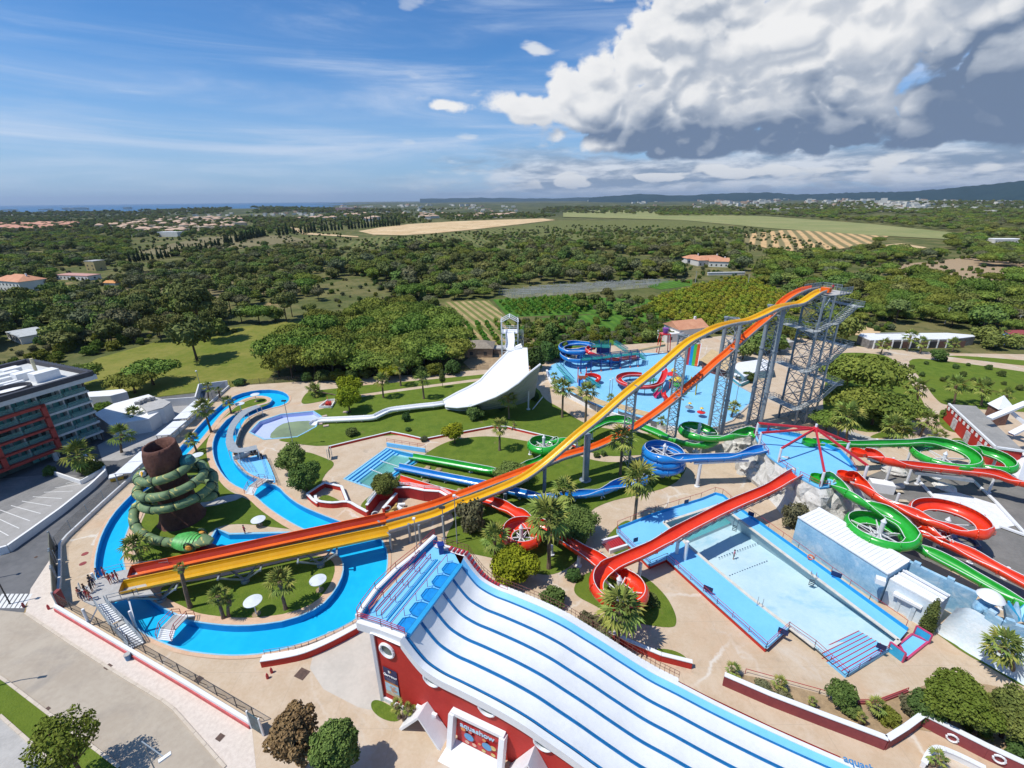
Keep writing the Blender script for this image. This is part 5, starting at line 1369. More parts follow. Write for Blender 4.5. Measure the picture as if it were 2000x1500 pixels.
# SNAKE TOWER
def snake():
    c = G(357,1012); 
    m_tr = M('carved_trunk',(.085,.032,.022),.85,col2=(.15,.062,.042),scale=.5,bump=.18,bscale=1.1,fn=lambda t,P,cc,bs: t.mix(t.math('MULTIPLY',t.mr(t.noise(t.vm('MULTIPLY',P,(1,1,.25)),1.2,5,.7),.55,.68),.6),cc,(.045,.018,.014,1)))
    root = thing('trunk_tower','hollow brown tree trunk tower standing inside the green snake slide','tower',(c.x,c.y,0))
    mb = MB(); H = 14.2; n = 28; vs = []; q = random.Random(4)
    prof_ = [(3.6,0),(3.15,.6),(2.8,2),(2.6,4),(2.45,6),(2.35,8),(2.35,9.6),(2.5,11),(2.6,12.2),(2.4,13.4),(2.3,14.2)]
    for r_,z in prof_:
        for i in range(n):
            a = 2*pi*i/n; k = r_*(1+.03*sin(i*2.3+z*.3)+q.uniform(-.02,.02)); vs.append((c.x+k*cos(a),c.y+k*sin(a),z+(.25*sin(a+.5)*(z > 13.9))))
    fs = [(j*n+i,j*n+(i+1) % n,(j+1)*n+(i+1) % n,(j+1)*n+i) for j in range(len(prof_)-1) for i in range(n)]
    top = len(vs)-n; o = len(vs)
    for z,r_ in ((H,2.05),(H-4,2.0)):
        for i in range(n):
            a = 2*pi*i/n; vs.append((c.x+r_*cos(a),c.y+r_*sin(a),z+(.25*sin(a+.5)*(z > 13))))
    fs += [(top+i,top+(i+1) % n,o+(i+1) % n,o+i) for i in range(n)]+[(o+i,o+(i+1) % n,o+n+(i+1) % n,o+n+i) for i in range(n)]
    mb.add(vs,fs); mb.build('trunk',m_tr,root,smooth=True)
    mb = MB(); mb.lathe((c.x,c.y,H-4),[(2.02,0),(0,.02)],28); mb.build('inner_floor',m_dark,root)
    # small toucan-like bird ornament in plain shapes
    b = V3((c.x-1.2,c.y-2.9,11.0)); mb = MB(); mb.lathe(b-V3((0,.3,.6)),[(0,0),(.35,.15),(.45,.5),(.3,.9),(0,1.0)],10); mb.build('bird_body',m_white,root)
    mb = MB(); mb.cyl(b+V3((0,-.4,.2)),b+V3((.5,-1.2,-.1)),.22,.05,8); mb.build('bird_beak',m_yel,root)
    # bridge hatch at the right
    mb = MB(); mb.lathe((c.x+3.3,c.y+.6,10.6),[(0,1.3),(.8,1.1),(1.1,.5),(1.15,0)],12); mb.build('entry_hood',M('teal_paint',(.02,.14,.15),.5),root)
    # spiral tube
    def sk(t,P,cc,bs):
        w = t.new('ShaderNodeTexWave',wave_type='BANDS',bands_direction='DIAGONAL'); t.put(w.inputs['Vector'],P)
        for k,v in (('Scale',.42),('Distortion',9.0),('Detail',2.0),('Detail Scale',1.1)): w.inputs[k].default_value = v
        m_ = t.math('MULTIPLY',t.mr(w.outputs['Fac'],.86,.93),t.mr(t.noise(P,.9,2,.5),.46,.56)); return t.mix(m_,cc,(.52,.46,.14,1))
    m_sk = M('snake_skin_paint',(.115,.19,.085),.7,col2=(.17,.26,.125),scale=.4,fn=sk)
    m_band = M('dark_green_band',(.008,.035,.02),.5)
    sr = thing('snake_slide','green patterned snake tube slide coiled round the brown trunk tower','water slide',(c.x,c.y,0))
    pts = []; turns = 3.05; a_start = 20
    N = 74
    for i in range(N+1):
        f = i/N; a = R(a_start-360*turns*f); z = 10.3-6.3*f
        rx = 3.5+1.7*min(1,f*2.0); off = -.15+1.0*min(1,f*1.9)*(1-max(0,f-.85)*4)
        pts.append(V3((c.x+rx*cos(a)+off,c.y+rx*sin(a)*.98,z)))
    tail = px3([(262,1002,4.0),(262,1020,3.3),(271,1037,2.7),(290,1050,2.2),(315,1058,1.9),(340,1060,1.7)])
    # find leftmost end and splice
    path = catmull(pts+[V3((tail[0].x+.2,tail[0].y+2.2,4.5))]+tail,2)
    path = resample(path,.8); rad = .70
    k = 0; per = 4
    while k < len(path)-1:
        e = min(len(path)-1,k+per); mb = MB(); mb.tube(path[k:e+1],rad,12); mb.build('tube_section',m_sk,sr,smooth=True)
        if k: mb = MB(); d = (path[min(k+1,len(path)-1)]-path[k-1]).normalized(); mb.cyl(path[k]-d*.06,path[k]+d*.06,rad+.07,n=12); mb.build('tube_band',m_band,sr)
        k = e
    # head: flaring hood, crest, upper and lower jaw, eye, tongue pool
    h0 = path[-1]; h1 = G(390,1064,1.3); d = (h1-h0).normalized(); s = V3((d.y,-d.x,0)).normalized(); up = ZV(1)
    def loft(rings,mat,name,cap=True):
        m_ = len(rings[0]); vs = [p for r_ in rings for p in r_]; fs = [(j*m_+i,j*m_+(i+1) % m_,(j+1)*m_+(i+1) % m_,(j+1)*m_+i) for j in range(len(rings)-1) for i in range(m_)]
        mb = MB(); mb.add(vs,fs+[f[::-1] for f in fs]*0)
        if cap: mb.add(vs[:m_],[tuple(range(m_))]); mb.add(vs[-m_:],[tuple(range(m_))])
        return mb.build(name,mat,sr,smooth=True)
    def ell(c_,w,h,n=14,half=False):
        w *= .74; h *= .8
        return [c_+s*w*cos(2*pi*i/n)+up*h*max(-1 if not half else 0,sin(2*pi*i/n)) for i in range(n)]
    loft([ell(h0+d*x+up*z,w,h) for x,z,w,h in ((-.2,0,1.0,.95),(.9,.1,1.5,1.15),(1.9,.3,2.2,1.25),(2.8,.4,2.5,1.25),(3.6,.35,2.3,1.0))],m_sk,'hood')
    loft([ell(h0+d*x+up*z,w,h) for x,z,w,h in ((3.4,.6,2.3,.8),(4.2,.8,1.9,.75),(5.1,.9,1.45,.55),(5.9,.85,.9,.3))],m_sk,'upper_jaw')
    m_cr = M('bright_green_crest',(.09,.42,.09),.5,var=.2,scale=1.2)
    for i in range(9):
        x = .6+i*.45; mb = MB(); hh = 1.0+.3*sin(i/8*pi)
        w = 1.05+.8*sin((i+1)/9*pi)
        ring = [h0+d*(x+xx)+s*w*cos(a)+up*(.35+hh*sin(a)) for xx in (0,.38) for a in [pi*k_/8 for k_ in range(9)]]
        mb.add(ring,[(k_,k_+1,9+k_+1,9+k_) for k_ in range(8)]); mb.build('crest_plate',m_cr,sr,smooth=True)
    loft([ell(h0+d*x+up*z,w,h) for x,z,w,h in ((3.4,-.5,2.0,.25),(4.8,-.7,1.7,.25),(6.4,-.9,1.2,.2))],M('dark_red_mouth',(.22,.008,.02),.4),'tongue')
    for sgn in (1,-1):
        e = h0+d*3.5+s*sgn*1.55+up*.85
        mb = MB(); mb.lathe(e-up*.45,[(0,0),(.4,.1),(.55,.45),(.4,.8),(0,.9)],12); ey = mb.build('eye',M('eye_amber',(.60,.28,.05),.3),sr)
        mb = MB(); mb.tube([e+d*.75*cos(a*.524)+up*.75*sin(a*.524)+s*sgn*.1 for a in range(12)],.14,5,closed=True); mb.build('eye_ring',m_band,sr)
    for i in (8,20,32,44,56,66):
        if i < len(pts): p = pts[i]; mb = MB(); mb.bar((p.x,p.y,p.z-.9),(c.x+(p.x-c.x)*.5,c.y+(p.y-c.y)*.5,p.z-1.2),.15); mb.build('bracket',m_dsteel,sr)
snake()
# BIG POOL AND DECKS
def wall_line(name,label,pts,h,w,mat,cat='wall',cap=None,capmat=None,z0=0.0,group=None,capw=.12):
    P = [G(u,v,z0) for u,v in pts] if not isinstance(pts[0],Vector) else pts
    root = thing(name,label,cat,tuple(P[0]),group)
    mb = MB()
    for a,b in zip(P,P[1:]): mb.bar(a+ZV(h/2),b+ZV(h/2),w,h)
    mb.build('wall_face',mat,root)
    if capmat is not None:
        mb = MB()
        for a,b in zip(P,P[1:]): mb.bar(a+ZV(h+.05),b+ZV(h+.05),w+capw*.5,.10)
        mb.build('wall_cap',capmat,root)
    return root
ZD = .7
PD = [(1206,1034),(1280,1005),(1370,977),(1397,966),(1412,970),(1427,983),(1560,1078),(1700,1180),(1772,1232),(1757,1250),(1414,993),(1401,987),(1296,1021),(1340,1062),(1397,1111),(1460,1163),(1540,1226),(1496,1266),(1400,1180),(1302,1091),(1269,1105),(1206,1042)]
pdp = gp(PD,ZD)
root = thing('pool_deck','raised light blue deck around the long empty swimming pool','pool deck',tuple(G(1400,1150)))
tv,tf = fill([pdp]); mb = MB(); mb.add([(a,b,ZD) for a,b in tv],tf); mb.build('deck_floor',m_deckb,root)
mb = MB(); E_ = [G(u,v,0) for u,v in [(1206,1040),(1241,1077),(1269,1106),(1302,1092),(1400,1184),(1496,1270),(1548,1230)]]; E_ = [G(u,v,ZD) for u,v in [(1206,1034),(1206,1042),(1269,1105),(1302,1091),(1400,1180),(1496,1266),(1540,1226)]]
for a,b in zip(E_,E_[1:]):
    mb.add([V3((a.x,a.y,0)),V3((b.x,b.y,0)),V3((b.x,b.y,ZD)),V3((a.x,a.y,ZD))],[(0,1,2,3)])
mb.build('red_side',m_red,root)
mb = MB()
for a,b in zip(E_,E_[1:]): mb.bar(a+ZV(.04),b+ZV(.04),.3,.1)
mb.build('white_edge',m_cope,root)
O_ = [G(u,v,ZD) for u,v in [(1206,1034),(1280,1005),(1370,977),(1397,966),(1412,970),(1427,983),(1560,1078),(1700,1180),(1772,1232)]]
mb = MB()
for a,b in zip(O_,O_[1:]):
    mb.bar(a+ZV(.2),b+ZV(.2),.12,.55)
mb.build('outer_kerb',m_midb,root)
rail(root,[p+V3((0,.35,.3)) for p in O_],1.0,.045,m_redrail,2.2,bars=(1.0,)); rail(root,E_,1.0,.045,m_redrail,2.0)
big7 = gp(BIG_POOL,ZD)
# basin: long walls, floor falling to the deep end at the top
FL = {0: -2.2,1: -2.2,2: -2.2,3: -.2,4: -.2,5: -.2,6: -.2,7: -.9,8: -1.5,9: -2.0}
n = len(big_p); mb = MB()
tl,tr = big_p[0],big_p[1]
vs = [(p[0],p[1],FL[i]) for i,p in enumerate(big_p)]
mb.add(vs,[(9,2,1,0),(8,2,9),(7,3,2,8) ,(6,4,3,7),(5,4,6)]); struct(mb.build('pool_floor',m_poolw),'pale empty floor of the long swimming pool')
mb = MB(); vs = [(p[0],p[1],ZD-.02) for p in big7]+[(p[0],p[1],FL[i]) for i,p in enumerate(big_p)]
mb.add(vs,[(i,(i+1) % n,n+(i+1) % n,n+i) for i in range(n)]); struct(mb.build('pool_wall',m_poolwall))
mb = MB()
for i in range(n):
    if i in (4,5): continue
    a = V3((*big7[i],ZD+.05)); b = V3((*big7[(i+1) % n],ZD+.05)); mb.bar(a,b,.45,.12)
mb.build('coping',M('cream_coping',(.60,.57,.50),.7,var=.08),root)
struct(sheet('pool_water',[[(p[0]*1,p[1]) for p in gp([(1300,1022),(1401,990),(1414,997),(1440,1016),(1345,1056)],-1.5)]],-1.5,m_wdeep),'teal water left in the deep end')
# broad steps at the shallow end
a = G(1591,1264,ZD); b = G(1682,1221,ZD); c_ = G(1654,1316,ZD); d_ = G(1738,1266,ZD)
sr = thing('pool_steps','seven broad light blue steps with red edges at the shallow end of the long pool','steps',tuple(a))
for i in range(7):
    f0,f1 = i/7,(i+1)/7; z = -.25+i*.13
    q = [a.lerp(c_,f0),b.lerp(d_,f0),b.lerp(d_,f1),a.lerp(c_,f1)]; pl = [(p.x,p.y) for p in q]; pl = pl if area2(pl) > 0 else pl[::-1]
    mb = MB(); mb.prism(pl,-1.0,z); mb.cur = 1; mb.bar(V3((q[0].x,q[0].y,z+.01)),V3((q[1].x,q[1].y,z+.01)),.10,.03); mb.build('step',[m_deckb,m_redrail],sr)
rail(sr,[G(1540,1226,ZD),G(1591,1262,ZD),G(1655,1320,.3),G(1738,1268,.3)],.9,.045)
# lane ropes, ladders
mb = MB()
for (p,q) in (((1402,1090),(1482,1060)),((1423,1125),(1500,1095))):
    A = G(*p,-1.3); B = G(*q,-1.3); m_ = 16
    for k in range(m_): c = A.lerp(B,(k+.5)/m_); mb.box(c,(.18,.12,.08),.5)
tag(mb.build('lane_rope',M('navy_float',(.02,.05,.14),.5)),'two dark float lines lying on the empty pool floor','rope')
for u,v,lab in ((1484,1180,'ladder on the near long side of the pool'),(1588,1128,'ladder midway along the far long side of the pool'),(1437,1023,'ladder near the deep end on the far side')):
    g = G(u,v,ZD); t = thing('pool_ladder','curved steel '+lab,'ladder',tuple(g)); mb = MB(); s = 1 if u < 1490 and v > 1100 else -1; dr = V3((.82,-.57,0)); ac = V3((.57,.82,0))*s
    for k in (-.3,.3): mb.tube([g+dr*k+ac*(-.5)+ZV(0),g+dr*k+ac*(-.4)+ZV(.8),g+dr*k+ac*.2+ZV(.9),g+dr*k+ac*.35+ZV(-1.2)],.04,5)
    mb.build('hoop',m_galv,t)
    for k in range(4): mb = MB(); mb.bar(g+dr*-.3+ac*.35+ZV(-.2-.3*k),g+dr*.3+ac*.35+ZV(-.2-.3*k),.12,.05); mb.build('rung',m_dark,t)
# pink gate box beside the steps
t = thing('foot_bath','pink framed blue foot bath with two upright panels by the pool steps','foot bath',tuple(G(1760,1270)))
m_pink = M('pink_paint',(.55,.06,.16),.5,var=.1); m_cyan = M('cyan_panel',(.03,.36,.60),.4,var=.08)
A = [G(1755,1262),G(1780,1242),G(1812,1256),G(1770,1290)]
q = [(p.x,p.y) for p in A]; mb = MB(); mb.prism(q if area2(q) > 0 else q[::-1],0,.2); mb.build('tray',m_deckb,t)
mb = MB()
for a_,b_ in zip(A,A[1:]+A[:1]): mb.bar(a_+ZV(.2),b_+ZV(.2),.2,.4)
mb.build('tray_rim',m_pink,t)
for (p,q_) in (((1733,1272),(1762,1294)),((1784,1240),(1813,1258))):
    a_,b_ = G(*p),G(*q_); mb = MB(); mb.bar(a_+ZV(.75),b_+ZV(.75),.1,1.4); pn = mb.build('panel',m_cyan,t)
    mb = MB(); mb.bar(a_+ZV(1.5),b_+ZV(1.5),.16,.14); mb.bar(a_,a_+ZV(1.5),.16); mb.bar(b_,b_+ZV(1.5),.16); mb.build('panel_frame',m_pink,pn)
# notice boards on the rails, lifebuoy
for u,v,w_,lab in ((1340,985,.9,'navy notice board on the pool rail behind the palm shadow'),(1466,1009,.9,'navy notice board on the far pool rail by the red slide'),(1382,1156,1.2,'navy notice board halfway along the near pool rail'),(1528,1240,1.1,'navy notice board at the low corner of the pool deck'),(1632,1128,1.2,'navy notice board on the long far pool rail'),(1719,1270,.9,'navy notice board next to the pink foot bath'),(1241,1060,.8,'navy notice board on the left pool rail')):
    g = G(u,v,ZD+.3); mb = MB(); ang = R(-38) if u > 1300 and v > 1000 else R(20); mb.box(g+ZV(.55),(w_,.06,.75),ang); t = tag(mb.build('notice_board',M('navy_board',(.008,.02,.09),.5,var=.3,scale=4)),lab,'notice board')
g = G(1582,1093,.9); mb = MB(); mb.tube([g+V3((.38*cos(a*.628)*.8,-.38*cos(a*.628)*.57,.45+.38*sin(a*.628))) for a in range(10)],.09,6,closed=True); tag(mb.build('lifebuoy',m_org),'orange lifebuoy hanging on the far pool rail','lifebuoy')

# ICE BUILDINGS ON THE RIGHT
def ice_fn(t,P,cc,bs): return t.mix(t.mr(t.noise(P,.45,6,.7,.6),.46,.80),cc,(.60,.68,.72,1))
m_ice = M('ice_blue_paint',(.17,.37,.54),.8,col2=(.33,.53,.66),scale=.5,fn=ice_fn,bump=.05,bscale=2)
m_ice2 = M('pale_ice_paint',(.52,.62,.68),.8,col2=(.68,.72,.74),scale=.4,bump=.06,bscale=2)
def block(name,label,cat,roof,z,wallm,roofm,overhang=0.0,panels=0,base=None):
    r_ = [G(u,v,z) for u,v in roof]; pl = [(p.x,p.y) for p in r_]; pl = pl if area2(pl) > 0 else pl[::-1]
    c = (sum(p[0] for p in pl)/len(pl),sum(p[1] for p in pl)/len(pl))
    root = thing(name,label,cat,(c[0],c[1],0)); w = lower(pl,.985) if overhang else pl
    for i in range(len(w)):
        a = V3((*w[i],0)); b = V3((*w[(i+1) % len(w)],0)); mb = MB(); H = ZV(z-.2); d = (b-a).normalized(); nn = V3((-d.y,d.x,0))*.2
        mb.add([a,b,b+H,a+H,a+nn,b+nn,b+nn+H,a+nn+H],[(0,1,2,3),(7,6,5,4),(0,4,5,1)]); mb.build('wall',wallm,root)
    mb = MB(); mb.prism(pl,z-.25,z,bottom=True); ro = mb.build('roof',roofm,root)
    return root,r_,ro
root,r_,ro = block('ice_building','long pale blue ice painted building with a flat white roof above the pool','building',[(1559,1010),(1598,992),(1777,1096),(1735,1122)],4.8,m_ice,m_whitew)
for k in range(1,22):
    f = k/22; mb = MB(); mb.bar(r_[0].lerp(r_[3],f)+ZV(.04),r_[1].lerp(r_[2],f)+ZV(.04),.07,.07); mb.build('roof_seam',m_white,ro)
mb = MB(); mb.bar(r_[0]+ZV(.08),r_[3]+ZV(.08),.3,.16); mb.bar(r_[1]+ZV(.08),r_[2]+ZV(.08),.3,.16); mb.build('parapet',m_white,ro)
root,r_,ro = block('ice_building','lower ice building with tiered white roofs and a dark doorway','building',[(1738,1130),(1770,1113),(1857,1162),(1833,1182)],4.0,m_ice2,m_whitew)
for k in (.25,.5,.75):
    mb = MB(); mb.bar(r_[0].lerp(r_[1],k)+V3((0,0,.1*(4*k))),r_[3].lerp(r_[2],k)+V3((0,0,.1*(4*k))),.12,.25); mb.build('roof_step',m_white,ro)
# skirt wall flaring towards the pool
fp = [G(1716,1166),G(1745,1188),G(1770,1207),G(1806,1228)]; tp = [G(1738,1130,3.9),G(1765,1145,3.9),G(1790,1160,3.9),G(1833,1182,3.9)]
mb = MB(); vs = fp+tp; mb.add(vs,[(i,i+1,5+i,4+i) for i in (0,2)]); mb.build('sloping_front',m_ice2,root)
dA,dB = G(1750,1195),G(1774,1205); mb = MB(); dv = V3((-.5,.85,0)).normalized()
dn = (dB-dA).normalized(); nn = V3((-dn.y,dn.x,0)); nn = nn if nn.y > 0 else -nn
A0_,B0__ = G(1749,1194),G(1776,1212)
mb.add([A0_,B0__,B0__+nn*2,A0_+nn*2],[(0,1,2,3)]); mb.build('doorway_floor',M('terracotta_floor',(.42,.20,.10),.8),root)
for q_ in (A0_,B0__):
    mb = MB(); mb.bar(q_+ZV(1.2),q_+nn*2.2+ZV(1.2),.35,2.4); mb.build('door_cheek',m_ice2,root)
mb = MB(); mb.bar(A0_+nn*.8+ZV(2.55)-dn*.6,B0__+nn*.8+ZV(2.55)+dn*.8,2.2,.35); mb.build('door_canopy',m_whitew,root)
mb = MB(); mb.bar(A0_+nn*2.1+ZV(1.2),B0__+nn*2.1+ZV(1.2),.1,2.4); mb.build('door',M('dark_interior',(.05,.035,.03),.8),root)
g = G(1770,1155,4.2); mb = MB(); mb.box(g+V3((-2.2,1.5,.3)),(1.0,.9,.7),-.6); mb.build('roof_box',m_whitew,root)
# battlement wall behind
def battlement(pts,h,label,mat):
    P = [G(u,v,h) for u,v in pts]; root = thing('battlement_wall',label,'wall',(P[0].x,P[0].y,0)); mb = MB()
    for a,b in zip(P,P[1:]): mb.bar(V3((a.x,a.y,(h-.3)/2)),V3((b.x,b.y,(h-.3)/2)),.5,h-.3)
    mb.build('wall_face',mat,root)
    for a,b in zip(P,P[1:]):
        n = max(2,int((b-a).length/1.3))
        for k in range(n):
            if k % 2 == 0: c = a.lerp(b,(k+.5)/n); mb = MB(); mb.box((c.x,c.y,h-.1),(.7,.5,.4),atan2(b.y-a.y,b.x-a.x)); mb.build('merlon',mat,root)
battlement([(1777,1092),(1840,1122),(1914,1155)],4.6,'pale blue battlement wall behind the tiered white roofs',m_ice)
battlement([(1932,1190),(1962,1208),(2010,1222),(2100,1260)],5.6,'ice blue castle wall at the right edge behind the white slope',m_ice)
for u,v in ((1951,1215),(1966,1222)):
    g = G(u,v,4.2); mb = MB(); mb.box(g,(.8,.5,1.2),-.45); tag(mb.build('castle_window',m_dark),'narrow dark window %s in the castle wall' % ('left of the pair' if u < 1960 else 'right of the pair'),'window')
# white iceberg slope
base = [G(u,v,0) for u,v in [(1822,1230),(1856,1255),(1895,1280),(1935,1303),(1990,1335),(2060,1375)]]
top = [G(u,v,4.6) for u,v in [(1868,1188),(1895,1188),(1925,1204),(1965,1228),(2010,1252),(2100,1300)]]
rr = random.Random(3); mb = MB(); vs = []; n = 7
C1 = catmull(base,3); C2 = catmull(top,3)
for a,b in zip(C1,C2):
    for k in range(n+1):
        f = k/n; p = a.lerp(b,f); p.z = p.z*(1-(1-f)**2.2 if f < 1 else 1)+(rr.uniform(-.12,.12) if 0 < k < n else 0); vs.append(p)
mb.add(vs,[(i*(n+1)+k,(i+1)*(n+1)+k,(i+1)*(n+1)+k+1,i*(n+1)+k+1) for i in range(len(C1)-1) for k in range(n)])
t = thing('iceberg_slope','smooth white and pale blue sloping iceberg wall on the right edge','wall',tuple(base[0])); mb.build('slope',m_ice2,t,smooth=True)
# stone-like statue figure
t = thing('ice_statue','chunky pale blue figure standing on the ice wall with a domed white hat','statue',tuple(G(1918,1205,0))); c = G(1920,1190,4.0)
for dx,dy,dz,r_,sq,nm in ((0,0,0,1.0,1.3,'body'),(.1,-.1,1.6,.75,.9,'head'),(-.9,-.3,.3,.45,1.0,'arm'),(.9,-.4,.2,.45,1.0,'arm'),(-.4,-.6,-1.5,.5,1.4,'leg'),(.5,-.6,-1.5,.5,1.4,'leg')):
    boulder(t,c+V3((dx,dy,dz)),r_,m_ice,int(r_*99+dz*7),nm,3,sq,.06)
mb = MB(); mb.lathe(c+V3((.1,-.1,2.0)),[(1.3,0),(1.2,.15),(.9,.5),(.4,.8),(0,.85)],16); mb.build('hat',m_whitew,t,smooth=True)
t = thing('ice_statue','jagged blue winged shape at the end of the near green slide','statue',tuple(G(1985,1215,0))); c = G(1990,1196,3.4)
for k in range(5):
    a = k*.5-1; mb = MB(); mb.cyl(c+V3((sin(a)*.5,0,-1)),c+V3((sin(a)*2.4,cos(a)*.6,1.4-.2*k)),.7,.12,6); mb.build('spike',m_cyan if k % 2 else m_ice,t)
# things lying in the grey yard
Z_ = .08
pl = [G(u,v,Z_) for u,v in [(1816,965),(1840,963),(1868,961),(1950,987),(1985,1026),(1965,1030),(1927,1036),(1900,1022),(1870,1000),(1832,988)]]
mb = MB(); q = [(p.x,p.y) for p in pl]; q = q if area2(q) > 0 else q[::-1]; mb.prism(q,.04,.12)
tag(mb.build('tarpaulin',M('white_tarpaulin',(.74,.75,.77),.6,var=.05,bump=.25,bscale=.7)),'big white tarpaulin spread flat on the grey yard','tarpaulin')
boulder(None,G(1845,951,.2),1.6,M('crumpled_white_sheet',(.70,.68,.63),.8,var=.05),5,'crumpled_sheet',3,.28,.18); tag(bpy.context.scene.collection.objects[-1],'crumpled white sheet lying next to the tarpaulin','sheet')
t = thing('tent_skeleton','white steel frame lying across the yard around the tarpaulin','frame',tuple(G(1900,1000)))
for a,b in (((1790,938),(1838,992)),((1899,941),(1946,986)),((1946,986),(2004,1050)),((1950,1030),(2010,1052))):
    mb = MB(); mb.bar(G(*a)+ZV(.35),G(*b)+ZV(.35),.45,.3); mb.build('beam',m_white,t)
for u,v,lab in ((1753,963,'upper of two low wooden benches in the yard'),(1762,982,'lower of two low wooden benches in the yard')):
    g = G(u,v); t = thing('bench',lab,'bench',tuple(g)); mb = MB(); mb.box(g+ZV(.42),(1.6,.7,.1),-.15); mb.build('seat',M('pale_timber',(.50,.42,.30),.8),t)
    for k in (-.6,.6): mb = MB(); mb.box(g+V3((k,0,.2)),(.12,.6,.36),-.15); mb.build('leg',m_dark,t)
g = G(1718,958); mb = MB(); mb.box(g+ZV(.9),(3.6,1.9,1.8),-.35); mb.cur = 1; mb.box(g+V3((.2,-.95,.8)),(1.2,.06,1.3),-.35); tag(mb.build('store_container',[m_whitew,m_greyc]),'white box container standing in the grey yard','container')
mb = MB(); mb.cyl(G(1738,952,.5),G(1762,949,.5),.55,n=14); tag(mb.build('fallen_tube',m_greyc),'short grey tube lying behind the white container','tube')
g = G(1885,1062); mb = MB(); mb.tube([g+V3((1.6*cos(a*.45)*.8,1.6*sin(a*.45),.3)) for a in range(14)],.45,8,closed=True); tag(mb.build('slide_piece',M('navy_tube',(.012,.02,.07),.35)),'dark curved slide piece on the ground under the red loop','slide piece')
for u,v,s in ((1745,922,1.9),(1712,900,1.5)):
    g = G(u,v)
    boulder(None,g+ZV(.5),s,m_rock if s > 1.6 else M('slate_blue_cover',(.05,.09,.14),.7),77,'rock_mound',3,.5,.2); tag(COL.objects[-1],'grey rock mound behind the far red slide' if s > 1.6 else 'dark blue covered heap beside the octagon','mound')

# PARASOLS, BRIDGES, CANOPY, FENCES
def parasol(u,v,tu,tv,lab,r=1.12):
    g = G(u,v); z = hgt((u,v),(tu,tv)); t = thing('parasol',lab,'parasol',tuple(g),'flat white disc parasols on the lawns')
    mb = MB(); mb.cyl(g,g+ZV(z),.07,n=6); mb.build('pole',m_white,t)
    mb = MB(); mb.lathe(g+ZV(z-.1),[(0,-.02),(r,.0)],28); mb.lathe(g+ZV(z-.1),[(r,.0),(r,.06),(0,.22)],28); mb.build('disc',M('white_disc',(.62,.66,.68),.6,var=.05),t)
    mb = MB(); mb.cyl(g,g+ZV(.1),.55,n=10); mb.build('base',m_soil,t)
for a in ((625,1153,621,1132,'rightmost white disc parasol on the river island lawn'),(501,1200,496,1173,'white disc parasol between two palms on the river island lawn'),(507,1026,502,1014,'white disc parasol right of the trunk tower shadow'),
          (389,902,384,888,'white disc parasol directly behind the trunk tower'),(472,805,469,788,'white disc parasol on the narrow lawn by the grey canopy'),(501,784,498,770,'white disc parasol on the tip of the narrow upper lawn')):
    parasol(*a)
def footbridge(a,b,wd_,h,lab):
    A = G(*a); B = G(*b); d = (B-A).normalized(); s = V3((-d.y,d.x,0)); L = (B-A).length
    t = thing('footbridge',lab,'bridge',tuple((A+B)/2)); pts = [A+ZV(.1),A+d*L*.22+ZV(h),A+d*L*.75+ZV(h),B+ZV(.1)]
    mb = MB(); mb.bar(pts[1],pts[2],wd_,.15); mb.build('bridge_deck',m_greyc,t)
    for (p,q) in ((pts[0],pts[1]),(pts[3],pts[2])):
        for k in range(6): mb = MB(); c = p.lerp(q,(k+.5)/6); mb.bar(c-s*wd_/2,c+s*wd_/2,abs((q-p).length)/6*.95,.08); mb.build('step',m_white,t)
    for k in (-1,1): rail(t,[p+s*k*wd_/2 for p in pts],1.0,.05,m_redrail,1.2)
    return t
footbridge((322,1252),(368,1203),2.0,1.0,'small footbridge over the river below the stairs')
footbridge((487,967),(527,938),2.0,1.0,'small footbridge over the river by the beach deck')
# grey curved canopy over the river bank
top = [(508,793),(479,806),(464,824),(454,840),(451,858),(457,872),(466,878)]; oth = [(500,791),(472,803),(456,820),(446,838),(443,858),(447,874),(455,884)]
A = [G(u,v,2.6) for u,v in top]; B = [G(u,v,2.6) for u,v in oth]
A = [G(u,v,2.6) for u,v in [(510,794),(484,806),(468,822),(458,838),(455,855),(462,869),(470,875),(500,869)]]; B = [G(u,v,2.6) for u,v in [(500,791),(474,801),(456,818),(445,838),(441,862),(446,878),(465,884),(503,877)]]
t = thing('curved_canopy','long curved grey roof beside the river with a hut at its end','canopy',tuple(G(460,860)))
A = catmull(A,3); B = catmull(B,3)
for i in range(len(A)-1):
    mb = MB(); q = [A[i],A[i+1],B[i+1],B[i]]; dn = [p-ZV(.12) for p in q]; mb.add(q+dn,[(0,1,2,3),(4,5,6,7),(0,4,5,1),(3,2,6,7)]); mb.build('roof_panel',M('grey_roof_sheet',(.30,.33,.35),.6,var=.08),t)
for i in range(0,len(A),3):
    for p in (A[i],B[i]): mb = MB(); mb.cyl((p.x,p.y,0),(p.x,p.y,2.5),.07,n=6); mb.build('post',m_white,t)
mb = MB(); a = G(455,900); b = G(500,885); mb.bar(a+V3((0,.3,.45)),b+V3((0,.3,.45)),.5,.9); mb.build('counter',m_whitew,t)
mb = MB(); mb.bar(G(458,893,0)+ZV(1.2),G(474,889,0)+ZV(1.2),.1,2.0); mb.build('back_panel',M('brick_brown',(.25,.14,.09),.8),t)
for i,(u,v) in enumerate(((492,889),(500,888),(506,893),(512,896))):
    g = G(u,v); mb = MB(); mb.box(g+ZV(.4),(.6,.6,.1),i); mb.box(g+V3((-.2,.2,.8)),(.5,.1,.7),i); mb.bar(g,g+ZV(.4),.3); tag(mb.build('chair',m_dark),['dark chair nearest the canopy hut','second dark chair from the canopy hut','third dark chair from the canopy hut','dark chair farthest from the canopy hut'][i],'chair','dark chairs by the canopy hut')
t = thing('queue_rails','low steel rails marking lanes on the beach deck','railing',tuple(G(500,920)))
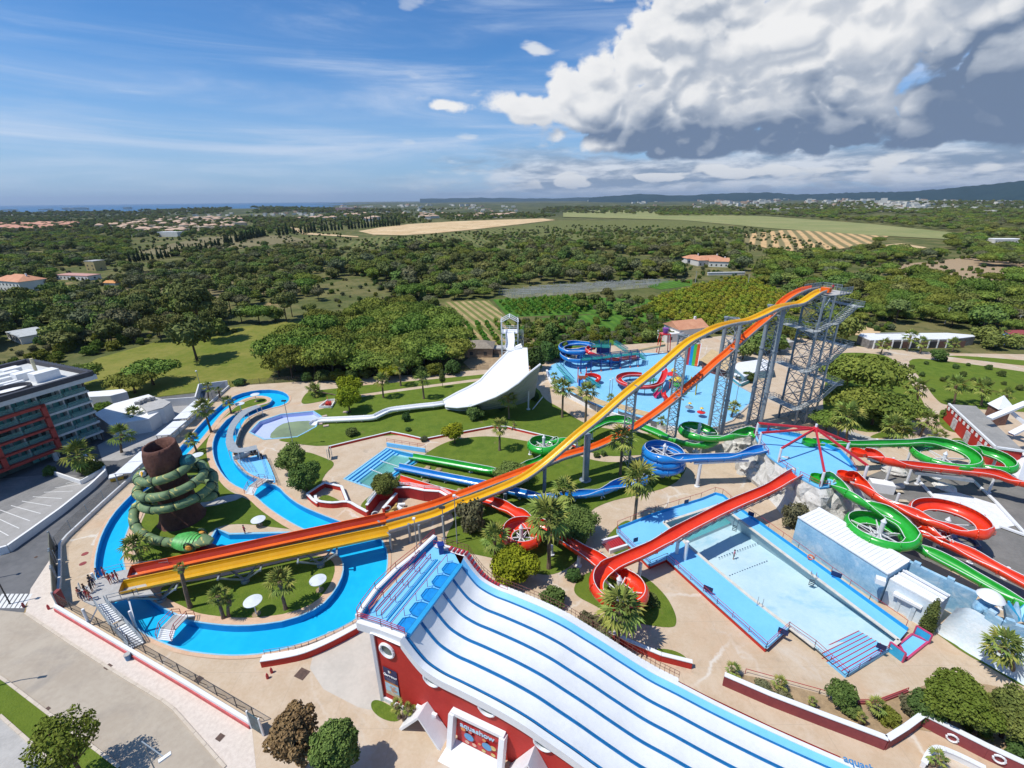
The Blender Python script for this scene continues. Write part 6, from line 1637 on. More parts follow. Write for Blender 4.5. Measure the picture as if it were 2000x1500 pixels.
for k in range(5): rail(t,[G(458+k*6,902-k*1.5),G(472+k*7,920+k*1)],.7,.03,m_galv,2)
rail(t,[G(466,917),G(484,932),G(510,941),G(530,951)],.9,.04,m_galv,1.5); rail(t,[G(508,888),G(520,928)],.9,.04,m_galv,1.5)
rail(t,[G(522,896),G(543,949)],.9,.05,m_dark,1.5)
# green lattice screens -> park fence in the lower left: white wall with red base, mesh fence on posts
t = wall_line('boundary_wall','low white wall with a red base and leaning fence posts in the lower left',[(112,1192),(240,1268),(370,1345),(492,1420)],.9,.35,m_white)
mb = MB(); Pw = [G(u,v) for u,v in [(112,1192),(240,1268),(370,1345),(492,1420)]]
mb = MB()
for a,b in zip(Pw,Pw[1:]):
    d = (b-a).normalized(); n_ = V3((d.y,-d.x,0)); n_ = n_ if n_.y < 0 else -n_; mb.bar(a+n_*.22+ZV(.25),b+n_*.22+ZV(.25),.12,.5)
mb.build('red_base',M('faded_red_paint',(.50,.09,.09),.8,var=.12),t)
Lw = resample(Pw,3.1)
for p in Lw:
    mb = MB(); mb.bar(p+V3((.3,.3,.9)),p+V3((.3,.3,2.5)),.07,.07); mb.bar(p+V3((.3,.3,1.4)),p+V3((.7,.8,.1)),.05); mb.build('fence_post',m_dark,t)
def mesh_mat(name,alpha,col):
    mt = bpy.data.materials.new(name); mt.use_nodes = True; b = mt.node_tree.nodes['Principled BSDF']; b.inputs['Base Color'].default_value = c4(col); b.inputs['Alpha'].default_value = alpha; b.inputs['Roughness'].default_value = .7; return mt
m_mesh = mesh_mat('wire_mesh',.28,(.10,.09,.07)); m_scrn = mesh_mat('green_screen_mesh',.75,(.05,.11,.09))
for a,b in zip(Lw,Lw[1:]):
    mb = MB(); mb.add([a+V3((.3,.3,.95)),b+V3((.3,.3,.95)),b+V3((.3,.3,2.55)),a+V3((.3,.3,2.55))],[(0,1,2,3)]); mb.build('mesh_panel',m_mesh,t)
    mb = MB(); 
    for z in (1.0,2.55): mb.bar(a+V3((.3,.3,z)),b+V3((.3,.3,z)),.04)
    mb.build('fence_wire',m_dark,t)
t = wall_line('street_wall','low pale wall with a wire fence along the street beside the river',[(113,1190),(119,1132),(119,1068),(133,1051),(200,988),(275,920),(347,848),(448,757)],.7,.3,m_whitew)
Pw = [G(u,v) for u,v in [(119,1130),(119,1068),(133,1051),(200,988),(275,920),(347,848),(448,757)]]; Lw = resample(Pw,4.2)
for a,b in zip(Lw,Lw[1:]):
    mb = MB(); mb.bar(a+V3((-.4,0,0)),a+V3((-.4,0,2.4)),.08); mb.build('fence_post',m_galv,t)
    mb = MB(); mb.add([a+V3((-.4,0,.1)),b+V3((-.4,0,.1)),b+V3((-.4,0,2.3)),a+V3((-.4,0,2.3))],[(0,1,2,3)]); mb.build('mesh_panel',m_mesh,t)
# gate and dark screens at the left corner
t = thing('entrance_gate','tall grey gate panels with a red pillar at the left corner of the park','gate',tuple(G(110,1180)))
for i,(a,b) in enumerate((((106,1066),(108,1100)),((108,1104),(112,1134)),((112,1138),(116,1188)))):
    A,B = G(*a),G(*b); mb = MB(); mb.bar(A+ZV(1.3),B+ZV(1.3),.1,2.6); mb.build('panel',M('olive_grey_panel',(.14,.14,.11),.7,var=.15),t)
    for p in (A,B): mb = MB(); mb.bar(p,p+ZV(2.8),.2); mb.build('post',m_galv,t)
A = G(121,1186); mb = MB(); mb.box(A+V3((0,.2,1.3)),(.5,.8,2.6),.1); mb.build('pillar',m_maroon,t)
t = thing('sign_screen','blue green leaning notice screen at the end of the lower left wall','sign',tuple(G(500,1430)))
A,B = G(492,1422),G(515,1437); mb = MB(); mb.bar(A+ZV(1.3),B+ZV(1.3),.1,2.3); mb.build('screen',M('dark_teal_print',(.03,.07,.09),.5,var=.4,scale=2.5),t)
for p in (A,B): mb = MB(); mb.bar(p,p+ZV(2.6),.16); mb.build('post',m_whitew,t)
# curved red and white low walls
def cwall(pts,h,lab,red=m_red,w=.35,capw=.25,railing=True,sm=True):
    P = [G(u,v) for u,v in pts]; P = catmull(P,3) if sm else P
    t = wall_line('low_wall',lab,P,h,w,red,capmat=m_white,capw=capw)
    return t,P
t,P = cwall([(512,1302),(560,1294),(600,1284),(650,1262),(700,1235)],1.0,'curved red wall with white top below the river bend')
rail(t,[p+V3((0,.9,.6)) for p in P],.9,.04,m_galv,1.5)
mb = MB()
for a,b in zip(P,P[1:]): mb.bar(a+V3((-.05,.45,.5)),b+V3((-.05,.45,.5)),.55,1.0)
mb.build('white_top',m_whitew,t)
cwall([(643,876),(700,862),(764,847),(795,853),(829,861),(869,853),(903,847),(962,836),(991,837),(1037,848),(1101,863),(1150,886)],.5,'thin red and white kerb wall along the upper lawn',w=.25,capw=.1,sm=False)
cwall([(1160,1232),(1200,1250),(1230,1265),(1290,1290),(1350,1305)],1.0,'straight red wall with white top beside the multi lane slide',sm=False)
cwall([(601,972),(612,983),(622,990)],.8,'short red wall left of the little planter',sm=False)
t,P = cwall([(601,973),(625,957),(636,951),(668,958),(679,986)],.9,'kinked white topped wall above the sunken planter',sm=False)
t,P = cwall([(618,978),(622,988),(650,992),(680,990),(700,1000),(719,1010)],1.1,'white rimmed curved planter wall next to the river path')
t,P = cwall([(719,1008),(742,978),(770,972),(802,972),(830,978),(860,980),(893,1000),(905,1004)],2.2,'maroon sunken courtyard wall with portholes under the high slides',red=M('deep_red_render',(.30,.012,.015),.7),sm=False)
rail(t,[p+V3((0,.5,2.2)) for p in P],.7,.06,m_white,2.0,bars=(1,.7,.4)); 
for u,v in ((733,1001),(758,990),(897,1001)):
    c = G(u,v,1.2); mb = MB(); mb.tube([c+V3((.45*cos(a*.524),-.35+.2*cos(a*.524),.45*sin(a*.524))) for a in range(12)],.09,5,closed=True); mb.build('porthole',m_white,t)
t,P = cwall([(750,1008),(776,978)],1.6,'slanting maroon wall dividing the sunken courtyard',sm=False)
for i,(u,v) in enumerate(((762,1005),(768,998),(774,993),(780,996),(784,990))):
    g = G(u,v); mb = MB(); mb.box(g+ZV(.55),(1.4,.5,.25),i*.8); mb.box(g+ZV(.25),(.9,.4,.4),i*.8); tag(mb.build('stacked_boat',M('mustard_plastic',(.52,.36,.12),.5) if i < 3 else m_whitew),['small mustard tub nearest the slides in the sunken courtyard','mustard tub in the middle of the courtyard heap','mustard tub at the back of the courtyard heap','white tub at the right of the courtyard heap','white tub farthest back in the courtyard'][i],'tub','tubs heaped in the sunken courtyard')
# bottom right maroon wall
m_mar = m_maroon
t,P = cwall([(1411,1336),(1500,1375),(1600,1414),(1700,1452),(1725,1462),(1760,1440),(1795,1414),(1850,1442),(1920,1478),(2010,1520),(2100,1570)],1.5,'long maroon retaining wall with white top in the lower right',red=m_mar,w=.4,capw=.3,sm=False)
wA,wB = G(1795,1414),G(1920,1478); wq = (wB-wA).normalized(); wn = V3((wq.y,-wq.x,0))
for u,v in ((1860,1442),(1952,1483)):
    c = PV(u,v,(wA.x+wn.x*.28,wA.y+wn.y*.28),(wn.x,wn.y)); mb = MB(); mb.tube([c+wq*.42*cos(a*.524)+V3((0,0,.42*sin(a*.524))) for a in range(12)],.10,5,closed=True); ph = mb.build('porthole',m_white,t)
t,P = cwall([(1800,1500),(1812,1478),(1830,1470),(1870,1485),(1920,1510)],.7,'curved white rimmed planter at the bottom right edge',red=m_whitew)
rail(thing('garden_rail','thin red rail along the lower edge of the pool terrace','railing',tuple(G(1600,1355))),[G(1455,1316),G(1599,1356),G(1662,1376),G(1711,1376),G(1771,1353)],.8,.05,m_redrail,2.5,bars=(1.0,))
wall_line('kerb_wall','low purple grey kerb at the foot of the pool terrace',[(1655,1374),(1711,1375),(1771,1352)],.35,.3,m_mar)

# SPLASH AREA
root = thing('splash_deck','wide light blue splash pad with a curved white rim','splash pad',tuple(G(1250,770)))
KID = [(1068,727),(1073,744),(1088,763),(1106,774),(1147,795),(1183,808),(1230,822),(1274,834),(1340,843),(1406,832),(1431,822),(1440,812),(1452,802),(1475,779),(1474,772),(1444,756),(1426,744),(1396,727),(1367,716),(1342,705),(1319,690),(1248,689),(1150,695),(1095,705),(1077,713)]
kp = gp(KID,.1); tv,tf = fill([kp]); mb = MB(); mb.add([(a,b,.1) for a,b in tv],tf); mb.build('pad',m_kid,root)
wl = catmull([G(u,v) for u,v in KID[:9]],3); mb = MB()
for a,b in zip(wl,wl[1:]): mb.bar(a+ZV(.45),b+ZV(.45),.6,.9)
mb.build('white_rim',m_white,root)
wl = [G(u,v) for u,v in KID[9:21]]; mb = MB()
for a,b in zip(wl,wl[1:]): mb.bar(a+ZV(.15),b+ZV(.15),.4,.3)
mb.build('grey_kerb',m_greyc,root)
# straw coloured awnings along the rim
m_straw = M('straw_roof',(.52,.38,.20),.85,var=.08,scale=.8)
for lab,pts in (('curved straw coloured awning over the left rim of the splash pad',[(1112,756),(1140,771),(1165,783),(1185,790)]),('straight straw coloured awning on the lower rim of the splash pad',[(1206,792),(1240,803),(1280,813)])):
    P = [G(u,v,2.6) for u,v in pts]; t = thing('awning',lab,'awning',(P[0].x,P[0].y,0))
    for a,b in zip(P,P[1:]):
        mb = MB(); mb.bar(a,b,2.6,.12); mb.build('roof_panel',m_straw,t)
        mb = MB(); mb.cyl((a.x,a.y-1.1,0),(a.x,a.y-1.1,2.5),.08,n=6); mb.cyl((a.x,a.y+1.1,0),(a.x,a.y+1.1,2.5),.08,n=6); mb.build('post',m_white,t)
        mb = MB(); d = V3((0,-1.2,0)); mb.add([V3((a.x,a.y,.4))+d,V3((b.x,b.y,.4))+d,V3((b.x,b.y,1.7))+d,V3((a.x,a.y,1.7))+d],[(0,1,2,3)]); mb.build('screen',M('smoked_screen',(.12,.13,.15),.3),t)
P = [G(u,v,3.2) for u,v in ((1370,700),(1392,684),(1440,700),(1395,716))]
mb = MB(); P = [G(1367,703,2.8),G(1390,682,3.4),G(1436,701,3.4),G(1418,724,2.6),G(1390,716,2.6)]; mb.add(P,[tuple(range(5))]); t = thing('snack_bar','straw roofed bar behind the splash pad right of the rainbow slide','kiosk',(P[0].x,P[0].y,0)); mb.build('roof',m_straw,t)
mb = MB(); mb.prism([(p.x,p.y) for p in lower([(q.x,q.y,0) for q in P],.8) and [V3((a,b,0)) for a,b in lower([(q.x,q.y) for q in P],.82)]][::-1],0,2.5); mb.build('walls',M('dark_red_timber',(.16,.05,.04),.8),t)
# raised walkway with its posts and slides on the left of the pad
m_navy2 = M('navy_steel',(.012,.04,.22),.4,var=.1); m_teal = M('teal_net',(.03,.28,.26),.5,var=.1); m_tealm = mesh_mat('teal_mesh',.5,(.05,.42,.36))
t = thing('play_walkway','raised navy and teal play walkway with stairs on the splash pad','play structure',tuple(G(1150,715)))
zt = 4.2
W1 = [(1140,697),(1180,693),(1225,691),(1245,690)]; W1 = [(1135,703,zt),(1175,699,zt),(1215,694,zt),(1247,691,zt)]
P = [G(u,v,z) for u,v,z in W1]
for a,b in zip(P,P[1:]):
    mb = MB(); mb.bar(a,b,1.6,.2); mb.build('walkway_deck',m_teal,t)
    mb = MB()
    for k in (-.8,.8): o = V3((0,k,0)); mb.add([a+o,b+o,b+o+ZV(1.2),a+o+ZV(1.2)],[(0,1,2,3)])
    mb.build('net_rail',m_tealm,t)
    mb = MB()
    for k in (-.8,.8): mb.bar(a+V3((0,k,1.2)),b+V3((0,k,1.2)),.12)
    mb.build('hand_rail',m_navy2,t)
for p in resample(P,3.4):
    for k in (-.8,.8): mb = MB(); mb.cyl((p.x,p.y+k,.1),(p.x,p.y+k,p.z+1.2),.12,n=6); mb.build('post',m_navy2,t)
    mb = MB(); mb.cyl((p.x,p.y-.8,.1),(p.x,p.y-.8,.5),.25,n=6); mb.build('foot',m_org,t)
for a,b in (((1247,691,zt),(1258,702,.4)),((1090,716,3.4),(1118,748,.3)),((1200,672,6.2),(1225,688,zt))):
    A,B = G(*a),G(*b); n = 12; mb = MB(); s = V3(((B-A).y,-(B-A).x,0)).normalized()
    for k in range(n): c = A.lerp(B,(k+.5)/n); mb.bar(c-s*.7,c+s*.7,.35,.06)
    mb.build('stair_flight',m_teal,t)
    for k in (-.7,.7):
        mb = MB(); mb.add([A+s*k,B+s*k,B+s*k+ZV(1.2),A+s*k+ZV(1.2)],[(0,1,2,3)]); mb.build('net_rail',m_tealm,t)
        mb = MB(); mb.bar(A+s*k+ZV(1.2),B+s*k+ZV(1.2),.1); mb.build('hand_rail',m_navy2,t)
c = G(1172,676,6.2); mb = MB(); mb.box(c,(6,3.2,.2),-.1); mb.build('top_platform',m_teal,t)
mb = MB()
for x in (-3,3):
    for y in (-1.6,1.6): mb.add([c+V3((-3,y,0)),c+V3((3,y,0)),c+V3((3,y,1.4)),c+V3((-3,y,1.4))],[(0,1,2,3)])
mb.build('net_rail',m_tealm,t)
for x in (-3,0,3):
    for y in (-1.6,1.6): mb = MB(); mb.cyl((c.x+x,c.y+y,.1),(c.x+x,c.y+y,7.8),.13,n=6); mb.build('post',m_navy2,t)
mb = MB(); mb.box(c+V3((1,0,-1.2)),(4,2.6,2.2),-.1); mb.build('machine_box',m_navy2,t)
m_redt = plastic('red_flume',(.58,.015,.015),(.66,.03,.02))
t = thing('play_flume','open blue flume curving round twice at the back left of the splash pad','water slide',tuple(G(1120,700)))
h1,c1,r1 = helix(1119,681,5.0,24,40,40+330,5.6,4.0,26); h2,_,_ = helix(1124,695,3.0,26,100,100+330,3.6,1.2,26)
chute(t,catmull([G(1158,677,6.0),G(1145,673,5.9)]+h1[2:]+h2[3:]+[G(1190,708,.8),G(1210,706,.6)],2),.9,m_bfg,bank=1.5,collars=False)
for k in range(10):
    a = k*.63; x,y = c1.x+r1*cos(a),c1.y+r1*sin(a); mb = MB(); mb.cyl((x,y,.1),(x,y,4.2),.1,n=6); mb.build('support_post',m_navy2,t)
t = thing('play_flume','red open flume beside the teal platform at the back of the splash pad','water slide',tuple(G(1165,690)))
chute(t,catmull([G(1162,680,5.8),G(1150,682,5.2),G(1147,687,4.7),G(1155,693,4.2),G(1175,697,3.4),G(1200,703,2.4),G(1225,701,1.3),G(1247,698,.6)],4),.85,m_redt,bank=1.2,collars=False)
t = thing('play_flume','red ring shaped flume in the middle of the splash pad','water slide',tuple(G(1250,755)))
h1,c1,r1 = helix(1252,744,2.6,42,40,40+285,3.0,1.8,26)
h1,c1,r1 = helix(1250,743,2.2,41,70,70+250,1.5,2.5,24)
chute(t,catmull(h1+[G(1296,738,2.9),G(1299,728,3.4),G(1294,722,3.8)],2),.85,m_redt,bank=.8,collars=False)
for k in range(8):
    a = R(70+k*33); x,y = c1.x+r1*cos(a),c1.y+r1*sin(a); mb = MB(); mb.cyl((x,y,.1),(x,y,1.6+.1*k),.09,n=6); mb.build('support_post',m_dark,t)
# small play house with two slides
t = thing('play_house','small play tower with blue, teal and red slides on the left of the splash pad','play structure',tuple(G(1140,745))); c = G(1137,750)
for x in (-1.2,1.2):
    for y in (-1,1): mb = MB(); mb.cyl((c.x+x,c.y+y,.1),(c.x+x,c.y+y,4.8 if y > 0 else 3.2),.13,n=6); mb.build('post',m_redt if y > 0 else m_org,t)
mb = MB(); mb.box((c.x,c.y,1.9),(2.6,2.2,.2)); mb.build('platform',m_org,t)
mb = MB(); mb.box((c.x,c.y-1.05,2.5),(2.4,.12,.9)); mb.build('front_panel',m_org,t)
for pth,mt_,nm in (([c+V3((-.6,-1,2)),c+V3((-.8,-2,1.3)),c+V3((-1.0,-3.4,.4))],m_bfg,'slide'),([c+V3((1,-.8,2)),c+V3((2.2,-1.6,1.5)),c+V3((3.6,-2.8,.6)),c+V3((4.6,-3.4,.35))],M('teal_plastic',(.02,.26,.32),.35),'slide'),([c+V3((1.2,1,2)),c+V3((3.2,1.8,1.8)),c+V3((5.0,.6,1.4)),c+V3((4.2,-.8,.8)),c+V3((3.0,-.9,.4))],m_redt,'slide')):
    chute(t,catmull(pth,4),.55,mt_,bank=.5,collars=False,rim=False,seclen=30)
# colourful climbing island on the right of the ring
t = thing('play_island','multicoloured climbing island with umbrellas and net towers on the splash pad','play structure',tuple(G(1310,760))); c = G(1312,762); q = random.Random(9)
m_cols = [m_redt,M('sunny_yellow',(.66,.46,.02),.45),m_bfg,m_gfg,m_navy2,M('teal_plastic',(.02,.26,.32),.35),M('magenta_plastic',(.50,.03,.14),.45)]
for i in range(18):
    x,y = c.x+q.uniform(-7,7),c.y+q.uniform(-4,8); mb = MB(); h = q.uniform(1.8,5.0); mb.cyl((x,y,.1),(x,y,h),.14,n=6); mb.build('post',m_cols[i % 5],t)
for i in range(9):
    x,y,z = c.x+q.uniform(-6,6),c.y+q.uniform(-3,7),q.uniform(1.5,3.4); mb = MB(); mb.box((x,y,z),(q.uniform(1.6,3),q.uniform(1.2,2.4),.2),q.uniform(-.5,.5)); mb.build('platform',m_cols[(i+2) % 6],t)
    mb = MB(); mb.add([V3((x-1.2,y-.8,z)),V3((x+1.2,y-.8,z)),V3((x+1.2,y-.8,z+1.1)),V3((x-1.2,y-.8,z+1.1))],[(0,1,2,3)]); mb.build('net_panel',m_tealm,t)
for u,v,z,rr_,mt_ in ((1313,731,4.2,1.5,m_redt),(1323,741,3.8,1.6,m_cols[1]),(1322,751,2.6,1.4,m_gfg),(1316,724,5.2,.8,m_cols[1])):
    g = G(u,v,z); mb = MB(); mb.lathe(g,[(rr_,0),(rr_*.9,.22),(rr_*.35,.7),(0,1.0)],14); mb.build('umbrella_top',mt_,t); mb = MB(); mb.cyl((g.x,g.y,.1),g,.12,n=6); mb.build('post',m_navy2,t)
for pth,mt_ in (([(1292,760,2.2),(1286,768,1.3),(1279,776,.5)],m_cols[6]),([(1295,765,2.2),(1296,774,1.6),(1301,780,1.0),(1305,784,.5)],m_redt),([(1330,762,2.2),(1338,770,1.0)],m_gfg)):
    chute(t,catmull([G(*p) for p in pth],4),.5,mt_,bank=.6,collars=False,rim=False,seclen=30)
mb = MB(); mb.lathe(G(1283,763,1.2),[(1.6,0),(1.5,.7),(.9,1.3),(0,1.5)],14); mb.build('dome',m_teal,t)
for (u,v,h,lab,mt_) in ((1295,690,7.0,'tall red water frame with a purple tipping bucket behind the yellow slide',m_redt),):
    t = thing('bucket_tower',lab,'play structure',tuple(G(u,v))); c = G(u,v)
    for x in (-1.4,1.4):
        for y in (-1.2,1.2): mb = MB(); mb.cyl((c.x+x*1.4,c.y+y,.1),(c.x+x,c.y+y,h),.15,n=6); mb.build('leg',mt_,t)
    mb = MB(); mb.box((c.x,c.y,h),(3.2,2.8,.3)); mb.build('frame_top',mt_,t)
    mb = MB(); mb.lathe((c.x,c.y,h+.2),[(.7,0),(1.1,1.6),(1.1,1.8),(.2,1.9)],12); mb.build('bucket',M('purple_bucket',(.20,.06,.28),.4),t)
# two small water features and lamps on the pad
for u,v,k,lab in ((1368,815,1.0,'little mushroom fountain near the lower rim of the splash pad'),(1345,805,.8,'thin spray arch beside the mushroom fountain')):
    g = G(u,v); t = thing('water_toy',lab,'fountain',tuple(g)); mb = MB(); mb.cyl(g,g+ZV(2.6),.08,n=6); mb.build('stem',m_galv,t); mb = MB(); mb.lathe(g+ZV(1.0),[(.2,0),(1.0,.3),(1.0,.45),(.1,.7)],12); mb.build('bowl',m_redt if k > .9 else m_galv,t)
    mb = MB(); mb.lathe(g+ZV(2.4),[(.5,0),(.1,.35)],10); mb.build('cap',m_cols[1],t)
def lamp(u,v,h,lab,heads=2,name='flood_lamp',mat=m_galv):
    g = G(u,v); t = thing(name,lab,'lamp',tuple(g)); mb = MB(); mb.cyl(g,g+ZV(h),.09,.06,8); mb.build('pole',mat,t)
    mb = MB(); mb.box(g+V3((0,-.1,h)),(.9 if heads > 1 else .4,.4,.25)); mb.build('lamp_head',m_white if heads < 2 else m_dark,t)
for a in ((1189,783,6,'lamp post with globe on the left of the splash pad',1),(1194,780,6,'second lamp post with globe, just behind the first on the splash pad',1),(1435,795,7.5,'twin floodlight on the right side of the splash pad',2),(573,872,11,'tall floodlight mast beside the lavender pool',2),(392,756,5,'lamp post at the far end of the white walls',1),(905,782,2,'short white post under the ramp wall',1),(869,1003+60,7,'thin dark lamp mast under the yellow slide',2),(893,1062,9,'tall thin mast near the red courtyard',1),(815,1075,6,'slim pole left of the launch deck',1)):
    lamp(*a[:4],heads=a[4])
# rainbow mat slide
t = thing('rainbow_slide','steep slide with red, blue, green and orange lanes behind the splash pad','water slide',tuple(G(1350,712)))
TL,TR,BL,BR = G(1344,672,7.0),G(1369,672,7.0),G(1339,711,.3),G(1362,715,.3)
cols = [m_redt,plastic('sky_blue_lane',(.01,.28,.62)),plastic('lime_lane',(.10,.48,.05)),plastic('orange_lane',(.70,.10,.01))]
for k in range(4):
    a,b = k/4,(k+1)/4; mb = MB(); pr = []
    for f,sag in ((0,0),(.1,-.1),(.3,-.4),(.6,-.6),(.85,-.5),(1,0)):
        L_,R__ = TL.lerp(BL,f),TR.lerp(BR,f); pr += [L_.lerp(R__,a)+ZV(sag),L_.lerp(R__,b)+ZV(sag)]
    mb.add(pr,[(2*j,2*j+2,2*j+3,2*j+1) for j in range(5)]); mb.add([p-ZV(.15) for p in pr],[(2*j+1,2*j+3,2*j+2,2*j) for j in range(5)]); mb.build('lane',cols[k],t)
mb = MB(); mb.bar(TL+V3((-.1,0,.2)),BL+V3((-.1,0,.2)),.2,.4); mb.bar(TR+V3((.1,0,.2)),BR+V3((.1,0,.2)),.2,.4); mb.build('side_rail',m_white,t)
mb = MB(); c = (TL+TR)/2; mb.box(c+V3((0,1.2,-.1)),(3.6,2.4,.2)); mb.build('platform',m_greyc,t)
for x in (-1.6,1.6):
    for y in (.3,2.2): mb = MB(); mb.cyl((c.x+x,c.y+y,0),(c.x+x,c.y+y,c.z+1),.12,n=6); mb.build('post',m_galv,t)
rail(t,[c+V3((-1.8,0,0)),c+V3((-1.8,2.4,0)),c+V3((1.8,2.4,0)),c+V3((1.8,0,0))],1.1,.07,m_galv,1)
# white bar building and pools right of the pad
root,r_,ro = block('bar_building','white curved roof bar with a blue lining behind the tubular tower','building',[(1432,716),(1442,708),(1490,701),(1508,706),(1512,722),(1480,724),(1455,735)],2.6,M('blue_grey_wall',(.18,.32,.38),.7),m_white)
mb = MB(); P = catmull([G(u,v,1.6) for u,v in ((1432,730),(1445,733),(1460,728),(1480,718))],3)
for a,b in zip(P,P[1:]): mb.bar(a,b,1.8,.15)
mb.build('curved_awning',m_white,root)
t = wall_line('tank_wall','teal and white tank wall at the edge of the splash pad',[(1427,742),(1445,756),(1462,748),(1450,738)],1.0,.3,M('teal_tank',(.05,.33,.38),.5),capmat=m_white)
# brown pipe bridge at the back
mb = MB(); mb.cyl(G(1226,688,2.2),G(1298,674,3.0),.5,n=8); t = tag(mb.build('straw_pipe',m_straw),'long straw coloured beam behind the splash pad','beam')

# TRIO OF STRAIGHT SLIDES: pool cross walls, ropes
t = thing('pool_bridge','two narrow blue walls with bare earth between them at the foot of the slides','wall',tuple(G(790,910)))
for a,b in (((827,893),(770,929)),((818,888),(765,930))):
    pass
for a,b in (((829,892),(770,931)),((819,889),(760,933+0))):
    mb = MB(); mb.bar(G(*a)+ZV(.15),G(*b)+ZV(.15),.45,.5); mb.build('blue_wall',m_midb if a[0] > 820 else m_cope,t)
for a,b in (((740,899),(778,911)),((706,910),(745,925))):
    mb = MB(); A,B = G(*a,-.35),G(*b,-.35)
    for k in range(14): mb.box(A.lerp(B,k/13),(.3,.16,.1),-.3)
    tag(mb.build('float_line',m_white),'white float line, %s, across the splash pool' % ('upper one' if a[1] < 905 else 'lower one'),'rope')
mb = MB(); a,b = G(756,872),G(831,884); mb.bar(a+ZV(.5),b+ZV(.5),.25,.9); tw = tag(mb.build('back_wall',m_deckb),'light blue back wall with a red rail above the splash pool','wall')
rail(thing('back_rail','thin red rail behind the splash pool back wall','railing',tuple(a)),[a+V3((0,.3,.9)),b+V3((0,.3,.9))],.9,.05)
for i,(u,v,s) in enumerate(((836,914,.7),(818,916,.4),(857,918,.7),(830,943,.9),(897,959,.7),(642,788,.3))):
    boulder(None,G(u,v,.1),s,M('sandstone',(.36,.26,.15),.9,var=.15),i+21,'stone',2,.6,.25); tag(COL.objects[-1],['pointed ochre stone nearest the green slide end','tiny stone right by the blue pool wall','ochre stone midway between green and blue slide','flat wide stone between blue and red slide','pale stone near the orange slide crossing','little grey stone on the upper lawn'][i],'stone')
for i,(u,v) in enumerate(((675,806),(625,829),(637,833),(634,814))):
    g = G(u,v); mb = MB(); mb.box(g+ZV(.15),(1.2,.8,.3),.2*i); tag(mb.build('slab',M('pinkish_slab',(.50,.38,.32),.8)),['pinkish slab above the white flume','pinkish slab by the flume outlet, left','pinkish slab by the flume outlet, right','pinkish slab on the far side of the flume outlet'][i],'slab')
# little red stairwell hatch on the upper lawn
t = thing('stairwell','sunken stairwell with red inner walls and white rim on the upper lawn','stairwell',tuple(G(640,790)))
A = [G(u,v) for u,v in ((624,797),(648,797),(656,783),(640,784))]
mb = MB()
for a,b in zip(A,A[1:]+A[:1]): mb.bar(a+ZV(.3),b+ZV(.3),.25,.6)
mb.build('rim',m_white,t); q = [(p.x,p.y) for p in A]; mb = MB(); mb.prism(q if area2(q) > 0 else q[::-1],0,.09); mb.build('floor',m_pave,t)
mb = MB(); mb.box(G(642,792)+ZV(.45),(1.3,1.6,.9),.2); mb.build('red_block',m_red,t); rail(t,[A[3]+ZV(.5),G(643,797,.5)],1,.06)
t = thing('stairwell','sunken stairwell with red walls and white frame left of the pool deck','stairwell',tuple(G(1200,1070)))
A = [G(u,v) for u,v in ((1175,1062),(1213,1051),(1228,1069),(1190,1081))]; mb = MB()
for a,b in ((A[0],A[1]),(A[2],A[3])): mb.bar(a+ZV(.35),b+ZV(.35),.35,.7)
mb.build('rim',m_white,t); q = [(p.x,p.y) for p in A]; mb = MB(); mb.prism(q if area2(q) > 0 else q[::-1],0,.1); mb.build('floor',m_maroon,t)
for k in range(6): c_ = A[0].lerp(A[1],.3+k*.1); d_ = A[3].lerp(A[2],.3+k*.1); mb = MB(); mb.bar(c_+ZV(.15+.05*k),d_+ZV(.15+.05*k),.3,.1); mb.build('step',m_redrail,t)

# RED CAFETERIA, TRIANGLES AND THE LONG WHITE BUILDING
root,r_,ro = block('cafeteria','red walled building with a flat grey roof and white framed portholes','building',[(1852,789),(1906,793),(1998,879),(1998,882),(1944,876)],4.0,m_red,M('grey_felt_roof',(.24,.235,.22),.9,col2=(.32,.31,.29),scale=.3))
E3 = [G(1853,790,4),G(1944,875,4),G(2010,884,4)]; mb = MB()
for a,b in zip(E3,E3[1:]): mb.bar(a+ZV(.15),b+ZV(.15),.4,.4)
mb.build('white_fascia',m_white,ro)
f0,f1 = G(1853,790,4),G(1944,875,4); nf = (f1-f0).normalized(); on = V3((nf.y,-nf.x,0)); on = on if on.x < 0 else -on
for k in range(11):
    c = f0.lerp(f1,(k+.5)/11)+on*.12; mb = MB(); mb.box((c.x,c.y,3.3),(.8,.12,.7),atan2(nf.y,nf.x)); mb.build('vent_panel',m_whitew,root)
for k in (2.2,5.5,8.2):
    c = f0.lerp(f1,(k+.5)/11)+on*.14; mb = MB(); mb.box((c.x,c.y,1.4),(2.0,.15,2.4),atan2(nf.y,nf.x)); mb.build('poster_panel',M('pale_poster',(.50,.48,.50),.6,var=.3,scale=2.2),root)
t = thing('triangle_frame','big white triangular frame beams over the brown entrance hall','frame',tuple(G(1960,800)))
for a,b in (((1932,817,6),(2005,787,9)),((1975,848,4),(2030,820,7)),((1969,800,7),(2030,850,3))):
    mb = MB(); mb.bar(G(*a),G(*b),1.2,.5); mb.build('beam',m_white,t)
c = G(1960,795,0); t = thing('pyramid_roof','white pyramid roof on a brown hall near the right edge','building',(c.x,c.y,0))
mb = MB(); b4 = [G(u,v,4.5) for u,v in ((1928,788),(1952,778),(1982,797),(1950,800))]; ap = G(1961,772,6.4); mb.add(b4+[ap],[(0,1,4),(1,2,4),(2,3,4),(3,0,4)]); mb.build('roof',m_white,t)
mb = MB(); q = lower([(p.x,p.y) for p in b4],.85); mb.prism(q if area2(q) > 0 else q[::-1],0,4.4); mb.build('hall',M('brown_stone',(.20,.10,.07),.8,var=.2),t)
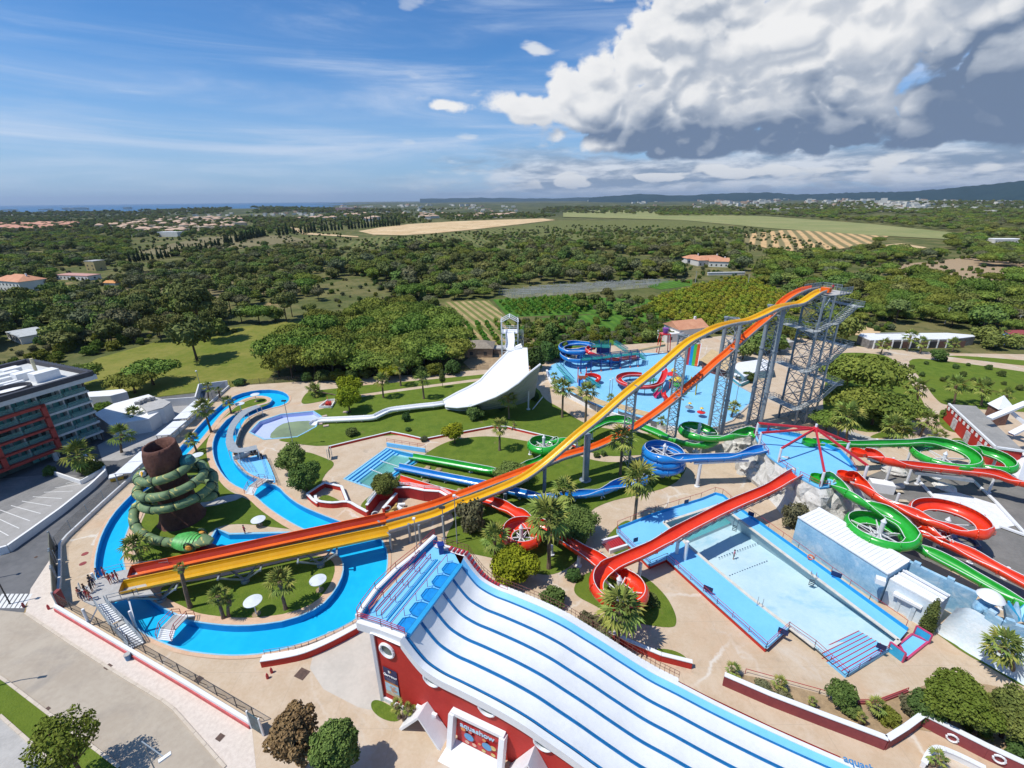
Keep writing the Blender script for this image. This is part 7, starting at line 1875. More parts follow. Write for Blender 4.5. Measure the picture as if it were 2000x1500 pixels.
c = G(1985,905,0); t = thing('white_tent','white peaked tent at the right edge below the far green loops','tent',(c.x,c.y,0)); mb = MB()
b4 = [G(u,v,0) for u,v in ((1965,925),(1985,945),(2030,930),(2005,900))]; ap = G(1990,890,4.5); ap = V3((c.x+1,c.y,4.6)); mb.add(b4+[ap],[(0,1,4),(1,2,4),(2,3,4),(3,0,4)]); mb.build('canvas',m_white,t)
mb = MB(); mb.box(c+V3((-2.2,-1.0,2.2)),(1.8,.1,.2),-.5); mb.build('vent',m_dark,t)
root,r_,ro = block('long_building','long low white roofed building at the far edge of the right lawns','building',[(1676,655),(1682,651),(1850,650),(1900,654),(1905,657),(1860,662),(1700,664)],3.2,M('grey_shop_front',(.20,.19,.18),.7,var=.25,scale=.8),m_white)
for k in range(9):
    c = r_[6].lerp(r_[5],(k+.5)/9); mb = MB(); mb.bar((c.x,c.y-.2,0),(c.x,c.y-.2,3.0),.35,.35); mb.build('pillar',m_whitew,root)
    mb = MB(); mb.box((c.x+4,c.y-.1,1.3),(5.2,.1,2.2)); mb.build('shopfront',m_dark if k % 2 else M('brown_shutter',(.14,.07,.05),.7),root)
mb = MB(); a = r_[0].lerp(r_[1],.5)+V3((6,.5,.15)); mb.bar(a,a+V3((14,.3,0)),.6,.2); mb.build('roof_duct',m_greyc,ro)
# HOTEL AND WHITE BLOCKS ON THE LEFT
def hotel():
    # front facade from its right base corner going left along the photo
    zt = 14.6
    R0 = G(183,885,0); fr = G(193,745,zt+1.2); A = G(188,731,zt+.9); L0 = G(0,785,zt+.9)
    P0 = V3((A.x,A.y,0)); d = V3((L0.x-A.x,L0.y-A.y,0)).normalized(); nrm = V3((d.y,-d.x,0)); nrm = nrm if nrm.y < 0 else -nrm
    if nrm.dot(V3((-P0.x,-P0.y,0))) < 0: nrm = -nrm
    P0 = P0+d*2.2-nrm*1.6
    root = thing('hotel','white five storey hotel with glass balconies and a red grid frame','building',tuple(P0))
    X = lambda s,o,z: P0+d*s+nrm*o+ZV(z)
    W = 40; Dp = 23
    m_glass = M('teal_glass',(.10,.33,.31),.15,col2=(.18,.48,.44),scale=.8,spec=.6); m_dk = M('shaded_interior',(.07,.11,.105),.6,var=.2)
    m_fr = M('red_frame',(.36,.045,.035),.6,var=.08); m_gr = M('dark_roof_edge',(.045,.045,.055),.6,var=.1); m_lt = M('light_facade',(.55,.56,.55),.7,var=.05)
    # body
    mb = MB(); q = [X(0,-2,0),X(W,-2,0),X(W,-Dp,0),X(0,-Dp,0)]; pl = [(p.x,p.y) for p in q]; mb.prism(pl if area2(pl) > 0 else pl[::-1],0,zt); mb.build('body',m_dk,root)
    mb = MB(); q = [X(-.1,0,0),X(-.1,-Dp,0)]; mb.bar(q[0]+ZV(zt/2),q[1]+ZV(zt/2),.3,zt); mb.build('end_wall',M('dark_timber_cladding',(.10,.085,.075),.8,var=.15),root)
    fl = 6; H = zt/fl
    bay = 4.0; nb = int(W/bay)
    for k in range(1,fl+1):
        z = k*H
        in_frame = 2 <= k <= 5
        mb = MB(); mb.bar(X(-.3,-.4,z),X(8.0 if k < fl else W,-.4,z),2.2,.42); mb.build('floor_slab',m_lt,root)
        if k < fl:
            mb = MB(); mb.bar(X(8.0,-.5,z),X(W,-.5,z),2.0,.4); mb.build('floor_slab',m_dk if False else m_greyc,root)
    for k in range(fl):
        z = k*H
        for b in range(nb):
            s = b*bay
            if k == 0 and b > 2: 
                mb = MB(); mb.bar(X(s+.3,-1.7,z+1.3),X(s+bay-.3,-1.7,z+1.3),.1,2.4); mb.build('shop_window',m_dk,root); continue
            mb = MB(); mb.bar(X(s+.25,-1.9,z+1.45),X(s+bay-.25,-1.9,z+1.45),.1,2.3); w = mb.build('window',m_glass if (b*3+k) % 4 else m_dk,root)
            for f in (.34,.66): mb = MB(); mb.bar(X(s+bay*f,-1.8,z+.3),X(s+bay*f,-1.8,z+2.6),.08); mb.build('mullion',m_dark,w)
            mb = MB(); mb.bar(X(s+.35+.5*((b+k) % 3),-1.78,z+1.45),X(s+.9+.5*((b+k) % 3),-1.78,z+1.45),.04,2.2); mb.build('curtain',M('pale_curtain',(.42,.50,.48),.8,var=.15),w)
            if k: mb = MB(); mb.bar(X(s+.1,.58,z+.75),X(s+bay-.1,.58,z+.75),.05,1.0); mb.build('balcony_glass',mesh_mat('balcony_glass',.4,(.14,.32,.30)) if 'balcony_glass' not in bpy.data.materials else bpy.data.materials['balcony_glass'],root)
            mb = MB(); mb.bar(X(s,-.4,z+H/2),X(s,-1.9+.0,z+H/2),.25,H-.4); mb.build('party_wall',m_lt,root)
    # red frame grid on bays 2..
    for s in (8.0,16.5,25,33.5):
        mb = MB(); mb.bar(X(s,.85,H*1.0),X(s,.85,H*5+.3),.8,.8,up=d); mb.build('red_frame_post',m_fr,root)
    for k in (1,2,3,4,5):
        mb = MB(); mb.bar(X(7.7,.85,k*H),X(W,.85,k*H),.8,.6 if k in (1,5) else .42); mb.build('red_frame_beam',m_fr,root)
    for s in (9.0,20,31): mb = MB(); mb.bar(X(s,.4,0),X(s,.4,H),.7,.7,up=d); mb.build('ground_pillar',m_lt,root)
    # roof: overhanging slab, dark edge, plant
    mb = MB(); q = [X(-2.2,1.6,0),X(W,1.6,0),X(W,-Dp-.5,0),X(-2.2,-Dp-.5,0)]; pl = [(p.x,p.y) for p in q]; pl = pl if area2(pl) > 0 else pl[::-1]; mb.prism(pl,zt-.1,zt+.9,bottom=True); mb.build('roof',m_lt,root)
    mb = MB()
    for a,b in ((X(-1.6,1.2,zt+1.3),X(W,1.2,zt+1.3)),(X(-1.6,-Dp,zt+1.3),X(W,-Dp,zt+1.3)),(X(-1.6,1.2,zt+1.3),X(-1.6,-Dp,zt+1.3))): mb.bar(a,b,.9 if a.x != b.x else .3,1.0)
    mb.build('roof_edge',m_gr,root)
    q = random.Random(2); rz = atan2(d.y,d.x)
    for s,o,w_,l_,h_ in ((4,-17,3,2.4,1.2),(9,-18,6,1.6,.9),(15,-17,6,1.3,.8),(12,-14.5,5,1.2,.6),(19,-14,5,1.4,.9),(6,-14,4,1.8,1.1),(22,-18,6,1.4,.9),(27,-12,5,1.3,.8),(30,-16,6,1.4,.9),(3.5,-5,4.2,2.6,1.9),(5,-9.5,3.2,2.2,1.6),(9,-11,5,1.2,1.0),(10,-8,6,1.0,.8),(16,-11,6,1.2,1.0),(17,-8.5,6,1.0,.8),(16.5,-6.5,5,.9,.7),(24,-10,6,1.2,1.0),(25,-7,6,1.0,.8),(8,-6.3,3,.8,.8)):
        mb = MB(); mb.box(X(s,o,zt+.9+h_/2),(w_,l_,h_),rz); mb.build('roof_unit',m_whitew,root)
    for s in (10.5,22):
        mb = MB(); ring = [X(s+3.6*cos(a*.3927),-3.0+2.6*sin(a*.3927),zt+1.3) for a in range(16)]
        for a,b in zip(ring,ring[1:]+ring[:1]): mb.bar(a,b,.25,.9)
        mb.build('skylight_rim',m_gr,root)
        mb = MB(); mb.add([p-ZV(.25) for p in ring],[tuple(range(16))]); mb.build('skylight_cover',m_whitew,root)
    mb = MB()
    for k in range(14): mb.bar(X(-1.6,-k*1.6,zt+1.7),X(-1.6,-k*1.6,zt+2.2),.06)
    mb.build('roof_fence',m_galv,root)
    mb = MB(); mb.cyl(X(1.5,-13,zt+.9),X(1.5,-13,zt+4.0),.3,n=8); mb.build('flue',M('cream_flue',(.60,.52,.32),.6),root)
hotel()
m_bld = M('white_block_render',(.62,.62,.61),.8,col2=(.72,.72,.71),scale=.2)
block('white_block','low white building wedged between hotel and green field','building',[(183,808),(222,788),(290,770),(333,790),(290,818),(215,830)],3.4,m_bld,m_whitew)
block('white_block','small white block with plant units behind the service yard','building',[(268,786),(300,774),(334,785),(318,796),(287,804)],4.2,m_bld,m_greyc)
block('white_block','narrow white block at the back of the service yard','building',[(165,766),(240,760),(248,765),(215,773),(175,775)],3.6,m_bld,m_whitew)
for i,(u,v) in enumerate(((270,790),(277,787),(284,784),(291,783),(298,781))):
    g = G(u,v,4.3); mb = MB(); mb.box(g+ZV(.4),(1.1,.8,.8),.3); tag(mb.build('cooling_unit',m_greyc),'cooling unit number %s from the left on the white block roof' % ['one','two','three','four','five'][i],'cooling unit','cooling units on the white block')
wall_line('yard_wall','long white wall closing the service yard',[(322,795),(385,790),(392,764),(447,757)],2.2,.3,m_bld)
wall_line('yard_wall','white wall between service yard and street',[(285,818),(325,800)],2.6,.3,m_bld)
struct(sheet('yard',[gp([(285,822),(330,795),(395,768),(400,790),(350,835),(290,880),(230,900),(200,900),(190,870)])],.03,M('yard_paving',(.30,.295,.29),.9,col2=(.38,.37,.36),scale=.4)))
# covered white awning along the street wall
for lab,a,b in (('long white awning roof along the street wall, near piece',(240,925),(290,880)),('white awning roof along the street wall, middle piece',(318,850),(352,822)),('white awning roof along the street wall, far piece',(352,818),(394,780))):
    A,B = G(*a,2.4),G(*b,2.4); t = thing('white_awning',lab,'awning',(A.x,A.y,0)); d = (B-A).normalized(); s = V3((-d.y,d.x,0)); n = max(2,int((B-A).length/3))
    for k in range(n):
        p,q = A.lerp(B,k/n),A.lerp(B,(k+.97)/n); mb = MB(); mb.bar(p,q,3.0,.12); mb.build('roof_panel',m_white,t)
        mb = MB(); mb.bar(V3((p.x,p.y,0))+s*1.3,p+s*1.3,.1); mb.bar(V3((p.x,p.y,0))-s*1.3,p-s*1.3,.1); mb.build('post',m_galv,t)
# raised car park with curved white wall
pk = gp([(-200,1092),(0,1083),(18,1078),(60,1048),(120,1005),(180,958),(207,926),(203,912),(160,930),(120,925),(0,935),(-300,960)],0,0)
P = [G(u,v) for u,v in [(-160,1090),(0,1084),(20,1078),(62,1048),(122,1004),(180,957),(208,930),(206,918)]]
wall_line('ramp_wall','long curved white wall around the hotel parking',P,1.3,.4,m_whitew)
struct(sheet('parking_ground',[pk],.03,M('parking_asphalt',(.17,.17,.168),.9,col2=(.24,.235,.23),scale=.3)),'grey parking ground in front of the hotel')
struct(sheet('parking_ground',[gp([(-120,1088),(0,1080),(60,1043),(178,953),(203,925),(120,950),(0,1005),(-150,1060)])],.045,M('pale_parking_paving',(.30,.29,.27),.9,col2=(.37,.355,.34),scale=.5)))
mb = MB()
for k in range(11):
    f = k/11; a = G(205-f*230,920+f*160-(4 if k else 0)); b = G(150-f*235,936+f*95)
    mb.bar(a+ZV(.06),b+ZV(.06),.12,.01)
struct(mb.build('bay_lines',m_line),'white parking bay lines in front of the hotel')
wall_line('garden_wall','white angled wall around the small palm garden by the hotel',[(105,927),(160,946),(206,920),(165,892)],.9,.25,m_whitew)
mb = MB(); g = G(230,936); mb.box(g+ZV(.9),(2.2,1.6,.25),.6); mb.cur = 1; mb.box(g+ZV(.45),(2.0,1.4,.7),.6); tag(mb.build('kiosk',[m_white,m_yel]),'little yellow and blue kiosk under a white roof by the street','kiosk')
# street things
lamp(20,1180,5.5,'dark lamp post near the zebra crossing',1,'street_lamp',m_dark); lamp(-10,1130,5,'dark pole at the left edge above the zebra crossing',1,'street_lamp',m_dark)
g = G(-60,1355); t = thing('street_lamp','street lamp whose long shadow falls over the worn road','lamp',tuple(g))
mb = MB(); mb.cyl(g,g+ZV(8),.1,.07,8); mb.bar(g+ZV(8),g+V3((1.8,.3,8.3)),.1); mb.build('pole',m_galv,t); mb = MB(); mb.box(g+V3((2.0,.3,8.3)),(.8,.3,.15),.2); mb.build('lamp_head',m_white,t)
g = G(322,1545); hz = hgt((322,1545),(322,1478)); t = thing('street_lamp','street lamp rising from the verge with a white slanting head at the bottom edge','lamp',tuple(g))
mb = MB(); mb.cyl(g,g+ZV(7),.06,.04,8); mb.build('pole',m_galv,t)
hd = G(322,1480,7.1); mb = MB(); mb.bar(g+ZV(7),hd,.08); mb.build('arm',m_galv,t); mb = MB(); mb.bar(hd+V3((-.3,-.3,0)),hd+V3((.35,.3,.1)),.3,.16); mb.build('lamp_head',m_white,t)
# covers and bins
for i,(u,v,w_,lab) in enumerate(((166,1082,.35,'round manhole cover by the left river bank, upper'),(162,1101,.35,'round manhole cover by the left river bank, lower'),)):
    g = G(u,v); mb = MB(); mb.lathe(g+ZV(.035),[(.45,-.01),(.45,.0),(0,.002)],16); tag(mb.build('manhole_cover',m_maroon),lab,'manhole cover')
for u,v,w_,lab in ((211,1302,.7,'square drain cover on the worn road, left'),(430,1440,.7,'square drain cover on the worn road, right'),(388,1327,.8,'square cover beyond the white wall'),(590,1316,1.3,'big square brown cover on the paving'),(92,1385,.5,'dark drain at the kerb of the verge'),(70,1088,.4,'round dark cover on the street pavement')):
    g = G(u,v,.045); mb = MB(); mb.box(g,(w_,w_*.9,.02),-.4); tag(mb.build('drain_cover',M('rusty_iron',(.10,.06,.045),.8,var=.2,scale=3)),lab,'drain cover')
g = G(252,1288); t = thing('litter_bin','small blue litter bin by the white wall','bin',tuple(g)); mb = MB(); mb.cyl(g,g+ZV(.8),.28,.32,10); mb.build('bin_body',M('bin_blue',(.08,.22,.40),.5),t); mb = MB(); mb.cyl(g+ZV(.8),g+ZV(.88),.34,n=10); mb.build('bin_lid',m_greyc,t)
for i,(u,v) in enumerate(((531,1314),(523,1325),(47,1186),(96,1190))):
    g = G(u,v); mb = MB(); mb.lathe(g,[(.15,0),(.15,.5),(.06,.8),(0,.82)],10); tag(mb.build('bollard',m_redrail if i != 2 else m_maroon),['dark red bollard at the tip of the curved red wall','small red bollard just below the curved red wall tip','purple bollard at the zebra crossing corner','small bollard left of the red based wall'][i],'bollard')
# noticeboard by the pools
g = G(645,896); t = thing('notice_board','leaning grey notice board on the paving by the two round trees','notice board',tuple(g)); mb = MB(); mb.box(g+ZV(1.5),(.1,1.5,2.2),.3); mb.build('board',M('grey_green_board',(.24,.28,.26),.6,var=.1),t)
mb = MB(); mb.bar(g+V3((-.2,-.6,0)),g+V3((-.2,-.6,2.6)),.1); mb.bar(g+V3((.2,.6,0)),g+V3((.2,.6,2.6)),.1); mb.build('legs',m_white,t)
t = thing('ground_fence','dark wire fence at the far edge of the park below the pine grove','fence',tuple(G(600,742)))
Pw = [G(u,v) for u,v in ((450,755),(500,751),(560,746),(700,737),(850,729),(960,722))]; Lw = resample(Pw,4)
for a,b in zip(Lw,Lw[1:]):
    mb = MB(); mb.bar(a,a+ZV(1.9),.08); mb.build('fence_post',m_dark,t); mb = MB(); mb.add([a,b,b+ZV(1.8),a+ZV(1.8)],[(0,1,2,3)]); mb.build('mesh_panel',m_mesh,t)

# PEOPLE
m_skin = M('skin',(.42,.22,.14),.6,var=.1,scale=4)
def person(loc,rz,top,low,label,pose='stand',hair=(.03,.02,.015)):
    root = thing('person',label,'person',loc,'people on the slide platform' if pose != 'pool' else None,rz)
    sw = .10 if pose == 'walk' else .0; J = {}
    V = {'pel': (0,0,.95),'wa': (0,0,1.10),'ch': (0,.01,1.30),'ne': (0,0,1.48),'h0': (0,-.01,1.58),'h1': (0,-.02,1.70),
         'ls': (-.17,0,1.42),'le': (-.24,-.02+sw,1.16),'lh': (-.22,-.14+sw,.95),'rs': (.17,0,1.42),'re': (.24,-.02-sw,1.16),'rh': (.24,-.16,.96),
         'lp': (-.09,0,.90),'lk': (-.10,-.03-sw*1.6,.50),'lf': (-.10,.03-sw*1.2,.07),'lt': (-.11,-.12-sw,.03),'rp': (.09,0,.90),'rk': (.10,-.03+sw*1.2,.50),'rf': (.10,.03+sw*2.4,.07),'rt': (.11,-.12+sw*2.2,.03)}
    if pose == 'pool': pass
    rad = {'pel': .13,'wa': .115,'ch': .14,'ne': .055,'h0': .075,'h1': .095,'ls': .06,'le': .042,'lh': .035,'rs': .06,'re': .042,'rh': .035,'lp': .085,'lk': .058,'lf': .042,'lt': .04,'rp': .085,'rk': .058,'rf': .042,'rt': .04}
    E = [('pel','wa'),('wa','ch'),('ch','ne'),('ne','h0'),('h0','h1'),('ch','ls'),('ls','le'),('le','lh'),('ch','rs'),('rs','re'),('re','rh'),('pel','lp'),('lp','lk'),('lk','lf'),('lf','lt'),('pel','rp'),('rp','rk'),('rk','rf'),('rf','rt')]
    # hands: a palm and five fingers each
    for sd,h,x in (('l','lh',-1),('r','rh',1)):
        b = V3(V[h]); V[sd+'pm'] = tuple(b+V3((0,-.05,-.07))); rad[sd+'pm'] = .03; E.append((h,sd+'pm'))
        for k,(dx,L) in enumerate(((-.030,.06),(-.010,.075),(.010,.07),(.028,.055),(.045*x,.04))):
            V[sd+'f%d' % k] = tuple(V3(V[sd+'pm'])+V3((dx,-.02-.3*L,-L))); rad[sd+'f%d' % k] = .009; E.append((sd+'pm',sd+'f%d' % k))
    names = list(V); idx = {n: i for i,n in enumerate(names)}
    me = bpy.data.meshes.new('body'); me.from_pydata([V[n] for n in names],[(idx[a],idx[b]) for a,b in E],[])
    o = bpy.data.objects.new('body',me); COL.objects.link(o); md = o.modifiers.new('skin','SKIN')
    for n,sv in zip(names,me.skin_vertices[0].data): sv.radius = (rad[n],rad[n]); sv.use_root = (n == 'pel')
    o.modifiers.new('sub','SUBSURF').levels = 1; o.modifiers['sub'].render_levels = 1
    dg = bpy.context.evaluated_depsgraph_get(); m2 = bpy.data.meshes.new_from_object(o.evaluated_get(dg)); bpy.data.objects.remove(o)
    m2.materials.clear(); m2.materials.append(m_skin); m2.materials.append(top); m2.materials.append(low)
    for p in m2.polygons:
        c = p.center
        if 1.0 < c.z < 1.47 and abs(c.x) < .22: p.material_index = 1
        elif .45 < c.z <= 1.0 and abs(c.x) < .19: p.material_index = 2
        p.use_smooth = True
    b = bpy.data.objects.new('body',m2); COL.objects.link(b); b.parent = root
    mb = MB(); mb.lathe((0,.01,1.68),[(.105,-.06),(.115,.03),(.09,.10),(0,.135)],10); mb.build('hair',M('hair_%d' % int(hair[0]*1000),hair,.8),root,wc=False)
    mb = MB(); 
    for x in (-.035,.035): mb.box((x,-.105,1.70),(.02,.012,.01))
    mb.box((0,-.118,1.675),(.022,.03,.035)); mb.box((0,-.107,1.64),(.045,.012,.01))
    for x in (-.098,.098): mb.box((x,0,1.67),(.015,.03,.05))
    mb.build('face_features',M('face_detail',(.30,.13,.09),.6),root,wc=False)
    return root
cl = {'red': M('red_shirt',(.45,.02,.03),.7),'navy': M('navy_cloth',(.015,.02,.07),.7),'black': M('black_cloth',(.015,.015,.02),.7),'pink': M('pink_cloth',(.60,.16,.26),.7),'blue': M('blue_cloth',(.05,.13,.35),.7),'white': M('white_cloth',(.65,.65,.66),.7),'brick': M('brick_cloth',(.36,.08,.05),.7)}
ppl = [(194,1123,'blue','navy','woman in blue at the back of the group near the river'),(206,1121,'pink','red','person in pink standing by the river railing'),(217,1133,'brick','red','person in brick red beside the pair in bright red'),(226,1131,'red','blue','person in red shirt and blue trousers by the orange slide end'),(231,1127,'navy','red','person in navy top right behind the red shirt'),(180,1136,'black','navy','dark dressed person in the middle of the platform, back'),(185,1140,'navy','black','person in navy leaning forward in the middle group'),(181,1148,'black','black','dark dressed person in the middle of the platform, front'),(169,1154,'black','navy','dark dressed person at the back of the front group'),(158,1161,'brick','black','person in brick red at the left platform edge'),(164,1166,'navy','navy','person in navy at the front left corner'),(173,1163,'red','brick','person in red and brick at the head of the stairs'),(178,1166,'brick','red','person with brick top nearest the stairs')]
for i,(u,v,a,b,lab) in enumerate(ppl):
    g = G(u,v+7,3.0); person(tuple(g),[0.3,2.0,1.2,-1.0,2.6,3.5,.9,5,1.9,.2,4.2,1.1,2.2][i],cl[a],cl[b],lab,'walk' if i % 3 == 0 else 'stand',(.03,.02,.015) if i % 4 else (.12,.06,.03))
g = yp[0]; person((g.x+3.4,g.y+2.2,30.5),2.6,cl['red'],cl['navy'],'person in red waiting on top of the stair tower','stand')
g = G(1432,1092,-1.45); t = person(tuple(g),.8,cl['pink'],cl['black'],'person with pink top alone on the empty pool floor','stand')
g = G(479,1043,.05); person(tuple(g),2.8,cl['red'],cl['red'],'person in red beside the snake landing pool','stand')
# PLANTS
def fol(name,c,c2,rv=.35): return M(name,c,.9,col2=c2,scale=.55,world_space=False,randv=rv,spec=.08)
m_pine = fol('pine_needles',(.075,.095,.028),(.225,.245,.078),.6); m_grove = fol('umbrella_pine_needles',(.075,.115,.020),(.245,.300,.056),.45)
m_broad = fol('broad_leaves',(.065,.10,.024),(.23,.28,.07),.45); m_citrus = fol('citrus_leaves',(.15,.18,.018),(.36,.37,.045),.4)
m_yell = fol('golden_leaves',(.12,.155,.012),(.38,.40,.028),.15); m_dkb = fol('dark_bush_leaves',(.046,.078,.022),(.14,.195,.052)); m_redl = fol('reddish_brown_leaves',(.13,.07,.04),(.32,.19,.10),.1)
m_lime = fol('young_green_leaves',(.085,.12,.015),(.18,.22,.04),.15); m_palm = fol('palm_fronds',(.13,.18,.035),(.36,.39,.10),.2); m_palmd = fol('dark_palm_fronds',(.075,.11,.025),(.17,.20,.055),.2)
m_grey = fol('grey_green_leaves',(.085,.095,.045),(.20,.205,.105),.4); m_cyp = fol('cypress_leaves',(.016,.034,.012),(.045,.07,.02),.3); m_bark = M('bark',(.11,.075,.05),.95,var=.2,scale=2,world_space=False); m_pbark = M('palm_bark',(.17,.12,.08),.95,var=.25,scale=4,world_space=False)

def crown_mb(seed,lobes,nleaf,ls,inner=.80,flat=0.0):
    """leafy crown: many small leaf clumps through the shell of a set of lobes around a loose dark core"""
    q = random.Random(seed); mb = MB()
    for (c,r) in lobes:
        bm = bmesh.new(); bmesh.ops.create_icosphere(bm,subdivisions=1 if len(lobes) > 6 else 2,radius=1)
        vs = [V3((c[0]+v.co.x*r[0]*inner*(1+q.uniform(-.14,.10)),c[1]+v.co.y*r[1]*inner*(1+q.uniform(-.14,.10)),c[2]+v.co.z*r[2]*inner*(1+q.uniform(-.14,.10)))) for v in bm.verts]
        mb.add(vs,[tuple(v.index for v in f.verts) for f in bm.faces]); bm.free()
    tot = sum(r[0]*r[1] for _,r in lobes)
    for (c,r) in lobes:
        k = max(8,int(nleaf*r[0]*r[1]/tot))
        for _ in range(k):
            z = q.uniform(-.75,1); a = q.uniform(0,6.283); s = math.sqrt(max(0,1-z*z)); d = V3((s*cos(a),s*sin(a),z)); f = q.uniform(.78,1.12)
            p = V3((c[0]+d.x*r[0]*f,c[1]+d.y*r[1]*f,c[2]+d.z*r[2]*f))
            n = (d*1.1+V3((q.uniform(-1,1),q.uniform(-1,1),q.uniform(-.4,1.1)))).normalized()
            t = n.cross(V3((q.uniform(-1,1),q.uniform(-1,1),q.uniform(-1,1)))).normalized(); b = n.cross(t); w = ls*q.uniform(.55,1.25)
            e = n*w*.25
            mb.add([p-t*w-e,p+b*w*.7,p+t*w-e,p-b*w*.7+e*.5],[(0,1,2,3)])
    return mb
def trunk_mb(h,r,lean=0.0,limbs=4,spread=1.6,seed=1,fork=.6):
    q = random.Random(seed); mb = MB(); top = V3((lean*h,0,h)); mid = V3((lean*h*.4+q.uniform(-.1,.1),q.uniform(-.1,.1),h*fork))
    mb.tube([(0,0,-.1),mid*.5,mid,top],[r,r*.8,r*.65,r*.3],7)
    for k in range(limbs):
        a = k*6.283/limbs+q.uniform(-.4,.4); e = mid+V3((cos(a)*spread,sin(a)*spread,h*(1-fork)*q.uniform(.6,1.1)))
        mb.tube([mid,(mid+e)/2+ZV(-.1*h*.3),e],[r*.45,r*.3,r*.12],5)
    return mb
def lobes_dome(seed,R_,H,z,n,k=.45):
    q = random.Random(seed); L = [((0,0,z+H*.15),(R_*.75,R_*.75,H*.75))]
    for i in range(n):
        a = i*2.4+q.uniform(-.3,.3); d = R_*math.sqrt((i+.7)/n)*.78; r = R_*k*q.uniform(.75,1.2); L.append(((d*cos(a),d*sin(a),z+H*(.45*(1-(d/R_)**2)+q.uniform(-.08,.12))),(r,r,r*q.uniform(.55,.8)*H/R_*1.3)))
    return L
def lobes_ball(seed,R_,z,n,k=.5,sq=1.0):
    q = random.Random(seed); L = [((0,0,z),(R_*.72,R_*.72,R_*.72*sq))]
    for i in range(n):
        a = i*2.4; zz = 1-2*(i+.5)/n; s = math.sqrt(1-zz*zz); r = R_*k*q.uniform(.55,1.25); j_ = .62*q.uniform(.72,1.28); L.append(((R_*j_*s*cos(a),R_*j_*s*sin(a),z+R_*j_*zz*sq),(r,r,r*sq)))
    return L
def make_tree(name,label,cat,mat,lobes,nleaf,ls,trunk,seed,group=None):
    t = thing(name,label,cat,(0,0,-500),group)
    crown_mb(seed,lobes,nleaf,ls).build('crown',mat,t,wc=False); 
    if trunk is not None: trunk.build('trunk',m_bark,t,wc=False,smooth=True)
    return t
# prototypes are themselves moved to their first place
class Kind:
    def __init__(s,name,cat,mat,lobes,nleaf,ls,trunk,seed,R_): s.p = make_tree(name,'',cat,mat,lobes,nleaf,ls,trunk,seed); s.used = False; s.R = R_; s.crown = s.p.children[0]
    def put(s,loc,label,scale=1.0,rz=None,group=None):
        rz = rnd.uniform(0,6.28) if rz is None else rz
        if not s.used:
            s.used = True; s.p.location = loc; s.p.rotation_euler = (0,0,rz); s.p.scale = (scale,)*3 if not isinstance(scale,tuple) else scale; s.p['label'] = label
            if group: s.p['group'] = group
            return s.p
        return dup(s.p,loc,rz,scale,label,group)
k_grove = [Kind('umbrella_pine','tree',m_grove,lobes_dome(i,5.0,3.4,4.6,13),2600,.34,trunk_mb(5,.3,0,6,2.6,i),i,5.0) for i in (1,2,3)]
m_mix = [m_pine,m_grey,m_broad]
k_pine = [Kind('pine_tree','tree',m_mix[i-1],lobes_dome(10+i,4.4,3.6,4.6,9),900,.50,trunk_mb(5.5,.28,.02,5,2.2,i),10+i,4.4) for i in (1,2,3)]
k_oak = [Kind('oak_tree','tree',m_broad,lobes_ball(20+i,3.4,3.9,8,.5,.85),800,.45,trunk_mb(4,.25,0,4,1.4,i),20+i,3.4) for i in (1,2)]
k_pine.append(Kind('pine_tree','tree',m_pine,[((0,0,8.6),(2.9,2.9,1.7)),((-2.2,.5,7.6),(1.9,1.8,1.0)),((2.1,-.7,7.2),(2,1.8,1.0)),((.4,2.3,6.8),(1.8,1.7,.9)),((-.5,-2.4,6.4),(1.8,1.6,.9)),((1.2,.8,5.6),(1.4,1.3,.8))],1000,.42,trunk_mb(8.4,.24,.03,6,1.9,4),35,3.6))
k_tall = [Kind('pine_tree','tree',m_pine,[((0,0,11),(3.2,3.2,2.2)),((-2.4,.5,9.4),(2,2,1.3)),((2.2,-.6,9),(2.2,2,1.2)),((.4,2.2,8.4),(2,1.8,1.1)),((-.6,-2.3,8),(1.9,1.7,1))],900,.45,trunk_mb(10.5,.28,.03,5,2.0,4),31,3.6)]
k_cyp = Kind('windbreak_tree','tree',m_cyp,[((0,0,2.8),(1.5,1.5,2.8)),((0,0,5.5),(1.1,1.1,3.2)),((.1,0,8.3),(.6,.6,2.4))],320,.5,trunk_mb(3,.2,0,0),33,1.5)
k_cit = Kind('citrus_tree','fruit tree',m_citrus,lobes_ball(41,2.0,2.0,5,.5,.85),420,.32,trunk_mb(1.5,.14,0,3,.6),41,2.0)
k_sml = Kind('young_fruit_tree','fruit tree',fol('bright_orchard_leaves',(.06,.13,.015),(.17,.30,.04),.3),lobes_ball(42,1.3,1.4,4,.5,.9),260,.22,trunk_mb(1.0,.1,0,3,.4),42,1.3)
k_ball = Kind('round_tree','tree',m_broad,lobes_ball(43,2.6,3.2,12,.42,.88),4200,.17,trunk_mb(2.4,.2,.02,4,.9),43,2.6)
k_gold = Kind('golden_tree','tree',m_yell,lobes_ball(44,2.4,3.2,12,.42,.85),4200,.17,trunk_mb(2.2,.2,0,4,.8),44,2.4)
k_bush = Kind('bush','bush',m_dkb,lobes_ball(45,1.5,1.2,8,.45,.85),1600,.15,None,45,1.5)
k_gbush = Kind('bush','bush',m_grey,lobes_ball(46,1.3,1.0,7,.5,.8),1300,.14,trunk_mb(.8,.1,0,3,.5),46,1.3)
k_lbush = Kind('bush','bush',m_lime,lobes_ball(47,1.4,1.1,8,.45,.85),1500,.15,None,47,1.4)
k_ybush = Kind('bush','bush',m_yell,lobes_ball(48,3.2,1.9,14,.36,.62),5200,.18,None,48,3.2)
k_big = Kind('leafy_tree','tree',m_broad,lobes_dome(49,4.2,3.6,3.0,16,.38),7000,.20,trunk_mb(3.2,.24,.02,5,1.8),49,4.2)

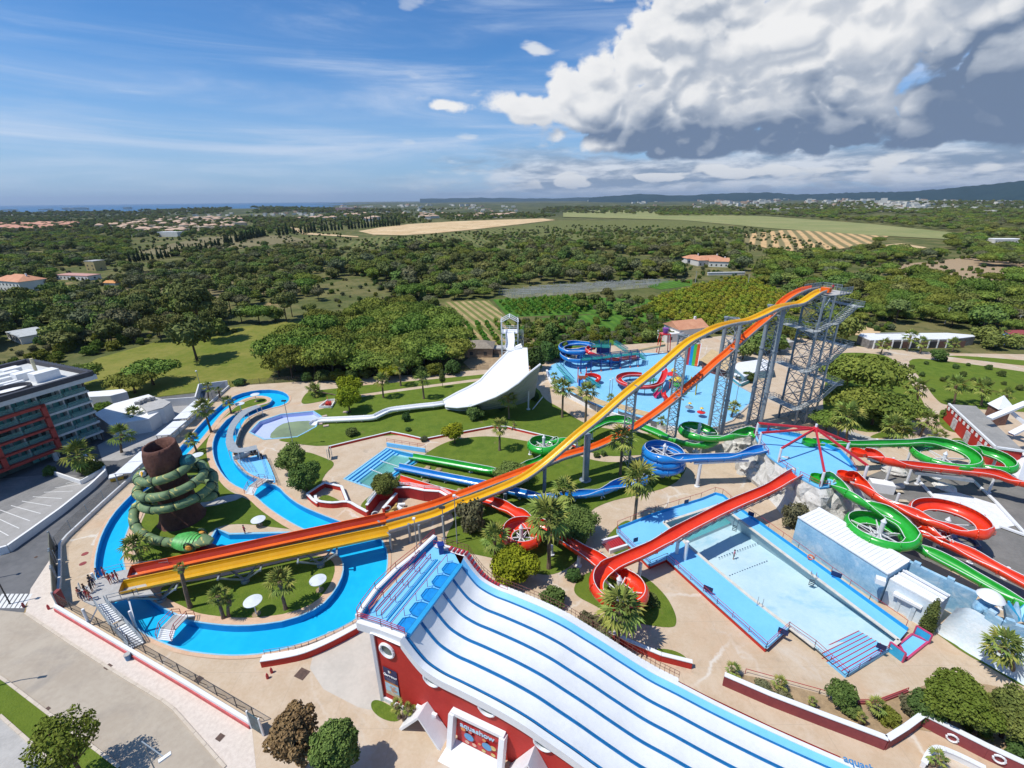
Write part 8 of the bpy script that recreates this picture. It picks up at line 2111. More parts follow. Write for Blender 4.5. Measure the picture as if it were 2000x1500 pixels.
# ---- palms: one fan frond each its own part
def frond_mesh(L,name,mat,droop):
    mb = MB(); n = 9; q = random.Random(3)
    st = [ZV(0),V3((L*.30,0,L*.06)),V3((L*.52,0,L*.05-droop*.1))]
    mb.tube(st,[.035,.03,.02],4)
    h = st[-1]
    for k in range(n):
        a = R(-100+200*k/(n-1)); ln = L*.52*(1-.25*abs(sin(a/2))); dz = -droop*(.25+.4*abs(sin(a)))
        tip = h+V3((cos(a)*ln,sin(a)*ln,dz*ln)); m_ = h+(tip-h)*.55+ZV(.10*ln); w = V3((-sin(a),cos(a),0))*L*.055
        mb.add([h,m_-w,tip,m_+w],[(0,1,2,3)])
    me = bpy.data.meshes.new(name); me.from_pydata([tuple(v) for v in mb.v],[],mb.f); me.materials.append(mat); return me
FR = [frond_mesh(1.9,'frond',m_palm,.6),frond_mesh(1.9,'frond',m_palm,1.2),frond_mesh(1.9,'frond',m_palmd,.2)]
def palm(u,v,cu_,cv_,cpx,label,mats=0,nf=30):
    nf = int(nf*.8)
    g = G(u,v); z = max(1.2,hgt((u,v),(cu_,cv_))); c = G(cu_,cv_,z); t = thing('palm_tree',label,'palm tree',tuple(g),'palms of the park')
    c.y = (c.y+g.y)/2 if abs(c.y-g.y) > 1.5 else c.y
    rad = cpx/2*mpp(c); r0 = .16+.012*z; mb = MB(); bend = V3(((c.x-g.x),(c.y-g.y),z))
    n = 7; pts = [ZV(-.05)+V3((bend.x*(k/n)**1.6,bend.y*(k/n)**1.6,z*k/n)) for k in range(n+1)]; mb.tube(pts,[r0*(1.5 if k == 0 else 1.08+.06*(k % 2)-.25*k/n) for k in range(n+1)],8); mb.build('trunk',m_pbark,t,smooth=False,wc=False)
    mb = MB(); mb.lathe(pts[-1]-ZV(.9),[(r0*1.0,0),(r0*1.7,.5),(r0*1.3,.95),(0,1.1)],8); mb.build('dead_skirt',M('dry_fronds',(.20,.14,.08),.95,var=.25),t,wc=False)
    q = random.Random(int(u*7+v)); s = rad/1.75
    for k in range(nf):
        f = k/nf; el = R(78-118*f+q.uniform(-8,8)); az = k*2.39996+q.uniform(-.2,.2)
        o = bpy.data.objects.new('frond',FR[1 if f > .6 else (2 if k % 5 == 0 else 0)]); COL.objects.link(o); o.parent = t; o.location = pts[-1]
        o.rotation_euler = (0,-el,az); sc_ = s*q.uniform(.85,1.12); o.scale = (sc_,sc_,sc_)
    return t
PALMS = [(1072,1110,1071,1012,96,'big palm left of the near red coil, over the lawn',34),(1205,1262,1212,1188,92,'large palm hiding the front of the near red coil',34),(1239,1019,1248,934,72,'tall palm standing by the corner of the pool deck',30),(1211,928,1216,857,58,'palm directly under the end of the orange slide drop',28),(1102,1000,1101,955,52,'palm in front of the low blue flume',28),
 (968,1105,966,1050,62,'palm between golden bush and far red coil',28),(976,880,976,833,38,'slim palm on the lawn left of the far green coil',24),(994,818,993,778,42,'palm right under the white ramp wall',24),(1098,815,1100,758,42,'left of two tall palms by the splash pad awning',26),(1143,830,1146,764,46,'right of two tall palms by the splash pad awning',26),
 (413,845,397,798,44,'tall palm between the two river arms behind the tower',24),(385,884,374,858,32,'short palm just behind the trunk tower',20),(452,808,446,784,28,'small palm on the narrow upper lawn',18),(372,1187,352,1108,26,'tall thin palm with a tiny crown in front of the yellow run-out',16),(558,1190,546,1136,58,'full palm on the river island beside a parasol',28),(437,1208,425,1164,44,'palm on the river island left of its small twin',24),(447,1205,446,1172,26,'small palm at the foot of the river island bank',16),
 (277,1100,262,1066,56,'palm at the left end of the snake lawn',26),(749,777,746,741,34,'palm on the strip between the two upper paths, left',22),(828,779,824,740,36,'palm on the upper lawn under the walkway, right',22),(783,754,780,718,34,'palm beside the far golden shrub',22),(655,772,617,765,30,'low spreading palm on the upper left lawn',16),(616,774,614,762,34,'stubby palm beside the upper path',16),
 (1790,803,1790,756,44,'palm at the bend of the right park path',24),(1651,866,1656,812,62,'large palm beside the octagon, first of two',28),(1634,862,1640,822,40,'smaller palm next to the octagon corner',20),(1744,866,1746,832,52,'left palm behind the far green slide',24),(1757,868,1765,838,44,'second palm behind the far green slide',22),(1797,852,1812,822,46,'palm where the right path forks',24),(1832,868,1835,853,34,'low palm by the green hedge strip',18),
 (1862,790,1868,752,44,'palm on the right lawn beside the wooden stack',22),(1916,792,1918,760,46,'palm on the right lawn left of the pyramid roof',22),(1965,800,1966,770,30,'palm at the far right of the lawn',18),(1720,692,1727,672,28,'left palm along the long white building',18),(1771,686,1779,656,30,'tall palm in front of the long white building',20),(1797,690,1801,668,28,'palm right of the tall one by the long white building',18),(1860,687,1863,670,26,'palm near the right end of the long white building',18),(1958,668,1958,650,24,'palm behind the huts at the right edge',16),
 (1976,1318,1960,1262,74,'thick palm against the iceberg slope at the right edge',30),(1428,815,1434,795,30,'palm in the small bed at the splash pad rim',20),(1290,836,1293,822,24,'low palm behind the lattice towers',16),(1190,790,1193,778,22,'small palm inside the left awning curve',14),(1080,747,1083,735,22,'small palm at the left tip of the splash pad rim',14),(1087,765,1083,752,22,'second small palm on the left splash pad rim',14),
 (163,926,152,887,64,'shaggy palm in the walled garden by the hotel',24),(238,884,237,848,48,'palm in the sunken yard right of the hotel',22),(268,834,262,808,34,'palm by the wall of the white block',20),(408,783,406,756,26,'palm at the far corner of the service yard',16),(430,777,427,763,18,'tiny palm in the service yard corner',12),
 (1432,1322,1432,1308,34,'green fan palm at the left end of the garden bed',18),(1523,1350,1524,1334,30,'spiky pale palm in the garden bed',18),(1711,1398,1712,1376,36,'bright green fan palm in the middle of the garden bed',20),(1000,835+5,1004,828,14,'young palm on the big lawn',12),(780,1402,775,1378,30,'yellow green spiky palm left by the red building',18),(790,1406,797,1384,28,'yellow green spiky palm right by the red building',18),(1590,1382,1587,1368,20,'low grey spiky plant in the garden bed',14),(1690,1415,1684,1400,22,'low agave like plant below the leafy shrub',14),(1815,1497,1835,1482,40,'fan plant in the bottom right planter',16),(988,742,985,722,26,'palm behind the left lip of the white ramp',16),(1012,735,1010,726,0.01,'',0)]
for a in PALMS:
    if a[6]: palm(a[0],a[1],a[2],a[3],a[4],a[5],0,a[6])
def plant(kind,u,v,px,label,sq=1.0,group=None):
    g = G(u,v); s = px/2*mpp(g)/kind.R; return kind.put((g.x,g.y,0),label,(s,s,s*sq),group=group)
for a in [(k_gold,684,806,52,'golden tree, the lower of two touching ones on the upper lawn',1.0),(k_gold,683,782,48,'golden tree, the upper of two touching ones on the upper lawn',1.0),(k_gold,888,866,42,'single golden round tree at the lower lawn tip',1.0),(k_gold,760,742,44,'golden shrub at the foot of the pine grove',.7),
 (k_ball,578,922,58,'round green tree, the upper one on the lawn triangle',1.0),(k_ball,601,962,62,'round olive green tree, the lower one on the lawn triangle',1.0),(k_ball,752,972,58,'round tree at the corner of the splash pool',.9),(k_big,1000,945,70,'loose dark tree half hidden by the orange slide',.8),(k_big,1118,1050,100,'big dark tree right of the large palm',.85),
 (k_ybush,998,1132,100,'big golden green bush beside the multi lane slide stairs',1.2),(k_gbush,922,1040,56,'grey green straggly shrub under the high slides',1.6),(k_gbush,900,1000,30,'small shrub where the red flume passes under',1.2),(k_bush,927,818,40,'dark rounded bush on the big lawn',.9),(k_bush,688,850,30,'dark flat bush on the left of the big lawn',.7),(k_bush,794,822,20,'little open shrub under the white flume',1.2),
 (k_gbush,829,862,16,'grey tuft by the kerb wall',.8),(k_bush,797,842,14,'tiny dark plant on the lawn slope',.8),(k_bush,1082,1180,56,'dark green hedge bush beside the stair rail, upper',.9),(k_gbush,1150,1228,52,'flowering grey bush beside the stair rail, lower',.9),(k_gbush,1180,1250,40,'second flowering bush near the red wall start',.9),(k_bush,1265,1180,46,'dark shrub inside the near red coil',.7),(k_bush,1120,1130,36,'dark shrub between flume supports',.8),
 (k_lbush,1735,1410,44,'bright green round bush in the garden bed',.9),(k_gbush,1530,1370,36,'grey green sprawling bush in the garden bed',.7),(k_gbush,1490,1350,34,'low silvery bush left in the garden bed',.7),(k_gbush,1785,1395,50,'dry looking shrub under the big bushes',.7),
 (k_bush,1795,1400,66,'dark clipped bush leaning on the huge one',1.2),(k_lbush,1905,1420,60,'light green patch of bush under the big mass',.8),(k_bush,1990,1480,60,'dark bush in the lower right corner',.9),(k_bush,1660,1395,44,'dark bush under the glossy shrub',.8),
 (k_gbush,1545,1028,46,'oleander bush at the corner of the ice building',1.5),(k_bush,100,928,26,'small dark bush in the hotel garden',1.0),(k_bush,178,925,46,'dark bush beside the shaggy palm at the hotel',.9),(k_lbush,205,806,40,'bright hedge behind the hotel',.7),
 (k_bush,980,800,20,'little shrub under the ramp neck',.9),(k_bush,1045,782,22,'shrub at the foot of the curved wall',1.0),(k_bush,1165,893,16,'dark tuft by the curving walkway',.9),(k_bush,1178,890,14,'second dark tuft by the curving walkway',1.1),(k_bush,1120,880,12,'tiny plant near the walkway bend',.8),(k_bush,1458,745,34,'green shrub between tank wall and towers',.8),(k_bush,1852,820,32,'round shrub at the cafeteria wall',1.0),(k_bush,1900,862,34,'dark conifer like shrub by the cafeteria corner',1.2),
 (k_bush,600,745,26,'first dark hedge shrub along the far park fence',1.0),(k_bush,632,744,38,'second hedge shrub along the far park fence',.8),(k_lbush,660,743,36,'third hedge shrub, lighter, along the far park fence',.8),(k_bush,690,742,36,'fourth hedge shrub along the far park fence',.8),(k_bush,715,738,34,'fifth hedge shrub along the far park fence',.9),(k_bush,820,736,36,'hedge shrub right of the golden one',.9),(k_lbush,850,732,36,'light hedge shrub behind the far path',.9),(k_bush,885,730,40,'dark hedge shrub left of the ramp lip',.9),(k_bush,470,752,30,'brown dark shrub at the far corner by the river loop',.6),
 (k_bush,1045,722,46,'dark shrub right behind the white ramp',1.3),(k_bush,1070,706,44,'second dark shrub behind the white ramp',1.2),(k_lbush,1100,700,40,'light shrub beside the blue flume',1.2)]:
    plant(*a)
# special trees at the bottom left
def special(u,v,top,px,mat,label,name,seed,leaf,nleaf,nl=15,k=.36,sq=1.0,inner=.62):
    g = G(u,v); z = hgt((u,v),top); r = px/2*mpp(g)*.92; L = lobes_ball(seed,r,z,nl,k,sq); t = thing(name,label,'tree',(g.x,g.y,0))
    crown_mb(seed,L,nleaf,leaf,inner).build('crown',mat,t,wc=False); trunk_mb(z,.22,0,6,r*.7,seed,.45).build('trunk',m_bark,t,wc=False,smooth=True)
special(592,1500,(592,1432),118,m_redl,'reddish brown tree at the bottom edge left of the green one','reddish_tree',61,.17,7000,26,.24,1.0,.35)
special(668,1520,(664,1455),112,m_broad,'dense green tree at the bottom edge right of the reddish one','leafy_tree',62,.16,8000,24,.27,1.0,.5)
special(165,1520,(150,1445),150,m_lime,'sparse light green street tree on the verge','street_tree',63,.16,2600,26,.20,.75,.25)
special(-40,1560,(-40,1480),100,m_lime,'street tree just outside the lower left corner','street_tree',64,.16,2400,24,.20,.75,.25)
special(1640,1378,(1635,1355),62,m_broad,'leafy shrub with glossy leaves in the garden bed','leafy_shrub',65,.13,3000,18,.34,.9)
special(1850,1408,(1852,1362),128,m_lime,'huge light leaved bush at the right of the pool terrace','big_bush',66,.16,9000,24,.3,.8)
special(1955,1440,(1960,1392),112,m_broad,'dark leafy bush mass at the right edge below the thick palm','big_bush',67,.16,8000,22,.32,.8)
special(1900,1440,(1900,1405),60,m_broad,'darker bush between the two big bush masses','big_bush',68,.14,3500,16,.34,.8)
special(2040,1440,(2040,1395),90,m_lime,'light leaved bush just beyond the right edge','big_bush',69,.16,5000,18,.32,.8)
g = G(1806,1234); t = thing('cypress','slim dark cypress between the ice building and the iceberg slope','tree',(g.x,g.y,0)); crown_mb(5,[((0,0,1.2),(.75,.75,1.3)),((0,0,2.8),(.65,.65,1.7)),((0,0,4.2),(.35,.35,1.2))],1600,.12).build('crown',m_dkb,t,wc=False); trunk_mb(1,.1,0,0).build('trunk',m_bark,t,wc=False)
g = G(865,757); t = thing('cypress','small dark egg shaped cypress on the upper lawn','tree',(g.x,g.y,0)); crown_mb(6,[((0,0,3),(.85,.85,1.7)),((0,0,4.4),(.55,.55,1.2))],900,.14).build('crown',m_dkb,t,wc=False); trunk_mb(2,.1,0,0).build('trunk',m_bark,t,wc=False)
for (u,v,px,lab,kk,sq) in [(385,704,82,'lone pine with a clear trunk in the middle of the pasture',k_pine[0],1.15),(300,752,86,'wide pine bush in the pasture, upper of a touching pair',k_grove[0],.75),(264,768,74,'wide pine bush in the pasture, lower of a touching pair',k_grove[1],.75),(165,758,72,'dark pine behind the hotel roof corner',k_grove[2],.8),
    (400,668,62,'tall pine with bare limbs at the pasture edge',k_tall[0],1.0),(1648,768,88,'big umbrella pine touching the stair tower, upper',k_grove[0],1.0),(1690,778,108,'broad umbrella pine on the right lawn, uppermost',k_grove[1],1.0),(1655,826,96,'umbrella pine in the shade of the stair tower',k_grove[2],1.0),(1702,830,98,'umbrella pine in the middle of the right clump',k_grove[0],.95),(1746,832,84,'umbrella pine with visible trunk at the right of the clump',k_grove[1],.9),(1612,842,60,'small umbrella pine at the foot of the stair tower',k_grove[2],.8),(1725,838,60,'low pine behind the far green slide start',k_grove[0],.8),
    (1640,672,60,'dark bushy tree left of the long white building',k_oak[0],1.0),(1475,690,46,'round tree behind the snack bar, left',k_oak[1],.9),(1450,702,44,'round tree behind the snack bar, middle',k_oak[0],.9),(1512,690,44,'round tree behind the snack bar, right',k_oak[1],.9),(1830,705,30,'small round tree on the right lawn strip',k_oak[0],.8),(1935,682,40,'orange tree near the huts at the right edge',k_oak[1],.8),(1915,672,44,'dark tree right of the long white building',k_oak[0],.9),(1975,680,36,'light tree near the right edge huts',k_oak[1],.8)]:
    plant(kk,u,v,px,lab,sq)
for i in range(22):
    u,v = [(1700,715),(1730,727),(1685,745),(1745,742),(1790,770-10),(1808,712),(1842,706),(1800,735),(1850,740),(1880,735),(1900,745),(1925,748),(1865,720),(1960,752),(1990,762),(1840,745),(1890,715),(1930,722),(1780,720),(1955,735),(1870,765),(1820,765)][i]
    plant(k_bush,u,v,9+(i*5) % 8,'low dark shrub dotted on the right park lawn',1.0,'small shrubs on the right lawns')

from mathutils import noise as mnoise
# ---- woods: nearest three hundred as trees, the rest as one wood
FOREST = [  # outline on the ground in the photo, spacing in metres, kind list, size
 ([(520,745),(556,690),(620,655),(690,625),(790,612),(862,632),(900,672),(905,700),(890,722),(780,736),(640,746)],6.3,'g',(.75,1.3)),
 ([(-150,700),(-150,600),(150,585),(300,592),(430,604),(450,652),(300,668),(150,682),(40,700)],7.4,'ppo',(.6,1.4)),
 ([(430,610),(480,575),(600,560),(640,540),(700,505),(800,484),(1000,488),(1200,482),(1450,484),(1462,528),(1350,543),(1200,550),(985,562),(955,585),(860,586),(740,598),(640,612),(560,628),(470,640)],8.2,'pppgo',(.6,1.3)),
 ([(1470,545),(1500,510),(1640,500),(1730,508),(1740,545),(1900,560),(2000,545),(2200,560),(2200,690),(2000,672),(1900,645),(1700,630),(1620,640),(1560,600)],7.8,'gggpo',(.55,1.3)),
 ([(-100,600),(-100,540),(200,505),(560,488),(700,482),(640,540),(430,604),(300,592),(150,585)],10.5,'ppo',(.7,1.1)),
 ([(-200,560),(-200,455),(120,462),(260,476),(250,505),(100,545)],11,'pg',(.8,1.2)),
 ([(1640,500),(1700,478),(1900,465),(2200,455),(2200,560),(2000,540),(1860,505),(1740,512)],11,'gp',(.8,1.25)),
 ([(1000,650),(1080,625),(1270,600),(1330,640),(1300,668),(1180,672),(1080,678),(1040,690)],8.5,'ollo',(.5,.95)),
 ([(1320,640),(1330,655),(1420,668),(1600,668),(1650,648),(1600,620),(1500,650),(1400,655)],8.0,'og',(.5,.8)),
 ([(1100,585),(1280,590),(1262,612),(1130,618)],9,'p',(.5,.8)),
 ([(40,770),(60,740),(150,700),(250,690),(300,670),(200,655),(60,700),(-60,740),(-60,800)],7.5,'l',(.5,1.1)),
 ([(640,632),(740,602),(860,590),(868,630),(800,612),(690,622)],10,'po',(.6,.9)),
 ([(920,462),(1240,450),(1450,452),(1450,482),(1200,480),(1000,486)],14,'po',(.5,.8)),
 ([(-200,452),(-200,428),(300,424),(620,430),(700,440),(560,456),(260,470)],17,'po',(.8,1.3)),
 ([(620,430),(640,420),(1000,414),(1090,422),(1060,427),(880,432),(740,444)],20,'po',(.8,1.3)),
 ([(1250,422),(1330,414),(1600,414),(2200,408),(2200,452),(1900,462),(1880,455),(1700,436),(1500,422)],18,'pg',(.9,1.4)),
 ([(-200,426),(-200,413),(640,410),(900,408),(640,420),(300,424)],34,'p',(1.0,1.8)),
 ([(1000,413),(1100,404),(1500,404),(2200,396),(2200,408),(1600,413),(1250,420)],36,'p',(1.0,1.8)),
]
CLEAR = [(1325,1430,508,548),(-10,100,556,592),(105,235,520,572),(15,105,652,690),(1925,1995,468,490),(895,1010,668,725),(640,700,632,650)]; pts_ = []
for poly,sp,kinds,(s0,s1) in FOREST:
    P = gp(poly); x0,x1 = min(p[0] for p in P),max(p[0] for p in P); y0,y1 = min(p[1] for p in P),max(p[1] for p in P)
    y = y0; row = 0
    while y < y1:
        x = x0+(sp*.5 if row % 2 else 0)
        while x < x1:
            px_,py_ = x+rnd.uniform(-.42,.42)*sp,y+rnd.uniform(-.42,.42)*sp
            D_ = hypot(px_,py_); gap = mnoise.fractal(V3((px_/(38+D_*.06),py_/(38+D_*.06),kinds.count('p')*3.1)),1.0,2.0,4)
            uu,vv = proj(V3((px_,py_,0)))
            if any(a_ < uu < b_ and c_ < vv < d_ for a_,b_,c_,d_ in CLEAR): x += sp; continue
            if inside(px_,py_,P) and gap > (-.9 if sp < 7 else -.24) and rnd.random() < .95: pts_.append((px_,py_,rnd.choice(kinds),rnd.uniform(s0,s1)))
            x += sp
        y += sp*.88; row += 1
pts_ = [p for p in pts_ if hypot(p[0],p[1]) < 5200]
pts_.sort(key=lambda p: -(p[3]*5/hypot(p[0],p[1])) if p[2] in 'gp' else -(p[3]*3.4/hypot(p[0],p[1])))
cnt = {}
KM = {'g': (k_grove,'umbrella pine in the woods beyond the park','umbrella pines in the woods'),'p': (k_pine,'dark pine in the woods beyond the park','dark pines in the woods'),'o': (k_oak,'bushy oak scattered beyond the park','oaks scattered beyond the park'),'l': ([k_lbush],'bright scrub bush in the field behind the hotel','bright scrub behind the hotel')}
rest = {}
NEAR = {'g': 260,'p': 240,'o': 120,'l': 60}
for (x,y,kd,s) in pts_:
    ks,lab,grp = KM[kd]; cnt[kd] = cnt.get(kd,0)+1
    if kd == 'l': s *= 1.9
    j = rnd.randrange(len(ks))
    if cnt[kd] <= NEAR[kd]: ks[j].put((x,y,land(x,y)),lab,(s,s,s*rnd.uniform(.75,1.3)),group=grp)
    else: rest.setdefault((kd,j),[]).append((x,y,land(x,y),s))
def scatter(name,src,pts,label,cat='wood'):
    me = bpy.data.meshes.new(name); me.from_pydata([(p[0],p[1],p[2]) for p in pts],[],[])
    a = me.attributes.new('size','FLOAT','POINT'); a.data.foreach_set('value',[p[3] for p in pts])
    o = bpy.data.objects.new(name,me); COL.objects.link(o); tag(o,label,cat,kind='stuff')
    ng = bpy.data.node_groups.new(name,'GeometryNodeTree'); ng.interface.new_socket('Geometry',in_out='INPUT',socket_type='NodeSocketGeometry'); ng.interface.new_socket('Geometry',in_out='OUTPUT',socket_type='NodeSocketGeometry')
    n = ng.nodes; l = ng.links; gi = n.new('NodeGroupInput'); go = n.new('NodeGroupOutput'); ip = n.new('GeometryNodeInstanceOnPoints'); oi = n.new('GeometryNodeObjectInfo'); oi.inputs['Object'].default_value = src
    na = n.new('GeometryNodeInputNamedAttribute'); na.data_type = 'FLOAT'; na.inputs['Name'].default_value = 'size'; rv = n.new('FunctionNodeRandomValue'); rv.data_type = 'FLOAT_VECTOR'; rv.inputs[1].default_value = (0,0,6.283); rv.inputs[0].default_value = (0,0,0)
    l.new(gi.outputs[0],ip.inputs['Points']); l.new(oi.outputs['Geometry'],ip.inputs['Instance']); l.new(na.outputs[0],ip.inputs['Scale']); l.new(rv.outputs[0],ip.inputs['Rotation']); l.new(ip.outputs[0],go.inputs[0])
    md = o.modifiers.new('scatter','NODES'); md.node_group = ng; return o
for (kd,j),L in rest.items():
    ks = KM[kd][0]; scatter('distant_wood',ks[j].crown,L,{'g': 'umbrella pine woods farther off','p': 'dark pine woods reaching to the horizon','o': 'scattered bushy trees farther off','l': 'bright scrub patch'}[kd])
print('trees',len(pts_),{k: len(v) for k,v in rest.items()})
# low scrub over all the open land
OPEN = [[(-200,745),(-200,430),(560,426),(700,470),(900,500),(700,600),(600,650),(450,660),(300,690),(120,740)],[(700,470),(1100,440),(1470,446),(1700,500),(2200,470),(2200,690),(1900,650),(1640,650),(1560,610),(1360,555),(980,560),(740,600)],[(1000,690),(1010,630),(1250,612),(1330,640),(1300,668),(1120,676),(1050,690)]]
SC = {}
for poly,n in zip(OPEN,(3600,2600,420)):
    P = gp(poly); x0,x1 = min(p[0] for p in P),max(p[0] for p in P); y0,y1 = min(p[1] for p in P),max(p[1] for p in P); k = 0; i = 0
    while k < n and i < 60*n:
        i += 1; y = y0+(y1-y0)*rnd.random()**1.7; x = rnd.uniform(x0,x1)
        if inside(x,y,P) and mnoise.fractal(V3((x/45,y/45,7.7)),1.0,2.0,4) > -.15:
            k += 1; D_ = hypot(x,y); SC.setdefault(k % 3,[]).append((x,y,land(x,y),rnd.uniform(.35,1.1)*(1+D_/1500)))
for k,src,lab in ((0,k_bush.crown,'dark low scrub over the open land'),(1,k_gbush.crown,'grey green scrub over the open land'),(2,k_lbush.crown,'light green scrub over the open land')): scatter('scrub',src,SC[k],lab,'scrub')
# windbreak rows
def row(pts,sp,kind,label,group,s0,s1):
    L = resample([G(u,v) for u,v in pts],sp)
    for p in L:
        if rnd.random() < .88: s = rnd.uniform(s0,s1); kind.put((p.x+rnd.uniform(-.8,.8),p.y+rnd.uniform(-.8,.8),land(p.x,p.y)),label,(s,s,s*rnd.uniform(.85,1.2)),group=group)
row([(255,514),(330,504),(400,488),(430,481)],4.6,k_cyp,'dark windbreak tree in the ragged near row across the fields','near windbreak row',.7,1.05)
row([(440,478),(520,462)],6.5,k_cyp,'dark windbreak tree in the middle row across the fields','middle windbreak row',1.0,1.4)
row([(530,463),(640,452),(780,441)],8.5,k_cyp,'dark windbreak tree in the long far row','far windbreak row',1.2,1.7)
row([(600,440),(700,436),(800,432)],11,k_cyp,'dark windbreak tree in the farthest row by the bare plateau','farthest windbreak row',1.2,1.8)
# orchards in rows
def orchard(poly,dx,dy,kind,label,group,s0,s1,lim=290):
    P = [V3((p[0],p[1],0)) for p in gp(poly)]; P2 = [(p.x,p.y) for p in P]; a = (P[1]-P[0]).normalized(); b = V3((-a.y,a.x,0)); n = 0; o = P[0]; out = []
    for i in range(-80,80):
        for j in range(-80,80):
            q = o+a*i*dx+b*j*dy+V3((rnd.uniform(-.3,.3),rnd.uniform(-.3,.3),0))
            if inside(q.x,q.y,P2): out.append(q)
    out.sort(key=lambda q: q.length); 
    for q in out[:lim]:
        s = rnd.uniform(s0,s1); kind.put((q.x,q.y,0),label,(s,s,s*rnd.uniform(.9,1.1)),group=group)
    if len(out) > lim: scatter('distant_orchard',kind.crown,[(q.x,q.y,0,rnd.uniform(s0,s1)) for q in out[lim:]],'yellow green orchard farther off','orchard')
orchard([(1330,642),(1262,612),(1290,582),(1360,562),(1450,546),(1530,578),(1562,608),(1500,645),(1400,655)],5.0,4.6,k_cit,'yellow green citrus tree in the orchard left of the stair tower','citrus orchard',.85,1.15)
orchard([(905,672),(892,636),(990,628),(1040,652),(1000,684)],4.6,4.2,k_sml,'small dark fruit tree in the rows behind the white ramp tower','young orchard rows',.8,1.1)
orchard([(1000,617),(975,590),(1100,582),(1180,588),(1150,612)],4.2,3.6,k_sml,'low fruit tree in the green orchard strip','green orchard strip',.9,1.2,200)

# HOUSES
m_tile = M('terracotta_tiles',(.50,.22,.12),.85,col2=(.60,.30,.17),scale=.4); m_hw = M('house_render',(.60,.58,.54),.8,col2=(.70,.68,.64),scale=.2,world_space=False,randv=.15); m_win = M('dark_window',(.05,.055,.06),.4)
def house(x,y,w,d,h,rz,label,cat='house',roof='hip',group=None,wallm=None,roofm=None,wins=True,chim=True,z=0):
    t = thing('house',label,cat,(x,y,z),group,rz); mb = MB(); mb.box((0,0,h/2),(w,d,h)); mb.build('wall',wallm or m_hw,t,wc=False)
    mb = MB(); e = .5; W,D = w/2+e,d/2+e; rh = min(w,d)*.24
    if roof == 'hip': mb.add([(-W,-D,h),(W,-D,h),(W,D,h),(-W,D,h),(-W+D*.9,0,h+rh),(W-D*.9,0,h+rh)],[(0,1,5,4),(1,2,5),(2,3,4,5),(3,0,4),(3,2,1,0)])
    elif roof == 'gable': mb.add([(-W,-D,h),(W,-D,h),(W,D,h),(-W,D,h),(-W,0,h+rh),(W,0,h+rh)],[(0,1,5,4),(2,3,4,5),(1,2,5),(3,0,4),(3,2,1,0)])
    else: mb.box((0,0,h+.15),(w+.3,d+.3,.4))
    ro = mb.build('roof',roofm or m_tile,t,wc=False)
    if chim: mb = MB(); mb.box((w*.3,0,h+rh*.8+.5),(.7,.7,1.8)); c = mb.build('chimney',m_whitew,ro,wc=False)
    if wins:
        n = max(2,int(w/3.2)); fl = max(1,int(h/2.8))
        for f in range(fl):
            for k in range(n):
                x_ = -w/2+w*(k+.5)/n; mb = MB(); mb.box((x_,-d/2-.03,1.5+f*2.8),(1.1,.1,1.2)); mb.build('window',m_win,t,wc=False)
        mb = MB(); mb.box((w/2+.03,0,1.5),(.1,1.2,1.2)); mb.build('window',m_win,t,wc=False)
    return t
g = G(50,566); house(g.x,g.y,22,14,6.4,-.35,'big white villa with pale tiled roof at the left edge of the woods',roofm=m_tile,z=0); 
g = G(20,560); house(g.x-4,g.y+6,12,9,4.5,-.35,'white wing of the villa with an arched terrace at the left edge',chim=False)
g = G(155,545); house(g.x,g.y,30,9,3.0,-.25,'long low house with a pinkish flat roof beyond the left woods',roof='flat',roofm=M('pink_roof',(.50,.27,.22),.8),chim=False)
g = G(190,528); house(g.x,g.y,9,9,7.5,-.2,'unfinished ochre block house beyond the left woods',roof='flat',wallm=M('ochre_wall',(.46,.36,.16),.8),roofm=m_greyc,chim=False)
g = G(60,662); house(g.x,g.y,16,9,2.6,-.55,'pale flat shed roof in the scrub behind the hotel',roof='flat',roofm=M('pale_shed_roof',(.44,.46,.45),.7),chim=False)
g = G(222,556); house(g.x,g.y,9,5,1.6,-.2,'tiny hut with a bright orange roof in the open woodland',roof='gable',roofm=M('orange_roof',(.58,.26,.08),.8),chim=False,wins=False)
g = G(937,692); house(g.x,g.y,9.5,7.5,3.4,-.05,'old stone barn with a grey brown roof behind the grove',roofm=M('old_grey_roof',(.25,.21,.16),.9,var=.15),wallm=M('barn_stone',(.30,.22,.15),.9,var=.15),chim=False,cat='barn')
g = G(978,690); house(g.x,g.y,4.5,3.5,2.0,-.05,'small stone shed right of the barn',roof='flat',wallm=M('barn_stone'),roofm=m_greyc,chim=False,cat='shed',wins=False)
g = G(1330,660); house(g.x+2,g.y+2,12.5,9.5,4.4,.30,'white farmhouse with a terracotta roof and two chimneys beside the yellow slide',roof='gable')
g = G(1308,664); house(g.x,g.y,7,6,3.0,.3,'white lower wing of the farmhouse behind the splash pad',roof='flat',roofm=m_whitew,chim=False)
g = G(1352,513); house(g.x,g.y,14,10,4,.1,'small white house with orange roof, left of the farm cluster',roof='hip')
g = G(1382,517); house(g.x,g.y,24,12,4.4,.2,'wide white house with a terracotta roof in the farm cluster',roof='hip')
g = G(1402,520); house(g.x,g.y,14,10,4.2,-.3,'white house at the right end of the farm cluster',roof='gable')
g = G(1418,537); house(g.x,g.y,26,1.2,1.6,.05,'long white garden wall below the farm cluster',cat='wall',roof='flat',roofm=m_whitew,wins=False,chim=False)
g = G(1960,474); house(g.x,g.y,30,14,4,-.1,'white house among dark trees near the right edge',roof='flat',roofm=m_whitew,chim=False)
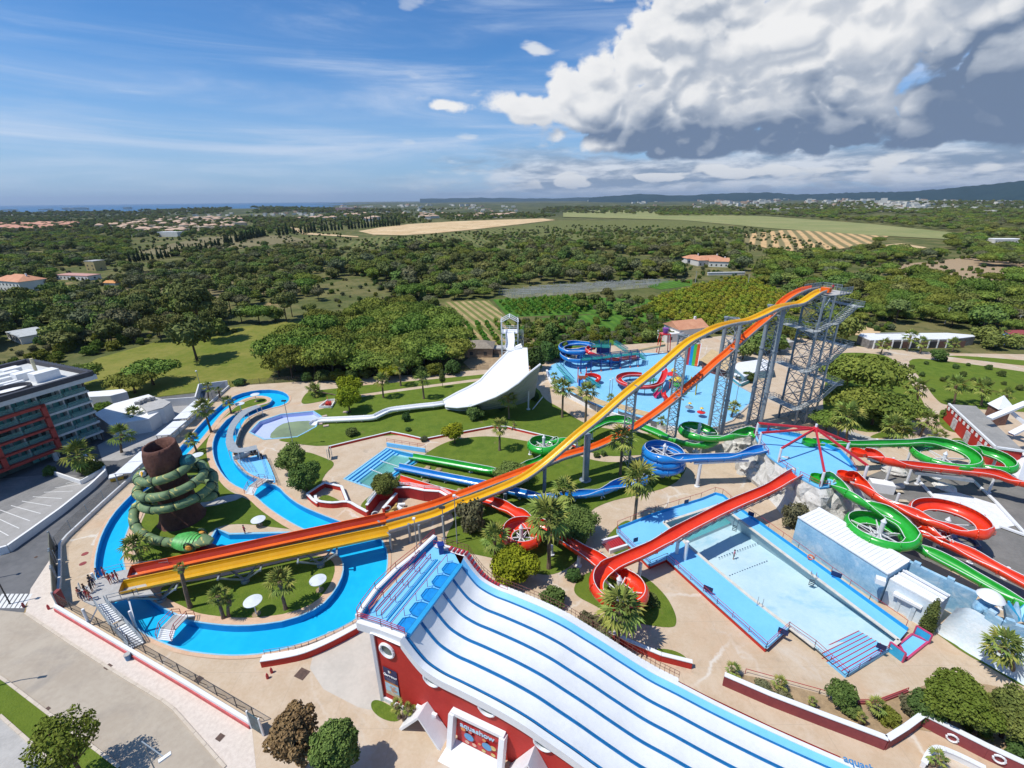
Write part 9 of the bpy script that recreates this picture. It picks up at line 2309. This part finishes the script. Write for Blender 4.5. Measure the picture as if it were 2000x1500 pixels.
g = G(1940,672); house(g.x,g.y,5,4,2.2,.3,'orange roofed hut right of the long building',cat='hut',roofm=M('orange_roof'),chim=False,wins=False); g = G(1950,668); house(g.x+1,g.y,5,4,2.3,.2,'blue roofed hut right of the long building',cat='hut',roofm=M('blue_roof',(.10,.25,.45),.7),chim=False,wins=False); g = G(1993,668); house(g.x,g.y,8,6,3,-.5,'hut with a dull red roof at the right edge',cat='hut',roofm=m_maroon,chim=False,wins=False)
for i,(u,v,w_) in enumerate(((1455,690,7),(1490,683,6),(1520,684,5),(1475,694,5),(1538,688,6))):
    g = G(u,v); house(g.x,g.y+4,w_,4.5,2.6,.1*i,['dark fronted shed','grey shed with a black door','small grey hut','low white cabin','stone hut'][i]+' in the row behind the snack bar, '+['leftmost','second','fourth','third','last'][i],cat='shed',roof='gable' if i % 2 else 'flat',wallm=m_dark if i == 0 else m_greyc,roofm=m_greyc,chim=False,wins=False)
# villas of the built-up belt: single houses while they can be told apart
VB = MB()
def town(poly,n,size,seed,label,group,base=0,cream=.5):
    P = gp(poly); q = random.Random(seed); x0,x1 = min(p[0] for p in P),max(p[0] for p in P); y0,y1 = min(p[1] for p in P),max(p[1] for p in P); k = 0; i = 0
    while k < n and i < n*60:
        i += 1; x,y = q.uniform(x0,x1),q.uniform(y0,y1)
        if not inside(x,y,P): continue
        k += 1; s = size*q.uniform(.7,1.4); yield x,y,s,q
m_town = M('town_walls',(.58,.54,.46),.85,col2=(.72,.69,.62),scale=.02); m_cream = M('cream_villa',(.56,.44,.30),.85,col2=(.66,.54,.40),scale=.02); m_ptile = M('pale_tile_roof',(.46,.30,.20),.85,col2=(.56,.40,.29),scale=.02)
first = {}
def townhouse(x,y,s,q,label,group,key,wm,rm):
    rz = q.uniform(-.6,.6); z = land(x,y)
    if key not in first:
        first[key] = house(x,y,14,10,6.5,rz,label,roof='hip' if 'r' in key else 'flat',wallm=wm,roofm=rm,group=group,wins=False,chim=False,z=z); t = first[key]
    else: t = dup(first[key],(x,y,z),rz,1.0,label,group)
    t.scale = (s,s*q.uniform(.8,1.2),q.uniform(.9,1.3)); return t
for x,y,s,q in town([(195,447),(230,436),(330,428),(470,428),(480,440),(440,452),(330,458),(260,455)],120,1.25,4,'',''): townhouse(x,y,s,q,'cream villa in the housing estate on the left plain','cream villas on the left plain','r1' if q.random() < .6 else 'f1',m_cream,m_ptile if q.random() < .5 else m_cream)
for x,y,s,q in town([(0,452),(0,441),(145,436),(150,447),(60,455)],46,1.5,5,'',''): townhouse(x,y,s,q,'terracotta roofed house in the pinkish terrace at the left edge','pinkish terraces at the left','r2',m_cream,M('pink_terrace_roof',(.52,.26,.17),.85,var=.1))
for x,y,s,q in town([(560,432),(700,420),(1000,416),(1010,424),(800,430),(640,440)],40,1.5,6,'',''): townhouse(x,y,s,q,'scattered pale house beyond the bare plateau','houses beyond the plateau','r3',m_town,m_ptile)
for x,y,s,q in town([(1540,412),(1600,404),(1800,403),(1950,408),(2050,412),(1980,420),(1750,418)],90,2.0,7,'',''): townhouse(x,y,s,q,'white house of the hillside suburb on the right','white hillside suburb','f4',m_town,m_town)
g = G(335,462); house(g.x,g.y,34,14,7,-.1,'white industrial shed in the left fields',cat='shed',roof='flat',roofm=m_whitew,chim=False,wins=False)
g = G(245,462); house(g.x,g.y,30,6,2,-.1,'low pale greenhouse in the left fields',cat='shed',roof='flat',roofm=m_whitew,chim=False,wins=False)
g = G(675,414); house(g.x,g.y,90,30,20,0,'pinkish multi storey block on the plain',cat='building',roof='flat',wallm=M('pink_block',(.40,.26,.24),.8),roofm=m_greyc,chim=False,wins=False)
mb = MB(); q = random.Random(12)
for (u0,u1,v0,v1,n,w0,w1) in ((0,620,405,424,420,3,8),(560,1010,401,418,260,3,8),(1150,1420,391,408,150,3,7),(1400,2060,388,413,1000,4,12),(1500,2000,384,391,60,3,6),(1000,1400,386,392,60,3,6)):
    for _ in range(n):
        u,v = q.uniform(u0,u1),q.uniform(v0,v1)
        if mnoise.fractal(V3((u/60,v/9,1.7)),1,2,3) < -.05: continue
        g = G(u,v+(1000-u)*.0); D_ = hypot(g.x,g.y)
        if D_ > 12000 or land(g.x,g.y) < -10: continue
        w = min(70,mpp(g)*q.uniform(w0,w1)); h = min(24,max(5,w*.42)); mb.cur = 0 if q.random() < .75 else 1; mb.box((g.x,g.y,land(g.x,g.y)+h/2),(w,w*.6,h),q.uniform(-.5,.5))
tag(mb.build('distant_town',[m_town,m_ptile]),'pale specks of far towns along the horizon','town',kind='stuff')
q = random.Random(8); mb = MB()
for u,v,w_,h_ in ((90,411,90,12),(150,410,170,17),(130,409,60,15),(250,409,60,18),(20,412,90,12)): g = G(u,v,0); mb = MB(); mb.box((g.x,g.y,h_/2),(w_,40,h_),.5); mb.box((g.x+w_*.2,g.y,h_*.6),(w_*.5,38,h_*1.2),.5); tag(mb.build('coastal_block',m_town),'white seaside hotel block %s on the far coast' % {90: 'second from the left',150: 'widest of the group',130: 'between its neighbours',250: 'darker and standing alone',20: 'leftmost'}[u],'building')
# nursery poles field
mb = MB(); P = gp([(972,574),(1080,562),(1200,556),(1288,552),(1288,560),(1150,572),(1000,584)]); q = random.Random(5); x0,x1 = min(p[0] for p in P),max(p[0] for p in P); y0,y1 = min(p[1] for p in P),max(p[1] for p in P); k = 0
while k < 700:
    x,y = q.uniform(x0,x1),q.uniform(y0,y1)
    if inside(x,y,P):
        k += 1; mb.bar((x,y,0),(x+q.uniform(-.3,.3),y,q.uniform(2,3.4)),.14)
        if k % 3 == 0: mb.bar((x,y,2.4),(x+q.uniform(4,9),y+q.uniform(-.8,.8),2.4),.12)
tag(mb.build('nursery_frames',M('bleached_timber',(.42,.42,.38),.8)),'grey forest of poles and wires of an abandoned nursery','poles',kind='stuff')
struct(sheet('nursery_ground',[P],.1,M('grey_earth',(.13,.145,.06),.9,col2=(.25,.24,.16),scale=.12)))
for i,(u,v,tv) in enumerate(((595-20,0,0),(1845,632,600),(1983,645,615),(1460,560,535),(1358,552,530))):
    if v: g = G(u,v); z = hgt((u,v),(u+5,tv)); mb = MB(); mb.cyl(g,g+ZV(z),.22,.12,8); mb.bar(g+V3((-.8,0,z-.4)),g+V3((.8,0,z-.4)),.12); tag(mb.build('utility_pole',m_greyc),['','pale utility pole above the long building, left','pale utility pole above the long building, right','thin pole left of the farm cluster','concrete pole by the bright crop field'][i],'pole')

# HAZE
hz = bpy.data.materials.new('haze'); hz.use_nodes = True; t = NT(hz.node_tree); t.n.clear(); out = t.new('ShaderNodeOutputMaterial'); pv = t.new('ShaderNodeVolumePrincipled')
pv.inputs['Color'].default_value = (.62,.77,.97,1); pv.inputs['Density'].default_value = HAZE; pv.inputs['Anisotropy'].default_value = .3; t.l.new(pv.outputs[0],out.inputs['Volume'])
HB = MB(); HB.box((0,18300,215),(78000,37400,480)); ho = HB.build('haze',hz); ho['kind'] = 'stuff'; ho['label'] = 'thin pale haze over the far plain'
HB.v = []
